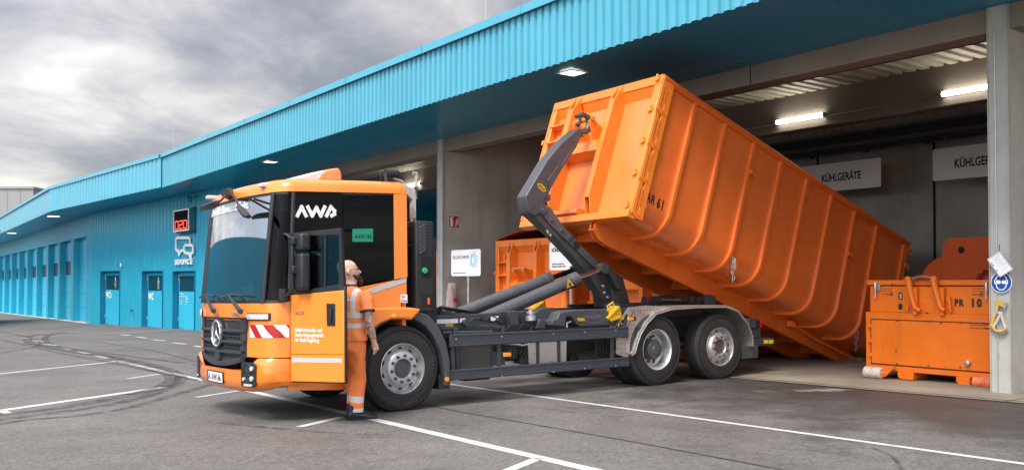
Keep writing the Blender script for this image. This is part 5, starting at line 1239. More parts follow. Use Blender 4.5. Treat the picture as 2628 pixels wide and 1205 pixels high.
# hoses by the cab
mb = MB()
for k in range(5):
    a = T.onv(1110 + k * 4, 806, .4 + .05 * k); b = T.onv(1140, 792 - k, .5); c = T.onv(1185 + 8 * k, 800, .6)
    mb.tube(curve([a, (a + b) / 2 + Vector((0, 0, .05)), b, c], 6), .014, 6)
mb.build('hydraulic_hose', black_pl, truck)
mb = MB(); mb.side(SP([(1104, 798), (1150, 789), (1158, 792), (1120, 803)], .7), .7, .8); mb.build('bracket', white_m, truck)
mb = MB(); mb.side(SP([(1085, 800), (1140, 796), (1140, 806), (1085, 810)], .6), .6, 1.3); mb.build('blue_unit', mat('deep_blue', (.01, .03, .14), .4), truck)
mb = MB()      # hoses and cables along the frame
random.seed(11)
for k in range(8):
    y0 = 812 + 4 * k; x = 1230 + 22 * k; v = .36 + .03 * (k % 4)
    mb.tube(curve([T.onv(x, y0, v), T.onv(x + 14, y0 + 10, v), T.onv(x + 30, y0 - 2, v), T.onv(x + 52, y0 + 8 - 3 * (k % 3), v)], 5), .009, 6)
for k in range(4): mb.tube(curve([T.onv(1300 + 30 * k, 846, .2), T.onv(1312 + 30 * k, 832, .22), T.onv(1330 + 30 * k, 836, .25), T.onv(1345 + 30 * k, 850, .25)], 5), .008, 6)
mb.tube(curve([T.onv(1462, 735, VC - .38), T.onv(1440, 742, VC - .40), T.onv(1470, 738, VC - .36), T.onv(1492, 724, VC - .3)], 5), .010, 6)
mb.build_each('cable_loom', black_pl, truck)
mb = MB()
for px in (1170, 1288, 1420, 1500, 1580):
    for yy in ((858, 0), (965, 1)):
        a = S(px, yy[0] - (px - 1156) * (.054 if yy[1] == 0 else .092) + 12, 0); mb.lathe([(.012, .0), (.012, -.008), (0, -.010)], (a[0], .0, a[1]), (0, 1, 0), 6)
mb.build('guard_bolt', galv, truck)
mb = MB()
for k in range(5): a = T.onv(1120 + 11 * k, 799 - (k % 2) * 5, .6 + .1 * k); mb.lathe([(.022, -.03), (.026, 0), (.02, .03)], a, (1, 0, .3), 8)
mb.build('hose_fitting', galv, truck)
# container locks on the rear frame
mb = MB()
for px in (1650, 1668, 1776, 1795): mb.side(SP([(px - 3, 783), (px + 6, 783), (px + 7, 762), (px + 1, 760), (px - 1, 772)], .75), .72, .78)
c0, c1 = T.onv(1680, 768, .7), T.onv(1762, 768, .7); mb.tube([c0, c1], .045, 14); mb.tube([c0 + Vector((0, 0, 0)), c0 + Vector((.15, 0, 0))], .058, 14); mb.tube([c1 - Vector((.18, 0, 0)), c1], .06, 14)
mb.box(4.0, 6.3, .70, .80, 1.12, 1.2); mb.box(4.0, 6.3, 1.56, 1.66, 1.12, 1.2); mb.build('container_lock', black_pl, truck)
mb = MB(); mb.tube([T.onv(1700, 768, .64), T.onv(1746, 768, .64)], .02, 8); mb.build('lock_rod', chrome, truck)
# --- hook arm.  Middle plane v = VC; near face v = VC-.17
av0, av1 = VC - .12, VC + .12
def A(pts): return SP(pts, av0)
jib = A([(1350, 502), (1357, 490), (1404, 412), (1440, 368), (1475, 338), (1488, 328), (1494, 336), (1493, 350), (1480, 378), (1451, 420), (1418, 478), (1402, 515), (1390, 545), (1374, 556), (1360, 548), (1352, 528)])
arm = empty('hook_arm', None, truck)
mb = MB(); mb.side(jib, av0, av1); mb.build('jib', arm_grey, arm, bevel=.02, seg=3)
mb = MB(); mb.side(A([(1404, 462), (1432, 424), (1440, 424), (1448, 410), (1480, 362), (1476, 378), (1450, 420), (1440, 436), (1410, 488)]), av0 - .012, av0); mb.build('stiffener', arm_grey, arm, bevel=.006)
boom = A([(1356, 545), (1372, 552), (1386, 532), (1400, 524), (1412, 530), (1440, 575), (1500, 638), (1545, 672), (1570, 700), (1588, 735), (1604, 786), (1558, 788), (1540, 745), (1512, 704), (1478, 664), (1420, 602), (1370, 556)])
mb = MB(); mb.side(boom, av0 + .02, av1 - .02); bmo = mb.build('boom', mat('boom_dark', (.05, .05, .055), .42, var=.2, vscale=3, dirt=.5, dirtcol=(.03, .026, .02), grime_scale=2.5), arm, bevel=.015, seg=3)
mb = MB(); mb.side(A([(1390, 534), (1400, 526), (1412, 531), (1446, 580), (1500, 640), (1535, 672), (1526, 688), (1488, 650), (1448, 612), (1408, 572), (1390, 548)]), av0 - .004, av0 + .02); mb.build('cheek_plate', mat('cheek_grey', (.075, .075, .08), .42, var=.15, dirt=.5), arm, bevel=.006)
mb = MB()
for px, py, r in ((1397, 540, .075), (1417, 565, .035), (1442, 591, .035), (1464, 609, .06)):
    c = S(px, py, av0 - .01); mb.lathe([(r, .02), (r, -.006), (r * .8, -.012), (r * .5, -.012), (r * .45, -.02), (0, -.02)], (c[0], av0 - .002, c[1]), (0, 1, 0), 18)
    if r > .05:
        for k in range(6): a = k * math.pi / 3; mb.lathe([(.010, -.012), (.010, -.022), (0, -.022)], (c[0] + r * .65 * math.cos(a), av0 - .002, c[1] + r * .65 * math.sin(a)), (0, 1, 0), 6)
mb.build_each('pivot_pin', arm_grey, arm)
mb = MB(); c = S(1480, 629, av0 - .005); mb.lathe([(.068, 0), (0, -.0005)], (c[0], av0 - .006, c[1]), (0, 1, 0), 20); mb.build('opening', hole, arm)
mb = MB(); c = S(1390, 481, av0); MK = plane_m((c[0], av0 - .001, c[1]), (.82, 0, -.57), (.57, 0, .82)); flat(mb, [(-.10, 0), (-.05, .042), (.05, .042), (.10, 0), (.05, -.042), (-.05, -.042)], MK, .003); lg = mb.build('maker_badge', yellow_m, arm)
text('lettering', 'MEILLER', .042, black_print, lg, MK @ Matrix.Translation((0, -.015, .0035)), ext=.0005, align='CENTER', bold=.001, sx=.9)
c = S(1402, 592, av0); text('lettering', 'NKL 20', .05, white_m, arm, plane_m((c[0], av0 + .015, c[1]), (.75, 0, -.66), (.66, 0, .75)), ext=.0005, sx=.8)
# hook: curved bar around the container's bail
hk_ = [(1481, 338), (1484, 322), (1480, 308), (1478, 300)]
hp = [(1488, 340), (1502, 338), (1510, 325), (1511, 308), (1503, 297), (1490, 295), (1478, 300)]
hq = [Vector((S(x, y, VC)[0], VC, S(x, y, VC)[1])) for x, y in hp]
mb = MB(); mb.tube(curve(hq, 5), [.055] * 10 + [.05] * 8 + [.042] * 8 + [.03] * 5, 12); mb.build('hook', mat('worn_hook', (.10, .09, .08), .35, metal=.4, var=.3, vscale=14), arm, smooth=60)
mb = MB(); hq2 = [Vector((S(x, y, VC)[0], VC, S(x, y, VC)[1])) for x, y in ((1492, 348), (1508, 340), (1517, 322), (1516, 304), (1505, 293))]; mb.tube(curve(hq2, 5), [(.04, .03)] * 21, 10); mb.build('hook_back', yellow_m, arm)
mb = MB(); hq3 = [Vector((S(x, y, VC)[0], VC, S(x, y, VC)[1])) for x, y in ((1482, 322), (1490, 312), (1488, 300))]; mb.tube(hq3, [.035, .03, .02], 8); mb.build('hook_latch', arm_grey, arm)
mb = MB(); mb.side(A([(1400, 500), (1412, 498), (1414, 512), (1402, 520), (1394, 516)]), av0 + .0, av1); mb.build('latch_block', steel_dk, arm, bevel=.006)
# lift cylinders
def cyl(v, b0, b1, r1, name):
    p0 = Vector((S(*b0, v)[0], v, S(*b0, v)[1])); p1 = Vector((S(*b1, v)[0], v, S(*b1, v)[1])); p2 = Vector((S(*r1, v)[0], v, S(*r1, v)[1]))
    mb = MB(); mb.tube([p0, p1], .098, 24); mb.lathe([(.098, -.13), (.108, -.12), (.108, -.005), (.09, .004), (.05, .004)], p1, (p1 - p0), 24); c_ = mb.build('lift_cylinder', cyl_grey, arm, smooth=40)
    MB().tube([p1, p2], .042, 16).build('piston_rod', chrome if v < VC else mat('dark_rod', (.05, .04, .04), .2, metal=.8), c_)
    mb = MB(); mb.lathe([(.085, -.07), (.085, .07)], p2, (0, 1, 0), 16); mb.lathe([(0, -.07), (.085, -.07)], p2, (0, 1, 0), 16); mb.build('rod_eye', steel_dk, c_)
    return p0, p1, c_
n0, n1, nc = cyl(VC - .30, (1215, 829), (1480, 714), (1546, 688), 'a')
f0, f1, fc_ = cyl(VC + .34, (1176, 806), (1412, 714), (1490, 686), 'b')
d_ = (n1 - n0).normalized(); c = n1 - d_ * .24; nrm = Vector((0, -1, 0)); up = d_.cross(nrm).normalized(); up = up if up.z > 0 else -up
MW = plane_m(c + nrm * .099 + up * .0, up.cross(nrm) * (1 if up.cross(nrm).x > 0 else -1), up)
mb = MB(); flat(mb, [(-.075, -.055), (.075, -.055), (0, .08)], MW, .003); ws_ = mb.build('warning_triangle', yellow_m, nc)
mb = MB(); flat(mb, disc_poly(0, -.012, .022, 12), MW @ Matrix.Translation((0, 0, .003)), .001); flat(mb, [(-.03, -.045), (.03, -.045), (.03, -.034), (-.03, -.034)], MW @ Matrix.Translation((0, 0, .003)), .001); mb.build('pictogram', black_print, ws_)
# knuckle block where rods meet the boom
mb = MB(); mb.side(SP([(1538, 680), (1556, 672), (1570, 684), (1584, 712), (1598, 745), (1586, 742), (1565, 704), (1546, 700)], VC - .36), VC - .36, VC - .22); mb.side(SP([(1538, 680), (1556, 672), (1570, 684), (1584, 712), (1598, 745), (1586, 742), (1565, 704), (1546, 700)], VC - .36), VC + .22, VC + .36)
mb.side(A([(1552, 690), (1586, 712), (1606, 782), (1600, 790), (1562, 790)]), VC - .24, VC + .24)
mb.build('rocker', mat('rocker_dark', (.03, .03, .03), .5, var=.3, vscale=6), arm, bevel=.02)
mb = MB()
for px, py in ((1534, 750), (1542, 762), (1530, 733)): c = S(px + 16, py, VC - .25); mb.lathe([(.02, 0), (.022, -.03), (0, -.035)], (c[0], VC - .245, c[1]), (0, 1, 0), 10)
mb.build('grease_fitting', galv, arm)
# ================================================================== CONTAINERS
def container(M, label, group, Lc=7.15):
    Wc, Hc, zf = 2.6, 2.6, .30
    root = empty('hook_container', M); tag(root, label, 'container', group)
    r = .36; yi = .06
    def sec(y0, zb, rr, n=9, ztop=Hc - .05):
        return [(y0, ztop), (y0, ztop * .5 + .5)] + [(y0 + rr - rr * math.cos(R(90 * i / n)), zb + rr - rr * math.sin(R(90 * i / n))) for i in range(n + 1)]
    s1 = sec(yi, zf, r); full = s1 + [(Wc - y, z) for y, z in s1[::-1]]
    mb = MB(); mb.grid([[Vector((x, y, z)) for y, z in full] for x in (.12, .9, 2, 3.2, 4.4, 5.6, 6.4, Lc - .06)])
    body = mb.build('shell', box_orange, root, smooth=50, solid=.012)
    mb = MB()
    seamz = .30 + .36
    for y in (yi - .0035, Wc - yi + .0035): mb.box(.25, Lc - .2, y - .001, y + .001, seamz, seamz + .006)
    mb.build('weld_seam', mat('weld', (.70, .18, .02), .5), body)
    # ribs following the section
    for k in range(8):
        x = .78 + k * .752; mb = MB()
        o = sec(0.0, zf - .055, r + .04, 9, Hc - .11); i_ = sec(yi, zf, r, 9, Hc - .11)
        o.append((.74, zf - .055)); i_.append((.74, zf))
        for flip in (0, 1):
            f = (lambda y: Wc - y) if flip else (lambda y: y)
            mb.grid([[Vector((x - .035, f(y), z)) for y, z in i_], [Vector((x - .03, f(y), z)) for y, z in o], [Vector((x + .03, f(y), z)) for y, z in o], [Vector((x + .035, f(y), z)) for y, z in i_]])
            mb.add([Vector((x - .035, f(i_[0][0]), i_[0][1])), Vector((x + .035, f(i_[0][0]), i_[0][1])), Vector((x + .03, f(0), o[0][1] - .03)), Vector((x - .03, f(0), o[0][1] - .03))], [(0, 1, 2, 3)])
        mb.build('rib', box_orange, root, smooth=40)
    # top rails
    mb = MB()
    for y in (.035, Wc - .035): mb.tube([(.02, y, Hc - .055), (Lc, y, Hc - .055)], (.06), 14)
    mb.box(.0, .12, .0, Wc, Hc - .12, Hc); mb.box(Lc - .1, Lc, .0, Wc, Hc - .12, Hc - .02)
    mb.build('top_rail', mat('rail_orange', (.66, .12, .012), .38, var=.1, dirt=.3, dirtcol=(.35, .06, .01)), root, smooth=40)
    # front bulkhead
    mb = MB(); mb.box(.10, .12, .10, Wc - .10, .34, Hc - .05); fp_ = mb.build('front_panel', box_front, root)
    fm = mat('frame_orange', (.80, .20, .02), .36, var=.06, coat=.2, dirt=.2, dirtcol=(.45, .10, .02))
    mb = MB(); mb.box(-.02, .10, .0, Wc, Hc - .16, Hc - .005); mb.box(-.02, .10, .0, .15, .30, Hc - .16); mb.box(-.02, .10, Wc - .13, Wc, .30, Hc - .16); mb.box(-.06, .10, .0, Wc, .26, .38)
    mb.add([(0, 0, 0)], [])
    mb.build('front_frame', fm, root, bevel=.012)
    # sunken frame bevels under the head bar
    mb = MB()
    for (a, b) in ((.15, .88), (1.02, 1.82), (2.02, Wc - .13)): mb.hexa([(.10, a, Hc - .30), (.10, b, Hc - .30), (.0, b, Hc - .162), (.0, a, Hc - .162), (.101, a, Hc - .158), (.101, b, Hc - .158), (.02, b, Hc - .157), (.02, a, Hc - .157)])
    mb.build('head_gusset', fm, root)
    for y0, y1 in ((.86, 1.0), (1.86, 2.02)):
        mb = MB(); xo = -.14
        mb.side([(.10, .30), (.10, Hc - .16), (-.02, Hc - .02), (xo + .02, Hc - .28), (xo, .62), (-.02, .36)], y0, y0 + .022)
        mb.side([(.10, .30), (.10, Hc - .16), (-.02, Hc - .02), (xo + .02, Hc - .28), (xo, .62), (-.02, .36)], y1 - .022, y1)
        mb.hexa([(xo, y0, .62), (xo + .012, y0, .62), (xo + .012, y1, .62), (xo, y1, .62), (xo + .02, y0, Hc - .28), (xo + .032, y0, Hc - .28), (xo + .032, y1, Hc - .28), (xo + .02, y1, Hc - .28)])
        mb.build('front_rib', fm, root, bevel=.004)
    mb = MB(); mb.side([(.10, 1.38), (-.12, 1.44), (-.12, 1.62), (.10, 1.72)], 1.0, 1.86); mb.side([(.10, .36), (-.10, .40), (-.10, .47), (.10, .52)], 1.15, 1.75)
    for y in (1.14, 1.52): mb.side([(.10, 1.70), (-.11, 1.62), (-.30, 1.86), (-.26, 1.96), (.10, 1.86)], y, y + .03)
    mb.build_each('hook_plate', fm, root, bevel=.006)
    MB().tube([(-.25, 1.10, 1.93), (-.25, 1.58, 1.93)], .035, 14).build('hook_bail', mat('bare_bail', (.55, .22, .06), .4, metal=.3, var=.2), root)
    mb = MB()
    for z in (2.07, 1.77, 1.43): mb.side([(.10, z), (-.08, z), (-.08, z + .03), (.10, z + .04)], 2.06, 2.46); mb.box(-.10, -.06, 2.06, 2.12, z, z + .07)
    for z in (.4, 1.1, 1.8): mb.box(-.03, .06, Wc, Wc + .05, z, z + .08)
    mb.build_each('ladder_rung', fm, root, bevel=.004)
    # latch plates on the near front edge
    mb = MB(); zc = .36
    for k in range(4):
        a = .34 + k * .56; mb.prism([(.0, a), (.13, a - .05), (.13, a + .42), (.0, a + .50)], lambda p, t: (p[0], t, p[1]), -.012, .02)
        mb.prism([(.13, a + .02), (.24, a - .04), (.24, a + .08), (.13, a + .14)], lambda p, t: (p[0], t, p[1]), -.014, .02)
    mb.box(.13, .245, -.004, .06, .30, Hc - .12)
    mb.prism([(.0, Hc - .14), (.24, Hc - .3), (.24, Hc - .06), (0, Hc - .02)], lambda p, t: (p[0], t, p[1]), -.015, .02)
    mb.build('latch_plate', fm, root, bevel=.003)
    mb = MB()
    for k in range(5): z = .40 + k * .52; mb.tube([(-.045, .10, z), (-.045, .10, z + .11)], .022, 8); mb.box(-.05, -.02, .05, .10, z + .02, z + .07)
    mb.build('hinge', fm, root)
    mb = MB()
    for k in range(4): a = .34 + k * .56; mb.box(.064, .072, -.0135, -.012, a + .05, a + .40)
    mb.build_each('slot', hole, root)
    # rails and cross members
    mb = MB()
    for y in (.74, 1.72):
        mb.side([(.30, .0), (Lc, .0), (Lc, .20), (Lc - .3, .30), (.05, .30), (.0, .22), (.0, .12), (.12, .02)], y, y + .014); mb.side([(.30, .0), (Lc, .0), (Lc, .20), (Lc - .3, .30), (.05, .30), (.0, .22), (.0, .12), (.12, .02)], y + .10, y + .114)
        mb.box(.3, Lc, y, y + .114, -.006, .008); mb.hexa([(0, y, .12), (.3, y, 0), (.3, y + .114, 0), (0, y + .114, .12), (0, y, .134), (.3, y, .014), (.3, y + .114, .014), (0, y + .114, .134)])
    mb.build('main_rail', mat('rail_under', (.62, .12, .012), .45, var=.12, dirt=.5, dirtcol=(.25, .07, .02)), root, bevel=.003)
    mb = MB()
    for k in range(9): x = .5 + k * .78; mb.box(x, x + .05, .85, 1.72, .16, .30); mb.box(x, x + .05, 1.84, 2.3, .2, .30)
    mb.box(.12, Lc - .1, .5, Wc - .5, .286, .296)
    mb.build('cross_member', box_orange, root)
    mb = MB(); mb.box(Lc - .07, Lc, .04, Wc - .04, .30, Hc - .12); mb.box(Lc - .16, Lc, -.0, .06, .30, Hc - .12); mb.box(Lc - .16, Lc, Wc - .06, Wc, .30, Hc - .12); mb.build('rear_door', box_orange, root, bevel=.006)
    mb = MB()
    for z in (2.38, 2.06, 1.80, 1.0, .5): mb.box(Lc - .04, Lc + .07, -.04, .08, z, z + .07); mb.tube([(Lc + .05, -.01, z - .03), (Lc + .05, -.01, z + .1)], .025, 8)
    mb.build_each('door_hinge', mat('rail_orange', (.6, .1, .01)), root)
    mb = MB(); mb.tube([(4.9, .62, .20), (5.6, .60, .14), (Lc - .1, .55, .12)], .018, 8); mb.box(4.85, 4.95, .58, .70, .14, .24); mb.build('latch_rod', box_orange, root)
    for y in (.40, 1.84): MB().tube([(Lc - .15, y, .10), (Lc - .15, y + .32, .10)], .10, 20).build('roller', mat('roller_steel', (.30, .27, .24), .5, metal=.5, dirt=.5), root)
    mb = MB()
    for x in (2.34,): mb.box(x - .05, x + .06, -.03, .01, 1.95, 2.02); mb.box(x + .04, x + .10, -.035, -.02, 1.93, 1.95)
    for x in (5.34,): mb.box(x - .08, x + .08, -.03, .01, 1.62, 1.69); mb.box(x + .06, x + .13, -.035, -.02, 1.60, 1.62)
    mb.build('tarp_hook', box_orange, root, bevel=.003)
    return root
th = R(19.5)
a_ = T.onv(1706, 190, -.02); uc = Vector((math.cos(th), 0, -math.sin(th))); zc_ = Vector((math.sin(th), 0, math.cos(th)))
o_ = Vector((a_.x, -.02, a_.z)) - zc_ * 2.6
MC = T.M @ Matrix(((uc.x, 0, zc_.x, o_.x), (0, 1, 0, o_.y), (uc.z, 0, zc_.z, o_.z), (0, 0, 0, 1)))
c1 = container(MC, 'large ribbed orange container tipped up on the truck\'s hook arm, stencilled AR61', 'orange ribbed hook-lift containers')
CF = Frame((0, 0, 0), 0); CF.M = MC; CF.Mi = MC.inverted(); CF.ax = tuple(MC.to_3x3().col[i] for i in range(3)); CF.o = MC.translation
a = CF.onv(1652, 505, .05)
text('stencil_lettering', 'AR', .19, black_print, c1, plane_m((.265, .053, a.z - .03), (1, 0, .02), (0, 0, 1)), bold=.006, sx=.74, space=1.1)
text('stencil_lettering', '61', .21, black_print, c1, plane_m((.50, .053, a.z - .04), (1, 0, .02), (0, 0, 1)), bold=.007, sx=.68, space=1.25)
b = CF.onv(1646, 524, .05); MB().box(.26, .30, .045, .055, a.z - .14, a.z - .09).build('label_plate', white_m, c1)
text('stencil_lettering', '6', .20, mat('faded_print', (.10, .06, .07), .6), c1, plane_m((.092, 2.26, 2.15), (0, -1, 0), (0, 0, 1)), bold=.006, sx=.7)
# two short chains hanging from the ribs
for px, py, lab in ((1880, 662, 'short steel chain hanging from the third rib of the tipped container'), (2196, 846, 'short steel chain hanging low on the last rib of the tipped container')):
    q = CF.onv(px, py, -.03); wq = MC @ q; e = empty('chain', Matrix.Translation(wq)); tag(e, lab, 'chain', 'chains on the tipped container')
    mb = MB()
    for k in range(9):
        zz = -k * .045; xo = .012 * math.sin(k * 2.1); tu = Vector((1, 0, 0)) if k % 2 else Vector((.2, 1, 0)).normalized()
        pts = [Vector((xo, -.02, zz)) + tu * (.018 * math.cos(t)) + Vector((0, 0, .03 * math.sin(t))) for t in (2 * math.pi * i / 10 for i in range(11))]; mb.tube(pts, .007, 5, caps=False)
    for k in range(4): zz = -.03 - k * .04; mb.tube([Vector((.03, -.02, zz)) + Vector((.014 * math.cos(t), 0, .026 * math.sin(t))) for t in (2 * math.pi * i / 10 for i in range(11))], .006, 5, caps=False)
    mb.build('links', galv, e)
def hall_M(r, n, yaw=0, dz=.0, fr=None):
    p = H.w(r, n); z = gz(p.x, p.y) + .012 + dz
    ax = H.ax[1]; M = Matrix(((H.ax[1].x, -H.ax[0].x, 0, p.x), (H.ax[1].y, -H.ax[0].y, 0, p.y), (0, 0, 1, z), (0, 0, 0, 1)))
    return M @ Matrix.Rotation(yaw, 4, 'Z')
# other containers stand in the hall: x runs into the hall, y to the left
def bg_container(px, n, ztopy, yaw, label, num, texty=None):
    q = H.onv(px, 700, n); o = copy_tree(c1_proto); o.matrix_world = hall_M(q.x, n, yaw) @ Matrix.Translation((0, -2.6, 0)) ; tag(o, label, 'container', 'orange ribbed hook-lift containers')
    if num:
        text('stencil_lettering', num, .22, black_print, o, plane_m((.092, 2.36, 2.14), (0, -1, 0), (0, 0, 1)), bold=.005, sx=.7)
    return o
c1_proto = empty('hook_container')
for ch in kids(c1):
    if ch.name.split('.')[0] not in ('stencil_lettering', 'label_plate'):
        copy_tree(ch, c1_proto)
b62 = bg_container(1273, .05, 0, R(0), 'orange container standing behind the truck bed, numbered 62, with ladder rungs on its front', '62')
b3 = bg_container(1514, .45, 0, R(0), 'orange container in the hall right of the number 62 one, partly behind the hook arm', None)
q = H.onv(1100, 650, 3.0); b4 = copy_tree(c1_proto); b4.matrix_world = hall_M(-14.25, 1.6, R(0)) ; tag(b4, 'orange container left of the concrete partition, half hidden by the cab', 'container', 'orange ribbed hook-lift containers')
for o in list(kids(c1_proto)):
    for g_ in list(kids(o)): bpy.data.objects.remove(g_)
    bpy.data.objects.remove(o)
bpy.data.objects.remove(c1_proto)
cv = MB(); n = 10
cv.grid([[Vector((x, 2.6 * i / n, 2.61 + .20 * math.sin(math.pi * i / n) * (1 if x < 6 else .8))) for i in range(n + 1)] for x in (.0, 3, 7.1)]); cov_ = cv.build('cover', dull_red, b62, smooth=60, solid=.01)

# ================================================================== PRESS CONTAINER PR10
g0, g1 = ground(2218, 969), ground(2500, 990.5)
PF = Frame((g0.x, g0.y, g0.z + .012), math.atan2(g1.y - g0.y, g1.x - g0.x))
pr = empty('press_container', PF.M); tag(pr, 'squat orange press container stencilled PR10, with a lifting bar and steel rollers', 'container')
W2 = 2.06
def PX(x, y, v=0.0): q = PF.onv(x, y, v); return (q.x, q.z)
lx = PX(2222, 870, .05)[0]; ux = PX(2232, 760, .07)[0]; zt_ = PX(2232, 733, .07)[1]; zm = PX(2222, 799, .05)[1]; zb = PX(2222, 930, .05)[1]; zlid = PX(2300, 718, .07)[1]
mb = MB(); mb.box(lx, lx + W2, .05, 3.2, zb - .02, zm); mb.build('lower_body', press_orange, pr, bevel=.008)
mb = MB(); mb.box(ux, ux + W2 - .04, .08, 3.2, zm, zt_ - .0); mb.build('upper_body', press_orange, pr, bevel=.008)
mb = MB(); mb.box(ux - .03, ux + W2, .05, 3.22, zt_ + .015, zlid); mb.build('lid', press_orange, pr, bevel=.006)
mb = MB(); mb.box(ux, ux + W2 - .06, .10, 3.1, zt_, zt_ + .015); 
d = [PX(2233, 819, .04), PX(2560, 826, .04), PX(2560, 948, .04), PX(2233, 930, .04)]
x0, z1_, z0_ = d[0][0], d[0][1], d[3][1]; x1 = lx + W2 - .1
for (a, b, c, e) in ((x0, x1, z1_, z1_ + .014), (x0, x1, z0_ - .014, z0_), (x0, x0 + .014, z0_, z1_)): mb.box(a, b, .046, .052, c, e)
mb.build('door_gap', hole, pr)
mb = MB(); mb.box(x0 + .018, x1, .042, .051, z0_ + .006, z1_ - .006); mb.build('service_door', press_orange, pr)
mb = MB()
for py in (834, 872, 908): z = PX(2228, py, .04)[1]; mb.box(x0 - .035, x0 + .03, .03, .05, z - .03, z + .03); mb.tube([(x0 - .02, .03, z - .04), (x0 - .02, .03, z + .04)], .012, 8)
mb.build('hinge', press_orange, pr)
mb = MB()
for px, py in ((2303, 822), (2383, 824), (2465, 827), (2302, 932), (2383, 937), (2465, 941), (2380, 802), (2415, 828), (2290, 728), (2300, 900)): a = PX(px, py, .04); mb.lathe([(.012, .04), (.012, .03), (0, .028)], (a[0], 0, a[1]), (0, 1, 0), 8)
mb.build('bolt', steel_dk, pr)
a = PX(2482, 930, .0); mb = MB(); mb.lathe([(.04, .05), (.045, .02), (.035, -.01), (0, -.02)], (a[0], 0, a[1]), (0, 1, 0), 16); mb.build('knob', galv, pr)
# foot frame with fork pockets
zf0 = PX(2400, 975, .05)[1]
mb = MB()
mb.box(lx, lx + W2, .05, 3.2, zb - .09, zb - .018)
for (xa, xb) in ((2305, 2345), (2455, 2490)):
    a, b = PX(xa, 950, .05)[0], PX(xb, 950, .05)[0]; mb.side([(a, .02), (a, zb - .06), (b, zb - .06), (b, .02)] if 0 else [(a, .06), (a, zb - .09), (b, zb - .09), (b, .02), (a + .04, .02)], .03, .06); mb.box(a, b, .06, 3.0, .03, zb - .09)
mb.box(lx + .02, lx + W2 - .02, 1.6, 1.7, .06, zb - .09)
mb.build('foot_frame', press_orange, pr, bevel=.006)
MB().box(lx + .3, lx + W2 - .2, .4, 3.0, .05, zb - .09).build('underside_void', hole, pr)
for i, (xa, xb, py) in enumerate(((2212, 2256, 955), (2492, 2565, 980))):
    a = PX(xa, 956, -.12)[0]; b = PX(xb, 956, -.12)[0] if i == 0 else a + .36
    m2 = mat('worn_roller', (.50, .46, .40), .5, var=.2, vscale=14, dirt=.7, dirtcol=(.42, .10, .03), grime_scale=9)
    ro = MB(); ro.lathe([(0, 0), (.055, 0), (.075, .0), (.09, .012), (.09, (b - a) * .48), (.082, (b - a) * .5), (.09, (b - a) * .52), (.09, b - a - .012), (.075, b - a), (0, b - a)], (a, -.03, .09), (1, 0, 0), 24); rr_ = ro.build('roller', m2 if i == 0 else mat('orange_roller', (.55, .13, .04), .45, var=.3, vscale=14, dirt=.6, dirtcol=(.5, .45, .4), grime_scale=6), pr)
    mb = MB(); mb.side([(b + .0, .03), (b + .06, .05), (b + .20, .18), (b + .18, .22), (b + .02, .16)], -.05, .0); mb.tube([(b, -.03, .09), (b + .05, -.03, .09)], .035, 10); mb.build('roller_bracket', press_orange, pr, bevel=.004)
# lifting bar: two bent arms with a cross bar
def bar_arm(pts, v=-.02):
    mb = MB(); mb.tube([(PX(x, y, v)[0], v, PX(x, y, v)[1]) for x, y in pts], [.05, .045, .04, .036, .03][:len(pts)], 10); return mb
bar_arm([(2332, 718), (2334, 735), (2341, 765), (2348, 788), (2362, 797)]).build('lifting_arm', press_orange, pr)
bar_arm([(2396, 717), (2400, 738), (2408, 768), (2414, 788), (2424, 796)]).build('lifting_arm', press_orange, pr)
mb = MB(); a, b = PX(2332, 716, -.02), PX(2398, 715, -.02)
mb.tube([(a[0], -.02, a[1]), (a[0] + .1, -.02, a[1] + .01), (a[0] + .16, -.02, a[1] + .035), (b[0] - .12, -.02, b[1] + .03), (b[0] - .05, -.02, b[1] + .01), (b[0], -.02, b[1])], .028, 10); mb.build('lifting_bar', mat('worn_bar', (.25, .10, .05), .4, metal=.3, var=.5, vscale=20), pr)
mb = MB()
for p in (a, b): mb.lathe([(.0, -.03), (.045, -.03), (.045, .03), (0, .03)], (p[0], -.03, p[1]), (0, 1, 0), 14)
for px in (2352, 2421): x = PX(px, 760, .06)[0]; mb.box(x - .03, x + .035, .0, .08, zm - .02, zt_ - .02)
x = PX(2436, 770, .05)[0]; mb.side([(x - .04, zt_ - .17), (x + .02, zt_ - .14), (x + .05, zt_ - .36), (x + .03, zt_ - .40), (x - .01, zt_ - .24)], .02, .05); x = PX(2334, 780, .05)[0]; mb.side([(x - .05, zm + .06), (x, zm + .14), (x + .01, zm + .04)], .0, .03)
mb.build_each('arm_bracket', press_orange, pr, bevel=.006)
for px in (2243, 2527):
    a = PX(px, 725, .0); mb = MB(); mb.box(a[0] - .01, a[0] + .07, .05, .078, a[1] - .12, a[1] - .03); mb.tube([(a[0], .03, a[1]), (a[0] + .01, .02, a[1] - .06), (a[0] + .005, .03, a[1] - .13)], .022, 8); mb.tube([(a[0] + .005, .03, a[1] - .12), (a[0] - .0, .03, a[1] - .23)], .013, 8); mb.tube([(a[0] - .01, .02, a[1] + .01), (a[0] + .015, .02, a[1] + .01), (a[0] + .02, .02, a[1] - .06)], .006, 6); mb.build('toggle_clamp', galv, pr)
for py, hh, m_ in ((759, .055, mat('sight_glass', (.35, .38, .30), .2)), (786, .045, hole)):
    a = PX(2310, py, .07); mb = MB(); MK = plane_m((a[0], .078, a[1]), (1, 0, 0), (0, 0, 1)); flat(mb, rrect(.065, hh * 2.1, .03), MK, .003); s_ = mb.build('slot', hole, pr); mb = MB(); flat(mb, rrect(.03, hh * 1.5, .012), MK @ Matrix.Translation((.005, 0, .003)), .002); mb.build('sight_glass', m_, s_)
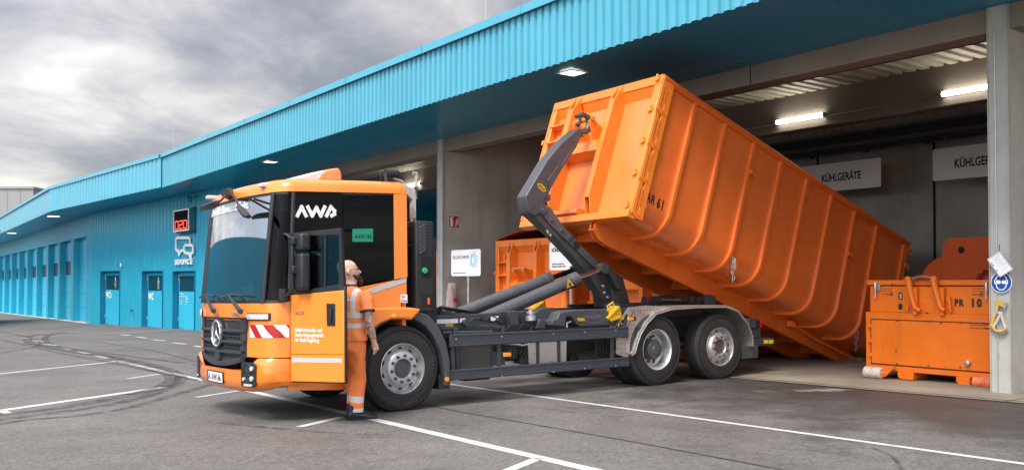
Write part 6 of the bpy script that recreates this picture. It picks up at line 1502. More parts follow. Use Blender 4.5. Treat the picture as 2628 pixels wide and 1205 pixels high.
a = PX(2449, 784, .07); text('stencil_lettering', 'PR', .135, black_print, pr, plane_m((a[0], .076, a[1]), (1, 0, 0), (0, 0, 1)), bold=.007, sx=.78, space=1.25); text('stencil_lettering', '10', .155, black_print, pr, plane_m((a[0] + .235, .076, a[1] - .005), (1, 0, 0), (0, 0, 1)), bold=.008, sx=.85, space=1.35)
ink = mat('dark_red_ink', (.12, .02, .005), .6)
for px, py in ((2262, 741), (2493, 741)):
    for k, (s, z, w_) in enumerate((('Vorsicht bei Betrieb', 0, .022), ('nicht öffnen, darf nur', -.035, .02), ('Lebensgefahr!', -.085, .034), ('_________________', -.105, .022))): a = PX(px, py, .07); text('small_print', s, w_, ink, pr, plane_m((a[0], .077, a[1] + z), (1, 0, 0), (0, 0, 1)), ext=.0006)
    a = PX(px + 20, py + 4, .07); mb = MB(); strokes(mb, [[(-.02, -.03), (.02, .03)], [(-.02, .03), (.02, -.03)]], .01, plane_m((a[0] + .03, .077, a[1] - .05), (1, 0, 0), (0, 0, 1)), .001); mb.build('cross_mark', ink, pr)
for k, s in enumerate(('Presscontainer leer', 'Abholdienst verlangen!')): a = PX(2488, 834, .04); text('small_print', s, .032, ink, pr, plane_m((a[0], .041, a[1] - .045 * k), (1, 0, 0), (0, 0, 1)), ext=.0006, bold=.0006)
for k, s in enumerate(('In Öffnung fallen', 'verboten!')): a = PX(2521, 834, .04); text('small_print', s, .032, ink, pr, plane_m((a[0], .041, a[1] - .045 * k), (1, 0, 0), (0, 0, 1)), ext=.0006, bold=.0006)
# machine behind it
hp_ = empty('press_hopper', hall_M(-2.62, 3.5)); tag(hp_, 'tall orange hopper plate with a dark hole behind the press container', 'machine')
ho_ = mat('hopper_orange', (.52, .085, .008), .55, var=.06, dirt=.2, dirtcol=(.3, .05, .01))
g_ = gz(*H.w(-2, 3.5).xy)
zt1 = H.onv(2420, 612, 3.5).z - g_; 
fy = lambda p, t: (t, -p[0], p[1])
mb = MB(); mb.prism([(0, 0), (2.4, 0), (2.4, zt1 + .02), (.12, zt1), (0, zt1 - .14)], fy, .0, .25); mb.build('plate', ho_, hp_, bevel=.006)
mb = MB(); rad = .80; mb.prism([(.0, .3), (.0, zt1 - .30)] + [(-.0 - rad * math.sin(R(t)) * .72, zt1 - .30 - rad + rad * math.cos(R(t))) for t in range(8, 91, 8)] + [(-.58, .3)], fy, .15, .4); mb.build('cheek', ho_, hp_, bevel=.006)
a = H.onv(2467, 641, 3.5); mb = MB(); mb.lathe([(.055, -.006), (.06, .0), (0, -.007)], (0, -(a.x + 2.62), a.z - g_), (1, 0, 0), 16); mb.build('hole', hole, hp_)
mb = MB(); mb.box(.4, 1.8, -2.3, -.05, .1, 1.5); mb.build('hopper_body', ho_, hp_, bevel=.01)
a = PF.onv(2532, 716, .8); hm = MB(); hm.lathe([(.001, .17), (.06, .165), (.12, .14), (.17, .08), (.19, .02), (.20, .0), (0, .0)], (0, 0, 0), (0, 0, 1), 24)
hl_ = hm.build('beacon_cover', mat('dark_red_cover', (.16, .01, .005), .25, coat=.5), smooth=60); hl_.matrix_world = PF.M @ Matrix.Translation((a.x + .06, .8, zlid)); tag(hl_, 'dark red dome lying on top of the press container lid', 'cover')

# ================================================================== SIGNS AND FITTINGS
def HM(r, n, z, right=(1, 0, 0), up=(0, 0, 1)): return H.M @ plane_m((r, n, z), right, up)
sign_face = mat('sign_white', (.84, .84, .86), .45, var=.03)
def board(name, w_, h_, M, label, group=None, r=.05, t=.012, cat='sign'):
    e = empty(name, M); tag(e, label, cat, group); mb = MB(); flat(mb, rrect(w_, h_, r, w_ / 2, h_ / 2), Matrix.Identity(4), t); b = mb.build('board', sign_face, e); return e
I4 = Matrix.Identity(4)
for (px, pyt, pyb, lab) in ((2261, 404, 479, 'long white hanging sign reading KÜHLGERÄTE in full, above the tipped container'), (2394, 384, 465, 'long white hanging sign reading KÜHLGERÄTE, cut off by the grey column')):
    a = H.onv(px, pyt, 8.0); b = H.onv(px, pyb, 8.0); hgt = a.z - b.z; wd_ = 2.3
    x0 = a.x - wd_ if px == 2261 else a.x
    e = board('hanging_sign', wd_, hgt, HM(x0, 8.0, b.z), lab, 'white signs hanging in the hall')
    tl_ = text('lettering', 'KÜHLGERÄTE', hgt * .37, black_print, e, Matrix.Translation((0, hgt * .36, .0125)), bold=.008)
    wx = max(v.co.x for v in tl_.data.vertices); want = H.onv(2210, 440, 8.0).x - H.onv(2109, 440, 8.0).x; xs_ = H.onv(2109 if px == 2261 else 2450, 440, 8.0).x - x0
    for v in tl_.data.vertices: v.co.x = xs_ + v.co.x * want / wx
    mb = MB()
    for x in (.2, wd_ - .2): mb.tube([(x, hgt - .01, 0), (x + .05, hgt + .30, -.1)], .006, 5)
    mb.build('wire', galv, e)
# BILDSCHIRME post sign
def post_sign(px0, px1, pyt, pyb, n, label, pole_px):
    a = H.onv(px0, pyb, n); b = H.onv(px1, pyb, n); t_ = H.onv(px0, pyt, n); w_ = b.x - a.x; h_ = t_.z - a.z
    e = board('post_sign', w_, h_, HM(a.x, n, a.z), label, 'white signs on posts before the containers', r=.06)
    pp = H.onv(pole_px, pyb, n); g_ = gz(*H.w(pp.x, n).xy) - a.z
    mb = MB(); mb.tube([(pp.x - a.x, g_, -.03), (pp.x - a.x, h_ * .8, -.03)], .038, 12); mb.build('post', galv, e); mb = MB(); mb.lathe([(.0, 0), (.2, 0), (.2, .04), (.05, .06)], (pp.x - a.x, g_, -.03), (0, 1, 0), 16, up=(0, 0, 1)); mb.build('foot', steel_dk, e)
    return e, w_, h_
e, w_, h_ = post_sign(1159, 1234, 642, 708, -.35, 'white post sign reading BILDSCHIRME with a blue television symbol', 1200)
text('lettering', 'BILDSCHIRME', h_ * .175, black_print, e, Matrix.Translation((w_ * .06, h_ * .66, .013)), bold=.0, sx=w_ * .69 / (h_ * .175 * 7.3)); text('small_print', 'Röhrenfernseher, Röhrenmonitor', h_ * .07, black_print, e, Matrix.Translation((w_ * .08, h_ * .10, .013)), sx=.9)
mb = MB(); cyan = mat('symbol_blue', (.18, .55, .68), .5); x, y = w_ * .78, h_ * .58; s = h_ * .2
MQ = Matrix.Translation((x, y, .013)) @ Matrix.Rotation(R(-10), 4, 'Z'); strokes(mb, [[(-s, -s), (s, -s), (s, s), (-s, s), (-s, -s)], [(-s * .75, -s * .7), (s * .35, -s * .7), (s * .35, s * .7), (-s * .75, s * .7), (-s * .75, -s * .7)], [(-s * .5, s * 1.6), (0, s), (s * .35, s * 1.7)]], .022, MQ, .002)
flat(mb, disc_poly(s * .68, s * .3, s * .16, 10), MQ, .002); flat(mb, disc_poly(s * .68, -s * .2, s * .16, 10), MQ, .002); mb.build('symbol', cyan, e)
e, w_, h_ = post_sign(1411, 1492, 622, 693, -.35, 'white post sign beginning KÜ behind the hook arm', 1463)
text('lettering', 'KÜHLGERÄTE', h_ * .175, black_print, e, Matrix.Translation((w_ * .08, h_ * .66, .013)), bold=.004, sx=.9)
for k, s in enumerate(('Kühlschrank, Gefriertruhe,', 'Klimagerät, ölgefüllter Radiator')): text('small_print', s, h_ * .07, black_print, e, Matrix.Translation((w_ * .09, h_ * (.20 - .09 * k), .013)), sx=.9, bold=.001)
# fire-extinguisher sign and bagged extinguisher on the partition
MPt = lambda n, z: H.M @ plane_m((-13.80, n, z), (0, 1, 0), (0, 0, 1))
a = H.onu(1150, 584, -13.81); b = H.onu(1177, 553, -13.81); fw = b.y - a.y; fh = b.z - a.z
e = empty('fire_sign', H.M @ plane_m((-13.795, a.y, a.z), (0, 1, 0), (0, 0, 1))); tag(e, 'small red square sign with extinguisher and flame on the concrete partition', 'sign')
MB().box(0, fw, 0, fh, 0, .006).build('board', red_m, e)
mb = MB(); flat(mb, rrect(fw * .26, fh * .5, .02, fw * .3, fh * .36), Matrix.Translation((0, 0, .006)), .002); flat(mb, disc_poly(fw * .3, fh * .62, fw * .12, 12), Matrix.Translation((0, 0, .0055)), .002); strokes(mb, [[(fw * .3, fh * .62), (fw * .3, fh * .86), (fw * .14, fh * .70)], [(fw * .3, fh * .84), (fw * .42, fh * .88)]], fw * .07, Matrix.Translation((0, 0, .006)), .002)
for k in range(3): strokes(mb, [[(fw * (.60 + .04 * k), fh * (.14 + .16 * k)), (fw * .74, fh * (.2 + .17 * k)), (fw * .86, fh * (.42 + .16 * k))]], fw * .06, Matrix.Translation((0, 0, .006)), .002)
for x0, x1, y0, y1 in ((0, fw, 0, .012), (0, fw, fh - .012, fh), (0, .012, 0, fh), (fw - .012, fw, 0, fh)): mb.box(x0, x1, y0, y1, .0065, .008)
mb.build('symbol', white_m, e)
a = H.onu(1158, 785, -13.7); e = empty('fire_extinguisher', H.M @ Matrix.Translation((-13.68, a.y, a.z - .02))); tag(e, 'fire extinguisher wrapped in a clear plastic bag on the partition foot', 'extinguisher')
mb = MB(); mb.lathe([(0, 0), (.08, 0), (.085, .03), (.085, .38), (.06, .45), (.025, .48), (.025, .53), (0, .53)], (0, 0, 0), (0, 0, 1), 20); mb.build('cylinder', mat('bag_red', (.42, .03, .03), .35), e)
mb = MB(); rows = []
random.seed(5)
for k in range(9):
    z = -.03 + .08 * k; rows.append([Vector(((.125 - .04 * (k / 8) ** 2) * math.cos(t) + random.uniform(-.012, .012), (.15 - .05 * (k / 8) ** 2) * math.sin(t) + random.uniform(-.014, .014), z)) for t in (2 * math.pi * i / 18 for i in range(18))])
mb.grid(rows, closed=True)
bag = bpy.data.materials.new('clear_bag'); bag.use_nodes = True; bb_ = bag.node_tree.nodes['Principled BSDF']; bb_.inputs['Base Color'].default_value = (.7, .7, .7, 1); bb_.inputs['Alpha'].default_value = .40; bb_.inputs['Roughness'].default_value = .25; MATS['bag'] = bag
mb.build('plastic_bag', bag, e, smooth=30)
MB().box(.11, .125, -.02, .06, .12, .22).build('label', red_m, e)
a = H.onu(1172, 795, -13.7); mb = MB(); mb.tube([(0, 0, 0), (-.02, .0, 1.0)], .014, 8); br = mb.build('broom_handle', wood); br.matrix_world = H.M @ Matrix.Translation((-13.72, a.y + .02, gz(*H.w(-13.7, .3).xy) + .02)); tag(br, 'thin wooden stick leaning on the partition beside the bagged extinguisher', 'stick')
# tools standing behind the cab
for i, (pts, lab, nm) in enumerate((([(1064, 566), (1064, 548), (1066, 500), (1069, 482)], 'wooden-handled scraper with a curved steel blade standing behind the cab', 'scraper'),)):
    q = [T.onv(x, y, .3) for x, y in pts]; e = empty(nm, T.M @ Matrix.Translation(q[0] - Vector((0, 0, .5)))); tag(e, lab, 'tool')
    z0 = q[0] - Vector((0, 0, .5)); MB().tube([(0, 0, 0), q[0] - z0, (q[1] - z0) * 1.0 + Vector((0, 0, .3))], .018, 10).build('handle', wood, e)
    t0 = T.onv(1067, 510, .3) - z0; t1 = T.onv(1069, 447, .3) - z0; t2 = T.onv(1060, 449, .3) - z0
    mb = MB(); mb.tube([t0, t1], [(.02), (.026)], 8); mb.tube([t1, t1 + Vector((-.05, 0, .01)), t2], [.028, .022, .01], 8); mb.build('blade', mat('worn_tool', (.42, .38, .33), .45, metal=.4, var=.4, vscale=30), e)
    mb = MB(); mb.tube([T.onv(1068, 505, .3) - z0, T.onv(1067, 480, .3) - z0], .024, 8); mb.build('green_band', mat('dark_green', (.02, .06, .05), .5), e)
q = T.onv(1056, 566, .2); mb = MB(); mb.tube([(0, 0, -.5), (0, 0, .20)], .02, 10); st = mb.build('broom_handle', wood); st.matrix_world = T.M @ Matrix.Translation(q); tag(st, 'pale wooden broom handle standing behind the cab under the air duct', 'broom')
# soffit downlights
for i, (px, py, lab) in enumerate(((1469, 194, 'square lit soffit lamp above the raised hook, largest of the canopy lamps'), (694, 416, 'lit soffit lamp above the cab roof'), (137, 555, 'lit soffit lamp near the bend of the canopy'), (30, 598, 'lit soffit lamp above the garage doors at the left edge'))):
    q = hit(px, py, (0, 0, ZS - .01), (0, 0, 1)); lr = H.l(q); q.z += (fall(lr.x) * min(1, -lr.y / 2.53) - .014 if i < 2 else 0); e = empty('soffit_lamp', Matrix.Translation(q) @ Matrix.Rotation(math.atan2(-.8112, .5847), 4, 'Z')); tag(e, lab, 'lamp', 'square lamps in the canopy soffit')
    s = .17 if i < 2 else .30; MB().box(-s, s, -s, s, -.004, .003).build('lens', lamp_warm, e); mb = MB()
    for x0, x1, y0, y1 in ((-s - .03, s + .03, -s - .03, -s), (-s - .03, s + .03, s, s + .03), (-s - .03, -s, -s, s), (s, s + .03, -s, s)): mb.box(x0, x1, y0, y1, -.012, .004)
    mb.build('frame', white_m, e)
# more of the same row, in front of the bays out of view, are left out. Tube lights on the second beam:
for i, (r0, ln, lab) in enumerate(((-6.92, 1.2, 'lit tube lamp on the beam above the tipped container\'s middle'), (-3.10, 1.2, 'lit tube lamp on the beam cut by the grey column'), (-23.95, 1.25, 'lit tube lamp on the beam glimpsed behind the cab'))):
    e = empty('tube_lamp', H.M @ Matrix.Translation((r0, 4.44, 5.09))); tag(e, lab, 'lamp', 'tube lamps on the hall beam')
    MB().tube([(.0, 0, 0), (ln, 0, 0)], .045, 14).build('tube', tube_m, e); mb = MB()
    for x in (-.03, ln): mb.tube([(x, 0, 0), (x + .03, 0, 0)], .05, 14)
    mb.box(.0, ln, .03, .056, -.04, .04); mb.build('end_cap', mat('lamp_grey', (.35, .35, .35), .5), e)
# number display, symbol and lettering on the service wall
def swp(px, py, y=-.06): return SW.onv(px, py, y)
cr = lambda x, y: (430 + x / 3.4727, 520 + y / 3.4727)
a = swp(*cr(50, 262), -.35); b = swp(*cr(187, 62), -.35); w_ = b.x - a.x; h_ = (swp(*cr(50, 70), -.35).z - a.z)
e = empty('number_display', SW.M @ Matrix.Translation((a.x, -.10, a.z))); tag(e, 'wall display with red glowing digits 020 above the service symbol', 'display')
MB().box(0, w_, -.22, .04, 0, h_).build('casing', mat('display_casing', (.04, .16, .22), .5), e)
mb = MB(); t_ = .06
for x0, x1, z0, z1 in ((0, w_, 0, t_), (0, w_, h_ - t_, h_), (0, t_, t_, h_ - t_), (w_ - t_, w_, t_, h_ - t_)): mb.box(x0, x1, -.25, -.219, z0, z1)
mb.build('frame', white_m, e); MB().box(t_, w_ - t_, -.235, -.221, t_, h_ - t_).build('screen', mat('screen_black', (.004, .004, .005), .7, spec=.05), e)
digs = mat('led_red', (1, .07, .03), .5, emit=1.0); Ms = plane_m((t_, -.237, t_), (1, 0, 0), (0, 0, 1)); iw = w_ - 2 * t_; ih = h_ - 2 * t_
mb = MB(); dw = iw * .22; dh = ih * .40; y0 = ih * .07
segs = {'0': 'abcdef', '2': 'abged'}
for i, ch in enumerate('020'):
    x = iw * (.08 + .30 * i); P_ = dict(a=((x, y0 + dh), (x + dw, y0 + dh)), b=((x + dw, y0 + dh), (x + dw, y0 + dh / 2)), c=((x + dw, y0 + dh / 2), (x + dw, y0)), d=((x, y0), (x + dw, y0)), e=((x, y0), (x, y0 + dh / 2)), f=((x, y0 + dh / 2), (x, y0 + dh)), g=((x, y0 + dh / 2), (x + dw, y0 + dh / 2)))
    for s in segs[ch]:
        p, q = P_[s]; strokes(mb, [[(p[0] + (q[0] - p[0]) * .08, p[1] + (q[1] - p[1]) * .08), (q[0] - (q[0] - p[0]) * .08, q[1] - (q[1] - p[1]) * .08)]], .05, Ms, .004)
mb.build('digits', digs, e); mb = MB(); mb.box(-.02, w_ + .1, -.12, .06, h_ + .01, h_ + .05); mb.box(-.02, w_ + .1, -.12, .06, -.06, -.02); mb.build('bracket', steel_dk, e)
MW_ = SW.M @ plane_m((0, -.075, 0), (1, 0, 0), (0, 0, 1))
def wl(pts): return [(swp(*cr(x, y), -.10).x, swp(*cr(x, y), -.10).z) for x, y in pts]
bub = empty('service_symbol', MW_); tag(bub, 'white outline of two speech bubbles mounted above the word SERVICE', 'sign')
mb = MB(); strokes(mb, [wl([(200, 362), (200, 325), (190, 312), (88, 312), (76, 325), (76, 410), (86, 424), (98, 426), (104, 462), (122, 428), (140, 424)]), wl([(160, 378), (218, 378), (228, 390), (228, 440), (218, 448), (212, 450), (208, 488), (190, 450), (165, 448), (152, 435), (150, 392), (160, 378)])], .11, I4, .05); mb.build('outline', white_m, bub)
a = swp(*cr(62, 556), -.12); b = swp(*cr(238, 556), -.12); sg = text('service_lettering', 'SERVICE', 1.0, white_m, None, Matrix.Identity(4), ext=.03, bold=.012)
hh = (swp(*cr(62, 508), -.12).z - a.z); sg.matrix_world = MW_ @ Matrix.Translation((a.x, a.z + .02, .02)) @ Matrix.Diagonal((( b.x - a.x) / 3.95, hh / .73, 1, 1)); tag(sg, 'raised white word SERVICE on the blue wall', 'lettering')
a = SW.onv(1190 / 2.3625 + 5, 400 + 245 / 2.3625, -.06); e = empty('floodlight', SW.M @ Matrix.Translation((a.x, -.06, a.z))); tag(e, 'small round blue-grey floodlight under the canopy beside the display', 'lamp')
mb = MB(); mb.tube([(0, 0, 0), (.05, -.25, -.02)], .03, 8); mb.lathe([(0, -.1), (.12, -.08), (.17, .05), (.16, .06), (0, .05)], (-.1, -.32, -.1), (-.5, -.8, -.4), 18); mb.build('housing', blue_dark, e)
a = SW.onv(738 / 2.3625, 400 + 660 / 2.3625, -.06); sn = MB().box(-.06, .06, -.08, 0, -.09, .09).build('door_sensor', white_m, bevel=.01); sn.matrix_world = SW.M @ Matrix.Translation((a.x, -.05, a.z)); tag(sn, 'tiny white box on the blue wall right of the women\'s toilet door', 'sensor')
a = SW.onv(813 / 2.3625, 400 + 935 / 2.3625, -.06); e = empty('water_tap', SW.M @ Matrix.Translation((a.x, -.05, a.z))); tag(e, 'small outdoor tap on the blue wall between the toilet doors', 'tap')
mb = MB(); mb.tube([(-.1, 0, 0), (-.1, -.14, 0), (.1, -.16, 0), (.1, -.18, -.1)], .025, 8); mb.box(-.2, -.02, -.16, -.12, .03, .06); mb.build('spout', steel_dk, e)
# things hanging on the grey column A (face at n = -.07)
MA = lambda px, py, d=-.075: (H.onv(px, py, d))
fcol = lambda x, y: (2520 + x / 4.2222, 620 + y / 4.2222)
def colM(d): return H.M @ plane_m((0, d, 0), (1, 0, 0), (0, 0, 1))
def cp(x, y, d=-.09): q = H.onv(*fcol(x, y), d); return (q.x, q.z)
e = empty('safety_sign', H.M @ plane_m((cp(205, 440)[0], -.076, cp(205, 440)[1]), (1, 0, 0), (0, 0, 1))); tag(e, 'round blue mandatory sign showing a head with goggles on the grey column', 'sign')
rad = (cp(205, 330)[1] - cp(205, 555)[1]) / 2
mb = MB(); flat(mb, disc_poly(0, 0, rad, 40), I4, .003); mb.build('rim', white_m, e); mb = MB(); flat(mb, disc_poly(0, 0, rad * .94, 40), Matrix.Translation((0, 0, .003)), .001); mb.build('disc', mat('sign_blue', (.005, .06, .30), .4), e)
mb = MB(); s = rad; Mz = Matrix.Translation((0, 0, .004)); strokes(mb, [[(-.62 * s, .12 * s), (-.60 * s, .2 * s)] + [(.50 * s * math.cos(R(t)), .25 * s + .5 * s * math.sin(R(t))) for t in range(170, 5, -15)] + [(.60 * s, .12 * s), (.56 * s, -.12 * s), (.48 * s, -.2 * s), (.42 * s, -.45 * s), (.18 * s, -.70 * s), (-.18 * s, -.70 * s), (-.42 * s, -.45 * s), (-.48 * s, -.2 * s), (-.58 * s, -.1 * s), (-.64 * s, .12 * s)]], .085 * s, Mz, .001)
flat(mb, rrect(.46 * s, .34 * s, .12 * s, -.27 * s, .04 * s), Mz, .0012); flat(mb, rrect(.46 * s, .34 * s, .12 * s, .27 * s, .04 * s), Mz, .0012); mb.build('pictogram', white_m, e)
p = [cp(50, 192, -.16), (cp(185, 103, -.16)), cp(328, 297, -.16), cp(188, 383, -.16)]
cen = (sum(q[0] for q in p) / 4, sum(q[1] for q in p) / 4); e = empty('hanging_card', H.M @ plane_m((cen[0], -.14, cen[1]), (1, 0, 0), (0, 0, 1))); tag(e, 'white laminated notice hanging askew in front of the round blue sign', 'notice')
pp = [(q[0] - cen[0], q[1] - cen[1]) for q in p]; mb = MB(); flat(mb, pp, I4, .003); mb.build('card', mat('paper', (.78, .78, .74), .4), e)
mb = MB(); A_, B_, C_, D_ = (Vector((*q, 0)) for q in pp)
pale_ink = mat('print_blue', (.25, .30, .50), .5)
for k in range(11): t = .14 + k * .07; s0 = .28; strokes(mb, [[tuple((A_.lerp(B_, s0)).lerp(D_.lerp(C_, s0), t).xy), tuple((A_.lerp(B_, .92 - .1 * (k % 3))).lerp(D_.lerp(C_, .92 - .1 * (k % 3)), t).xy)]], .004, Matrix.Translation((0, 0, .003)), .0005)
for u_, v_ in (((A_, B_)), (B_, C_), (C_, D_), (D_, A_)): strokes(mb, [[tuple((u_ * .93).xy), tuple((v_ * .93).xy)]], .006, Matrix.Translation((0, 0, .003)), .0005)
for k in (.2, .35, .7): q = A_.lerp(D_, k) * .8; flat(mb, disc_poly(q.x, q.y, .014, 8), Matrix.Translation((0, 0, .003)), .0006)
mb.build('print', pale_ink, e); MB().tube([(pp[1][0], pp[1][1], 0), (pp[1][0] + .002, pp[1][1] + .09, .02)], .005, 6).build('string', black_pl, e)
# hatchet
o = cp(185, 690, -.10); e = empty('hatchet', H.M @ plane_m((o[0], -.10, o[1]), (1, 0, 0), (0, 0, 1))); tag(e, 'small hatchet with wooden handle and yellow painted head hanging on the column', 'hatchet')
rel = lambda x, y: (cp(x, y, -.10)[0] - o[0], cp(x, y, -.10)[1] - o[1])
mb = MB(); mb.tube([(*rel(172, 660), 0), (*rel(160, 740), 0), (*rel(130, 810), 0), (*rel(105, 915), 0)], [.016, .018, .017, .022], 8); mb.build('handle', mat('ash_wood', (.62, .40, .18), .5, var=.15, vscale=20), e)
mb = MB(); mb.tube([(*rel(133, 815), 0), (*rel(104, 918), 0)], [.0185, .0235], 8); mb.build('grip', yellow_m, e)
mb = MB(); flat(mb, [rel(150, 640), rel(236, 658), rel(238, 705), rel(150, 676)], Matrix.Translation((0, 0, -.015)), .03); mb.build('head', yellow_m, e); mb = MB(); flat(mb, [rel(236, 655), rel(274, 656), rel(265, 700), rel(245, 732), rel(228, 703)], Matrix.Translation((0, 0, -.008)), .016); mb.build('blade', galv, e)
# folding square / saw
o = cp(200, 880, -.10); e = empty('bow_cutter', H.M @ plane_m((o[0], -.10, o[1]), (1, 0, 0), (0, 0, 1))); tag(e, 'cutter with two straight arms and a yellow curved guard hanging below the hatchet', 'cutter')
rel = lambda x, y: (cp(x, y, -.10)[0] - o[0], cp(x, y, -.10)[1] - o[1])
mb = MB(); strokes(mb, [[rel(185, 765), rel(215, 768)], [rel(200, 790), rel(130, 915)], [rel(215, 800), rel(255, 925)]], .028, I4, .012); mb.build('arm', mat('pale_steel', (.55, .50, .45), .5, var=.1), e)
mb = MB(); mb.tube(curve([Vector((*rel(x, y), 0)) for x, y in ((122, 930), (150, 965), (200, 980), (245, 968), (268, 942))], 5), [.022] * 21, 8); mb.build('guard', galv, e)
mb = MB(); mb.tube(curve([Vector((*rel(x, y), .02)) for x, y in ((128, 925), (155, 958), (200, 970), (240, 958), (262, 940))], 5), [.014] * 21, 8); mb.build('yellow_edge', yellow_m, e)
# ================================================================== PERSON
foot = ground(896, 1074); FT = Matrix.Translation(foot)
person = empty('person', FT @ Matrix.Rotation(R(-22), 4, 'Z') @ Matrix.Diagonal((1.09, 1.10, 1.0, 1)))   # local +Y = facing, +X = right-hand side
tag(person, 'bald bearded worker in orange high-visibility clothes standing at the open cab door', 'person')
def ringz(z, rx, ry, ox=0, oy=0, n=28, p=2.4):
    r = []
    for i in range(n):
        t = 2 * math.pi * i / n; c, s = math.cos(t), math.sin(t)
        r.append(Vector((ox + rx * math.copysign(abs(c) ** (2 / p), c), oy + ry * math.copysign(abs(s) ** (2 / p), s), z)))
    return r
def loft_closed(mb, rings):
    mb.grid(rings, closed=True); mb.add(rings[0], [tuple(range(len(rings[0])))[::-1]]); mb.add(rings[-1], [tuple(range(len(rings[-1])))])
def remeshed(mb, name, m, parent, voxel, smooth_it=4, rough=None):
    o = mb.build(name + '_src', m, None, smooth=0)
    if rough:
        for v in o.data.vertices: v.co += rough(v.co)
    md = o.modifiers.new('r', 'REMESH'); md.mode = 'VOXEL'; md.voxel_size = voxel; md.use_smooth_shade = True
    ms = o.modifiers.new('s', 'SMOOTH'); ms.factor = .5; ms.iterations = smooth_it
    dg = bpy.context.evaluated_depsgraph_get(); me = bpy.data.meshes.new_from_object(o.evaluated_get(dg)); me.name = name
    bpy.data.objects.remove(o); ob = bpy.data.objects.new(name, me); COL.objects.link(ob); ob.parent = parent
    for p in me.polygons: p.use_smooth = True
    return ob
# head is turned to the right of the body and tilted up a little
HEADM = Matrix.Translation((.0, .02, 1.50)) @ Matrix.Rotation(R(-50), 4, 'Z') @ Matrix.Rotation(R(10), 4, 'X')
body = MB()
def hp3(x, y, z): return HEADM @ Vector((x, y, z))
hr = []
for z, rx, ry, oy in ((-.06, .062, .070, -.01), (.0, .060, .068, -.008), (.045, .060, .075, .004), (.075, .060, .085, .012), (.10, .066, .093, .008), (.13, .073, .099, .003), (.165, .077, .103, .0), (.20, .078, .104, -.002), (.235, .075, .100, -.006), (.262, .066, .088, -.010), (.282, .050, .068, -.012), (.295, .028, .040, -.012)):
    hr.append([HEADM @ p for p in ringz(z, rx, ry, 0, oy, p=2.1)])
loft_closed(body, hr)
nose = [hp3(0, .098, .185), hp3(0, .112, .160), hp3(0, .124, .138), hp3(0, .104, .128)]; body.tube(nose, [.010, .012, .017, .012], 8)
body.tube([hp3(0, .098, .092), hp3(0, .104, .085)], .014, 8); body.tube([hp3(-.03, .092, .19), hp3(0, .099, .192), hp3(.03, .092, .19)], [.012, .010, .012], 8)
for s in (-1, 1):
    body.tube([hp3(s * .074, -.002, .175), hp3(s * .086, -.008, .172), hp3(s * .088, -.010, .15), hp3(s * .078, -.002, .128)], [.016, .020, .018, .012], 8)
# shoulders/neck root, arms
body.tube([(0, .0, 1.40), (0, .008, 1.47), (0, .02, 1.54)], [(.10, .08), (.066, .068), (.062, .066)], 16)
def arm(s, el, wr, sh=(.185, 0, 1.415)):
    S_ = Vector((s * sh[0], sh[1], sh[2])); E_ = Vector((s * el[0], el[1], el[2])); Wr = Vector((s * wr[0], wr[1], wr[2]))
    body.tube([S_, S_.lerp(E_, .35), S_.lerp(E_, .75), E_, E_.lerp(Wr, .25), E_.lerp(Wr, .7), Wr], [.055, .052, .046, .043, .046, .036, (.022, .030)], 14)
    d = (Wr - E_).normalized(); out_ = Vector((s, 0, 0)); fw = d.cross(out_).normalized(); fw = fw if fw.y > 0 else -fw
    palm = Wr + d * .05; body.tube([Wr - d * .01, Wr + d * .03, Wr + d * .075, Wr + d * .092], [(.022, .028), (.018, .038), (.016, .042), (.013, .038)], 12)
    inn = -out_
    for k, (f, ln) in enumerate(((.030, .070), (.010, .078), (-.010, .073), (-.030, .058))):
        b = Wr + d * .082 + fw * f; c = .25 + .08 * k
        p1 = b + d * ln * .45 + inn * ln * .12; p2 = p1 + (d * .85 + inn * (.45 + c * .4)).normalized() * ln * .32; p3 = p2 + (d * .45 + inn * (.85)).normalized() * ln * .26
        body.tube([b - d * .02, b, p1, p2, p3], [.0095, .0095, .009, .008, .0065], 8)
    tb_ = Wr + d * .025 + fw * .030; body.tube([tb_ - fw * .012, tb_ + fw * .016 + d * .018, tb_ + fw * .026 + d * .045 + inn * .008, tb_ + fw * .022 + d * .068 + inn * .016], [.014, .0125, .0105, .008], 8)
arm(1, (.255, -.035, 1.115), (.262, .055, .865)); arm(-1, (.25, .02, 1.12), (.24, .10, .87))
# legs inside the trousers and torso core keep the figure in one piece
body.tube([(.09, 0, .92), (.088, .01, .5), (.09, -.01, .10)], [.07, .055, .04], 12); body.tube([(-.085, 0, .92), (-.05, .09, .5), (-.01, .125, .10)], [.07, .055, .04], 12)
body.tube([(0, 0, .88), (0, 0, 1.15), (0, 0, 1.42)], [(.12, .09), (.13, .095), (.15, .08)], 16)
bo_ = remeshed(body, 'body', skin, person, .0062, 3)
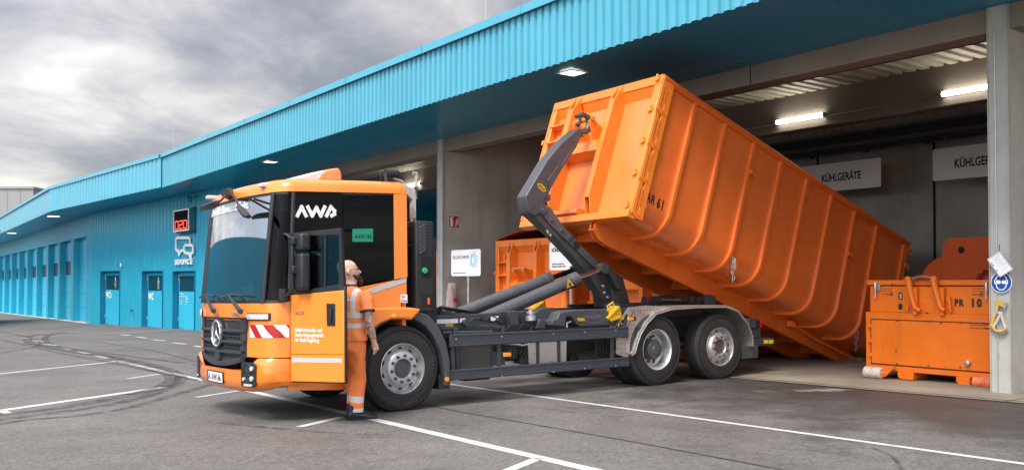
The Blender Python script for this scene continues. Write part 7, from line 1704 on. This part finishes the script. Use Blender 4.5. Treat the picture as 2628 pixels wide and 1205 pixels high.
# skin with tattooed forearm
def _skin():
    m = skin; nt = m.node_tree; lk = nt.links; b = nt.nodes['Principled BSDF']; src = b.inputs['Base Color'].links[0].from_socket
    b.inputs['Subsurface Weight'].default_value = .08
    t = node(m, 'ShaderNodeTexCoord'); sp = node(m, 'ShaderNodeSeparateXYZ'); lk.new(t.outputs['Object'], sp.inputs[0])
    def lt(o, v, inv=False): q = node(m, 'ShaderNodeMath', operation='LESS_THAN' if not inv else 'GREATER_THAN'); lk.new(o, q.inputs[0]); q.inputs[1].default_value = v; return q.outputs[0]
    def mu(a, b2): q = node(m, 'ShaderNodeMath', operation='MULTIPLY'); lk.new(a, q.inputs[0]); lk.new(b2, q.inputs[1]); return q.outputs[0]
    mask = mu(mu(lt(sp.outputs['X'], .15, True), lt(sp.outputs['Z'], 1.24)), lt(sp.outputs['Z'], .90, True))
    n = node(m, 'ShaderNodeTexNoise'); n.inputs['Scale'].default_value = 26; n.inputs['Detail'].default_value = 4; n.inputs['Distortion'].default_value = 1.6; lk.new(t.outputs['Object'], n.inputs[0])
    r = node(m, 'ShaderNodeMapRange'); r.inputs[1].default_value = .46; r.inputs[2].default_value = .56; r.inputs[4].default_value = .75; lk.new(n.outputs['Fac'], r.inputs[0])
    n2 = node(m, 'ShaderNodeTexNoise'); n2.inputs['Scale'].default_value = 15; lk.new(t.outputs['Object'], n2.inputs[0]); cr = node(m, 'ShaderNodeValToRGB'); lk.new(n2.outputs['Fac'], cr.inputs[0])
    cr.color_ramp.elements[0].position = .4; cr.color_ramp.elements[0].color = (.04, .07, .09, 1); cr.color_ramp.elements[1].position = .6; cr.color_ramp.elements[1].color = (.22, .06, .05, 1); e = cr.color_ramp.elements.new(.5); e.color = (.08, .14, .10, 1)
    mx = node(m, 'ShaderNodeMix', data_type='RGBA'); lk.new(mu(mask, r.outputs[0]), mx.inputs[0]); lk.new(src, mx.inputs[6]); lk.new(cr.outputs[0], mx.inputs[7]); lk.new(mx.outputs[2], b.inputs['Base Color'])
_skin()
# beard and glasses
bd = MB(); bd.tube([hp3(-.062, .035, .125), hp3(-.052, .070, .085), hp3(0, .100, .070), hp3(.052, .070, .085), hp3(.062, .035, .125)], [.012, .026, .034, .026, .012], 10)
bd.tube([hp3(0, .092, .085), hp3(0, .108, .03), hp3(0, .105, -.015)], [.034, .036, .014], 10); bd.tube([hp3(-.03, .098, .105), hp3(0, .112, .110), hp3(.03, .098, .105)], .010, 8)
remeshed(bd, 'beard', mat('beard_brown', (.055, .022, .012), .9, var=.4, vscale=60, bump=.6, bscale=120), person, .006, 2)
gl = MB()
for s in (-1, 1):
    gl.tube([hp3(s * .088, -.005, .182), hp3(s * .082, .06, .184), hp3(s * .068, .104, .183)], .0028, 6)
    gl.tube([hp3(s * .036 + .026 * math.cos(t), .112 - abs(s * .036 + .026 * math.cos(t)) * .14, .176 + .018 * math.sin(t)) for t in (2 * math.pi * i / 14 for i in range(15))], .0028, 5, caps=False)
gl.tube([hp3(-.012, .115, .18), hp3(.012, .115, .18)], .0028, 5); gl.build('glasses', black_pl, person)
# shirt
sh = MB()
rings = [ringz(z, rx, ry, 0, oy, p=2.5) for z, rx, ry, oy in ((.885, .192, .142, .0), (.93, .186, .136, .0), (1.00, .172, .126, .005), (1.08, .170, .122, .005), (1.16, .178, .122, .0), (1.26, .192, .122, -.005), (1.34, .200, .118, -.008), (1.40, .190, .104, -.006), (1.445, .140, .085, .0), (1.475, .085, .074, .008), (1.50, .072, .072, .014))]
loft_closed(sh, rings)
for s in (-1, 1):
    a = Vector((s * .15, -.002, 1.39)); e_ = Vector((s * .255, -.035 if s > 0 else .02, 1.115)); sv = Vector((s * .185, 0, 1.415)); d = (e_ - sv).normalized()
    sh.tube([a, sv + d * .01, sv + d * .08, sv + d * .15, sv + d * .205], [.060, .078, .080, .076, .077], 18)
def folds(c): a = max(0, (1.36 - c.z)) * 1.6; return Vector((math.sin(c.z * 34 + c.x * 14) * .006 * a, math.sin(c.z * 27 + c.x * 26) * .011 * a + math.sin(c.x * 60 + c.z * 9) * .003, 0))
so = remeshed(sh, 'shirt', mat('hivis_orange', (1.0, .27, .08), .75, var=.05, vscale=5, bump=.55, bscale=10), person, .009, 3, folds)
def band_mat(m, bands, vert=None, extra=None):
    nt = m.node_tree; lk = nt.links; b = nt.nodes['Principled BSDF']; cur = b.inputs['Base Color'].links[0].from_socket
    t = node(m, 'ShaderNodeTexCoord'); n = node(m, 'ShaderNodeTexNoise'); n.inputs['Scale'].default_value = 5; lk.new(t.outputs['Object'], n.inputs[0])
    sp = node(m, 'ShaderNodeSeparateXYZ'); lk.new(t.outputs['Object'], sp.inputs[0])
    zj = node(m, 'ShaderNodeMath', operation='MULTIPLY_ADD'); lk.new(n.outputs['Fac'], zj.inputs[0]); zj.inputs[1].default_value = .04; lk.new(sp.outputs['Z'], zj.inputs[2])
    def rng(o, a, c):
        q = node(m, 'ShaderNodeMath', operation='COMPARE'); lk.new(o, q.inputs[0]); q.inputs[1].default_value = (a + c) / 2; q.inputs[2].default_value = (c - a) / 2; return q.outputs[0]
    def mu(a, c): q = node(m, 'ShaderNodeMath', operation='MULTIPLY'); lk.new(a, q.inputs[0]); lk.new(c, q.inputs[1]); return q.outputs[0]
    def mix(mask, col):
        nonlocal cur
        x = node(m, 'ShaderNodeMix', data_type='RGBA'); lk.new(mask, x.inputs[0]); lk.new(cur, x.inputs[6]); x.inputs[7].default_value = (*col, 1); cur = x.outputs[2]
    for a, c, col in bands: mix(rng(zj.outputs[0], a + .02, c + .02), col)
    if vert:
        ab = node(m, 'ShaderNodeMath', operation='ABSOLUTE'); lk.new(sp.outputs['X'], ab.inputs[0])
        for x0, x1, z0, z1, col in vert: mix(mu(rng(ab.outputs[0], x0, x1), rng(sp.outputs['Z'], z0, z1)), col)
    lk.new(cur, b.inputs['Base Color'])
silver = (.66, .62, .60)
band_mat(MATS['hivis_orange'], [(1.035, 1.09, silver), (1.155, 1.21, silver)], [(.085, .135, 1.19, 1.475, silver)])
cl = MB(); cl.tube([(0, .012, 1.475), (0, .016, 1.515)], [(.072, .076), (.068, .070)], 24)
cl.build('collar', mat('navy', (.012, .014, .03), .8), person, smooth=60)
for s in (-1, 1):
    e_ = Vector((s * .255, -.035 if s > 0 else .02, 1.115)); sv = Vector((s * .185, 0, 1.415)); d = (e_ - sv).normalized(); mb = MB(); mb.tube([sv + d * .192, sv + d * .212], [.077, .077], 20); mb.build('sleeve_trim', MATS['navy'], person, smooth=60)
for k, (s, z) in enumerate((('Umwelt.', 1.335), ('Sein.', 1.285))):
    text('lettering', s, .034, white_m, person, plane_m((-.03 - .01 * k, -.1275, z), (1, 0, 0), (0, .04, 1)), ext=.001, bold=.001)
# trousers
tr = MB(); rings = [ringz(z, rx, ry, 0, oy, p=2.4) for z, rx, ry, oy in ((.99, .155, .115, 0), (.93, .165, .122, 0), (.86, .175, .128, -.005), (.80, .178, .128, -.006), (.76, .170, .120, -.004))]
loft_closed(tr, rings)
tr.tube([(.088, -.005, .84), (.090, .0, .70), (.090, .012, .56), (.088, .018, .44), (.088, .0, .30), (.090, -.012, .18), (.092, -.014, .085)], [(.094, .114), (.090, .106), (.079, .092), (.072, .082), (.068, .078), (.066, .078), (.070, .084)], 20)
tr.tube([(-.085, -.005, .84), (-.078, .03, .70), (-.062, .07, .56), (-.045, .105, .44), (-.028, .12, .30), (-.015, .125, .18), (-.010, .125, .085)], [(.092, .112), (.088, .105), (.078, .092), (.072, .082), (.068, .078), (.066, .078), (.070, .084)], 20)
def folds2(c): a = 1.3 if c.z < .35 else 1.0; return Vector((math.sin(c.z * 42 + c.y * 25) * .008 * a, math.sin(c.z * 33 + c.x * 31 + 1) * .011 * a, 0))
remeshed(tr, 'trousers', mat('hivis_trousers', (1.0, .24, .06), .75, var=.06, vscale=5, bump=.7, bscale=10), person, .009, 3, folds2)
band_mat(MATS['hivis_trousers'], [(.20, .265, silver), (.085, .135, silver)])
mb = MB(); mb.prism([(-.02, .66), (.06, .67), (.02, .76), (-.0, .77)], lambda p, t: (t, p[0], p[1]), .176, .184); mb.build('pocket_patch', MATS['navy'], person)
# boots
for s, yaw, off in ((1, R(-52), (0, 0)), (-1, R(-34), (.08, .14))):
    mb = MB(); M = Matrix.Translation((s * .09 + off[0], -.02 + off[1], 0)) @ Matrix.Rotation(yaw, 4, 'Z'); k = 0
    rings = []
    for y, rx, zt, zb_ in ((-.085, .030, .05, .012), (-.07, .042, .105, .008), (-.02, .046, .115, .006), (.04, .047, .095, .006), (.10, .052, .075, .006), (.15, .052, .060, .006), (.195, .045, .048, .008), (.222, .026, .032, .012)):
        c = (zt + zb_) / 2; h = (zt - zb_) / 2; rings.append([M @ Vector((rx * math.copysign(abs(math.cos(t)) ** .8, math.cos(t)), y, c + h * math.copysign(abs(math.sin(t)) ** .8, math.sin(t)))) for t in (2 * math.pi * i / 18 for i in range(18))])
    loft_closed(mb, rings); mb.tube([M @ Vector((0, -.035, .06)), M @ Vector((0, -.035, .135))], [(.047, .055), (.046, .054)], 16)
    b_ = remeshed(mb, 'boot', mat('boot_black', (.018, .017, .018), .42, var=.2, vscale=30), person, .006, 2)
    so_ = MB(); so_.prism([(M @ Vector((x, y, 0))).xy[:] for x, y in ((-.04, -.09), (.04, -.09), (.05, .0), (.054, .13), (.045, .20), (.02, .23), (-.02, .23), (-.045, .20), (-.054, .13), (-.05, 0))], lambda p, t: (p[0], p[1], t), .002, .026); so_.build('sole', mat('sole_rubber', (.01, .01, .01), .8), b_, bevel=.004)
    cf = MB(); cf.tube([M @ Vector((0, -.035, .12)), M @ Vector((0, -.035, .165))], [(.052, .060), (.050, .058)], 18); cf.build('cuff', mat('boot_cuff', (.03, .02, .06), .8), b_, smooth=60)
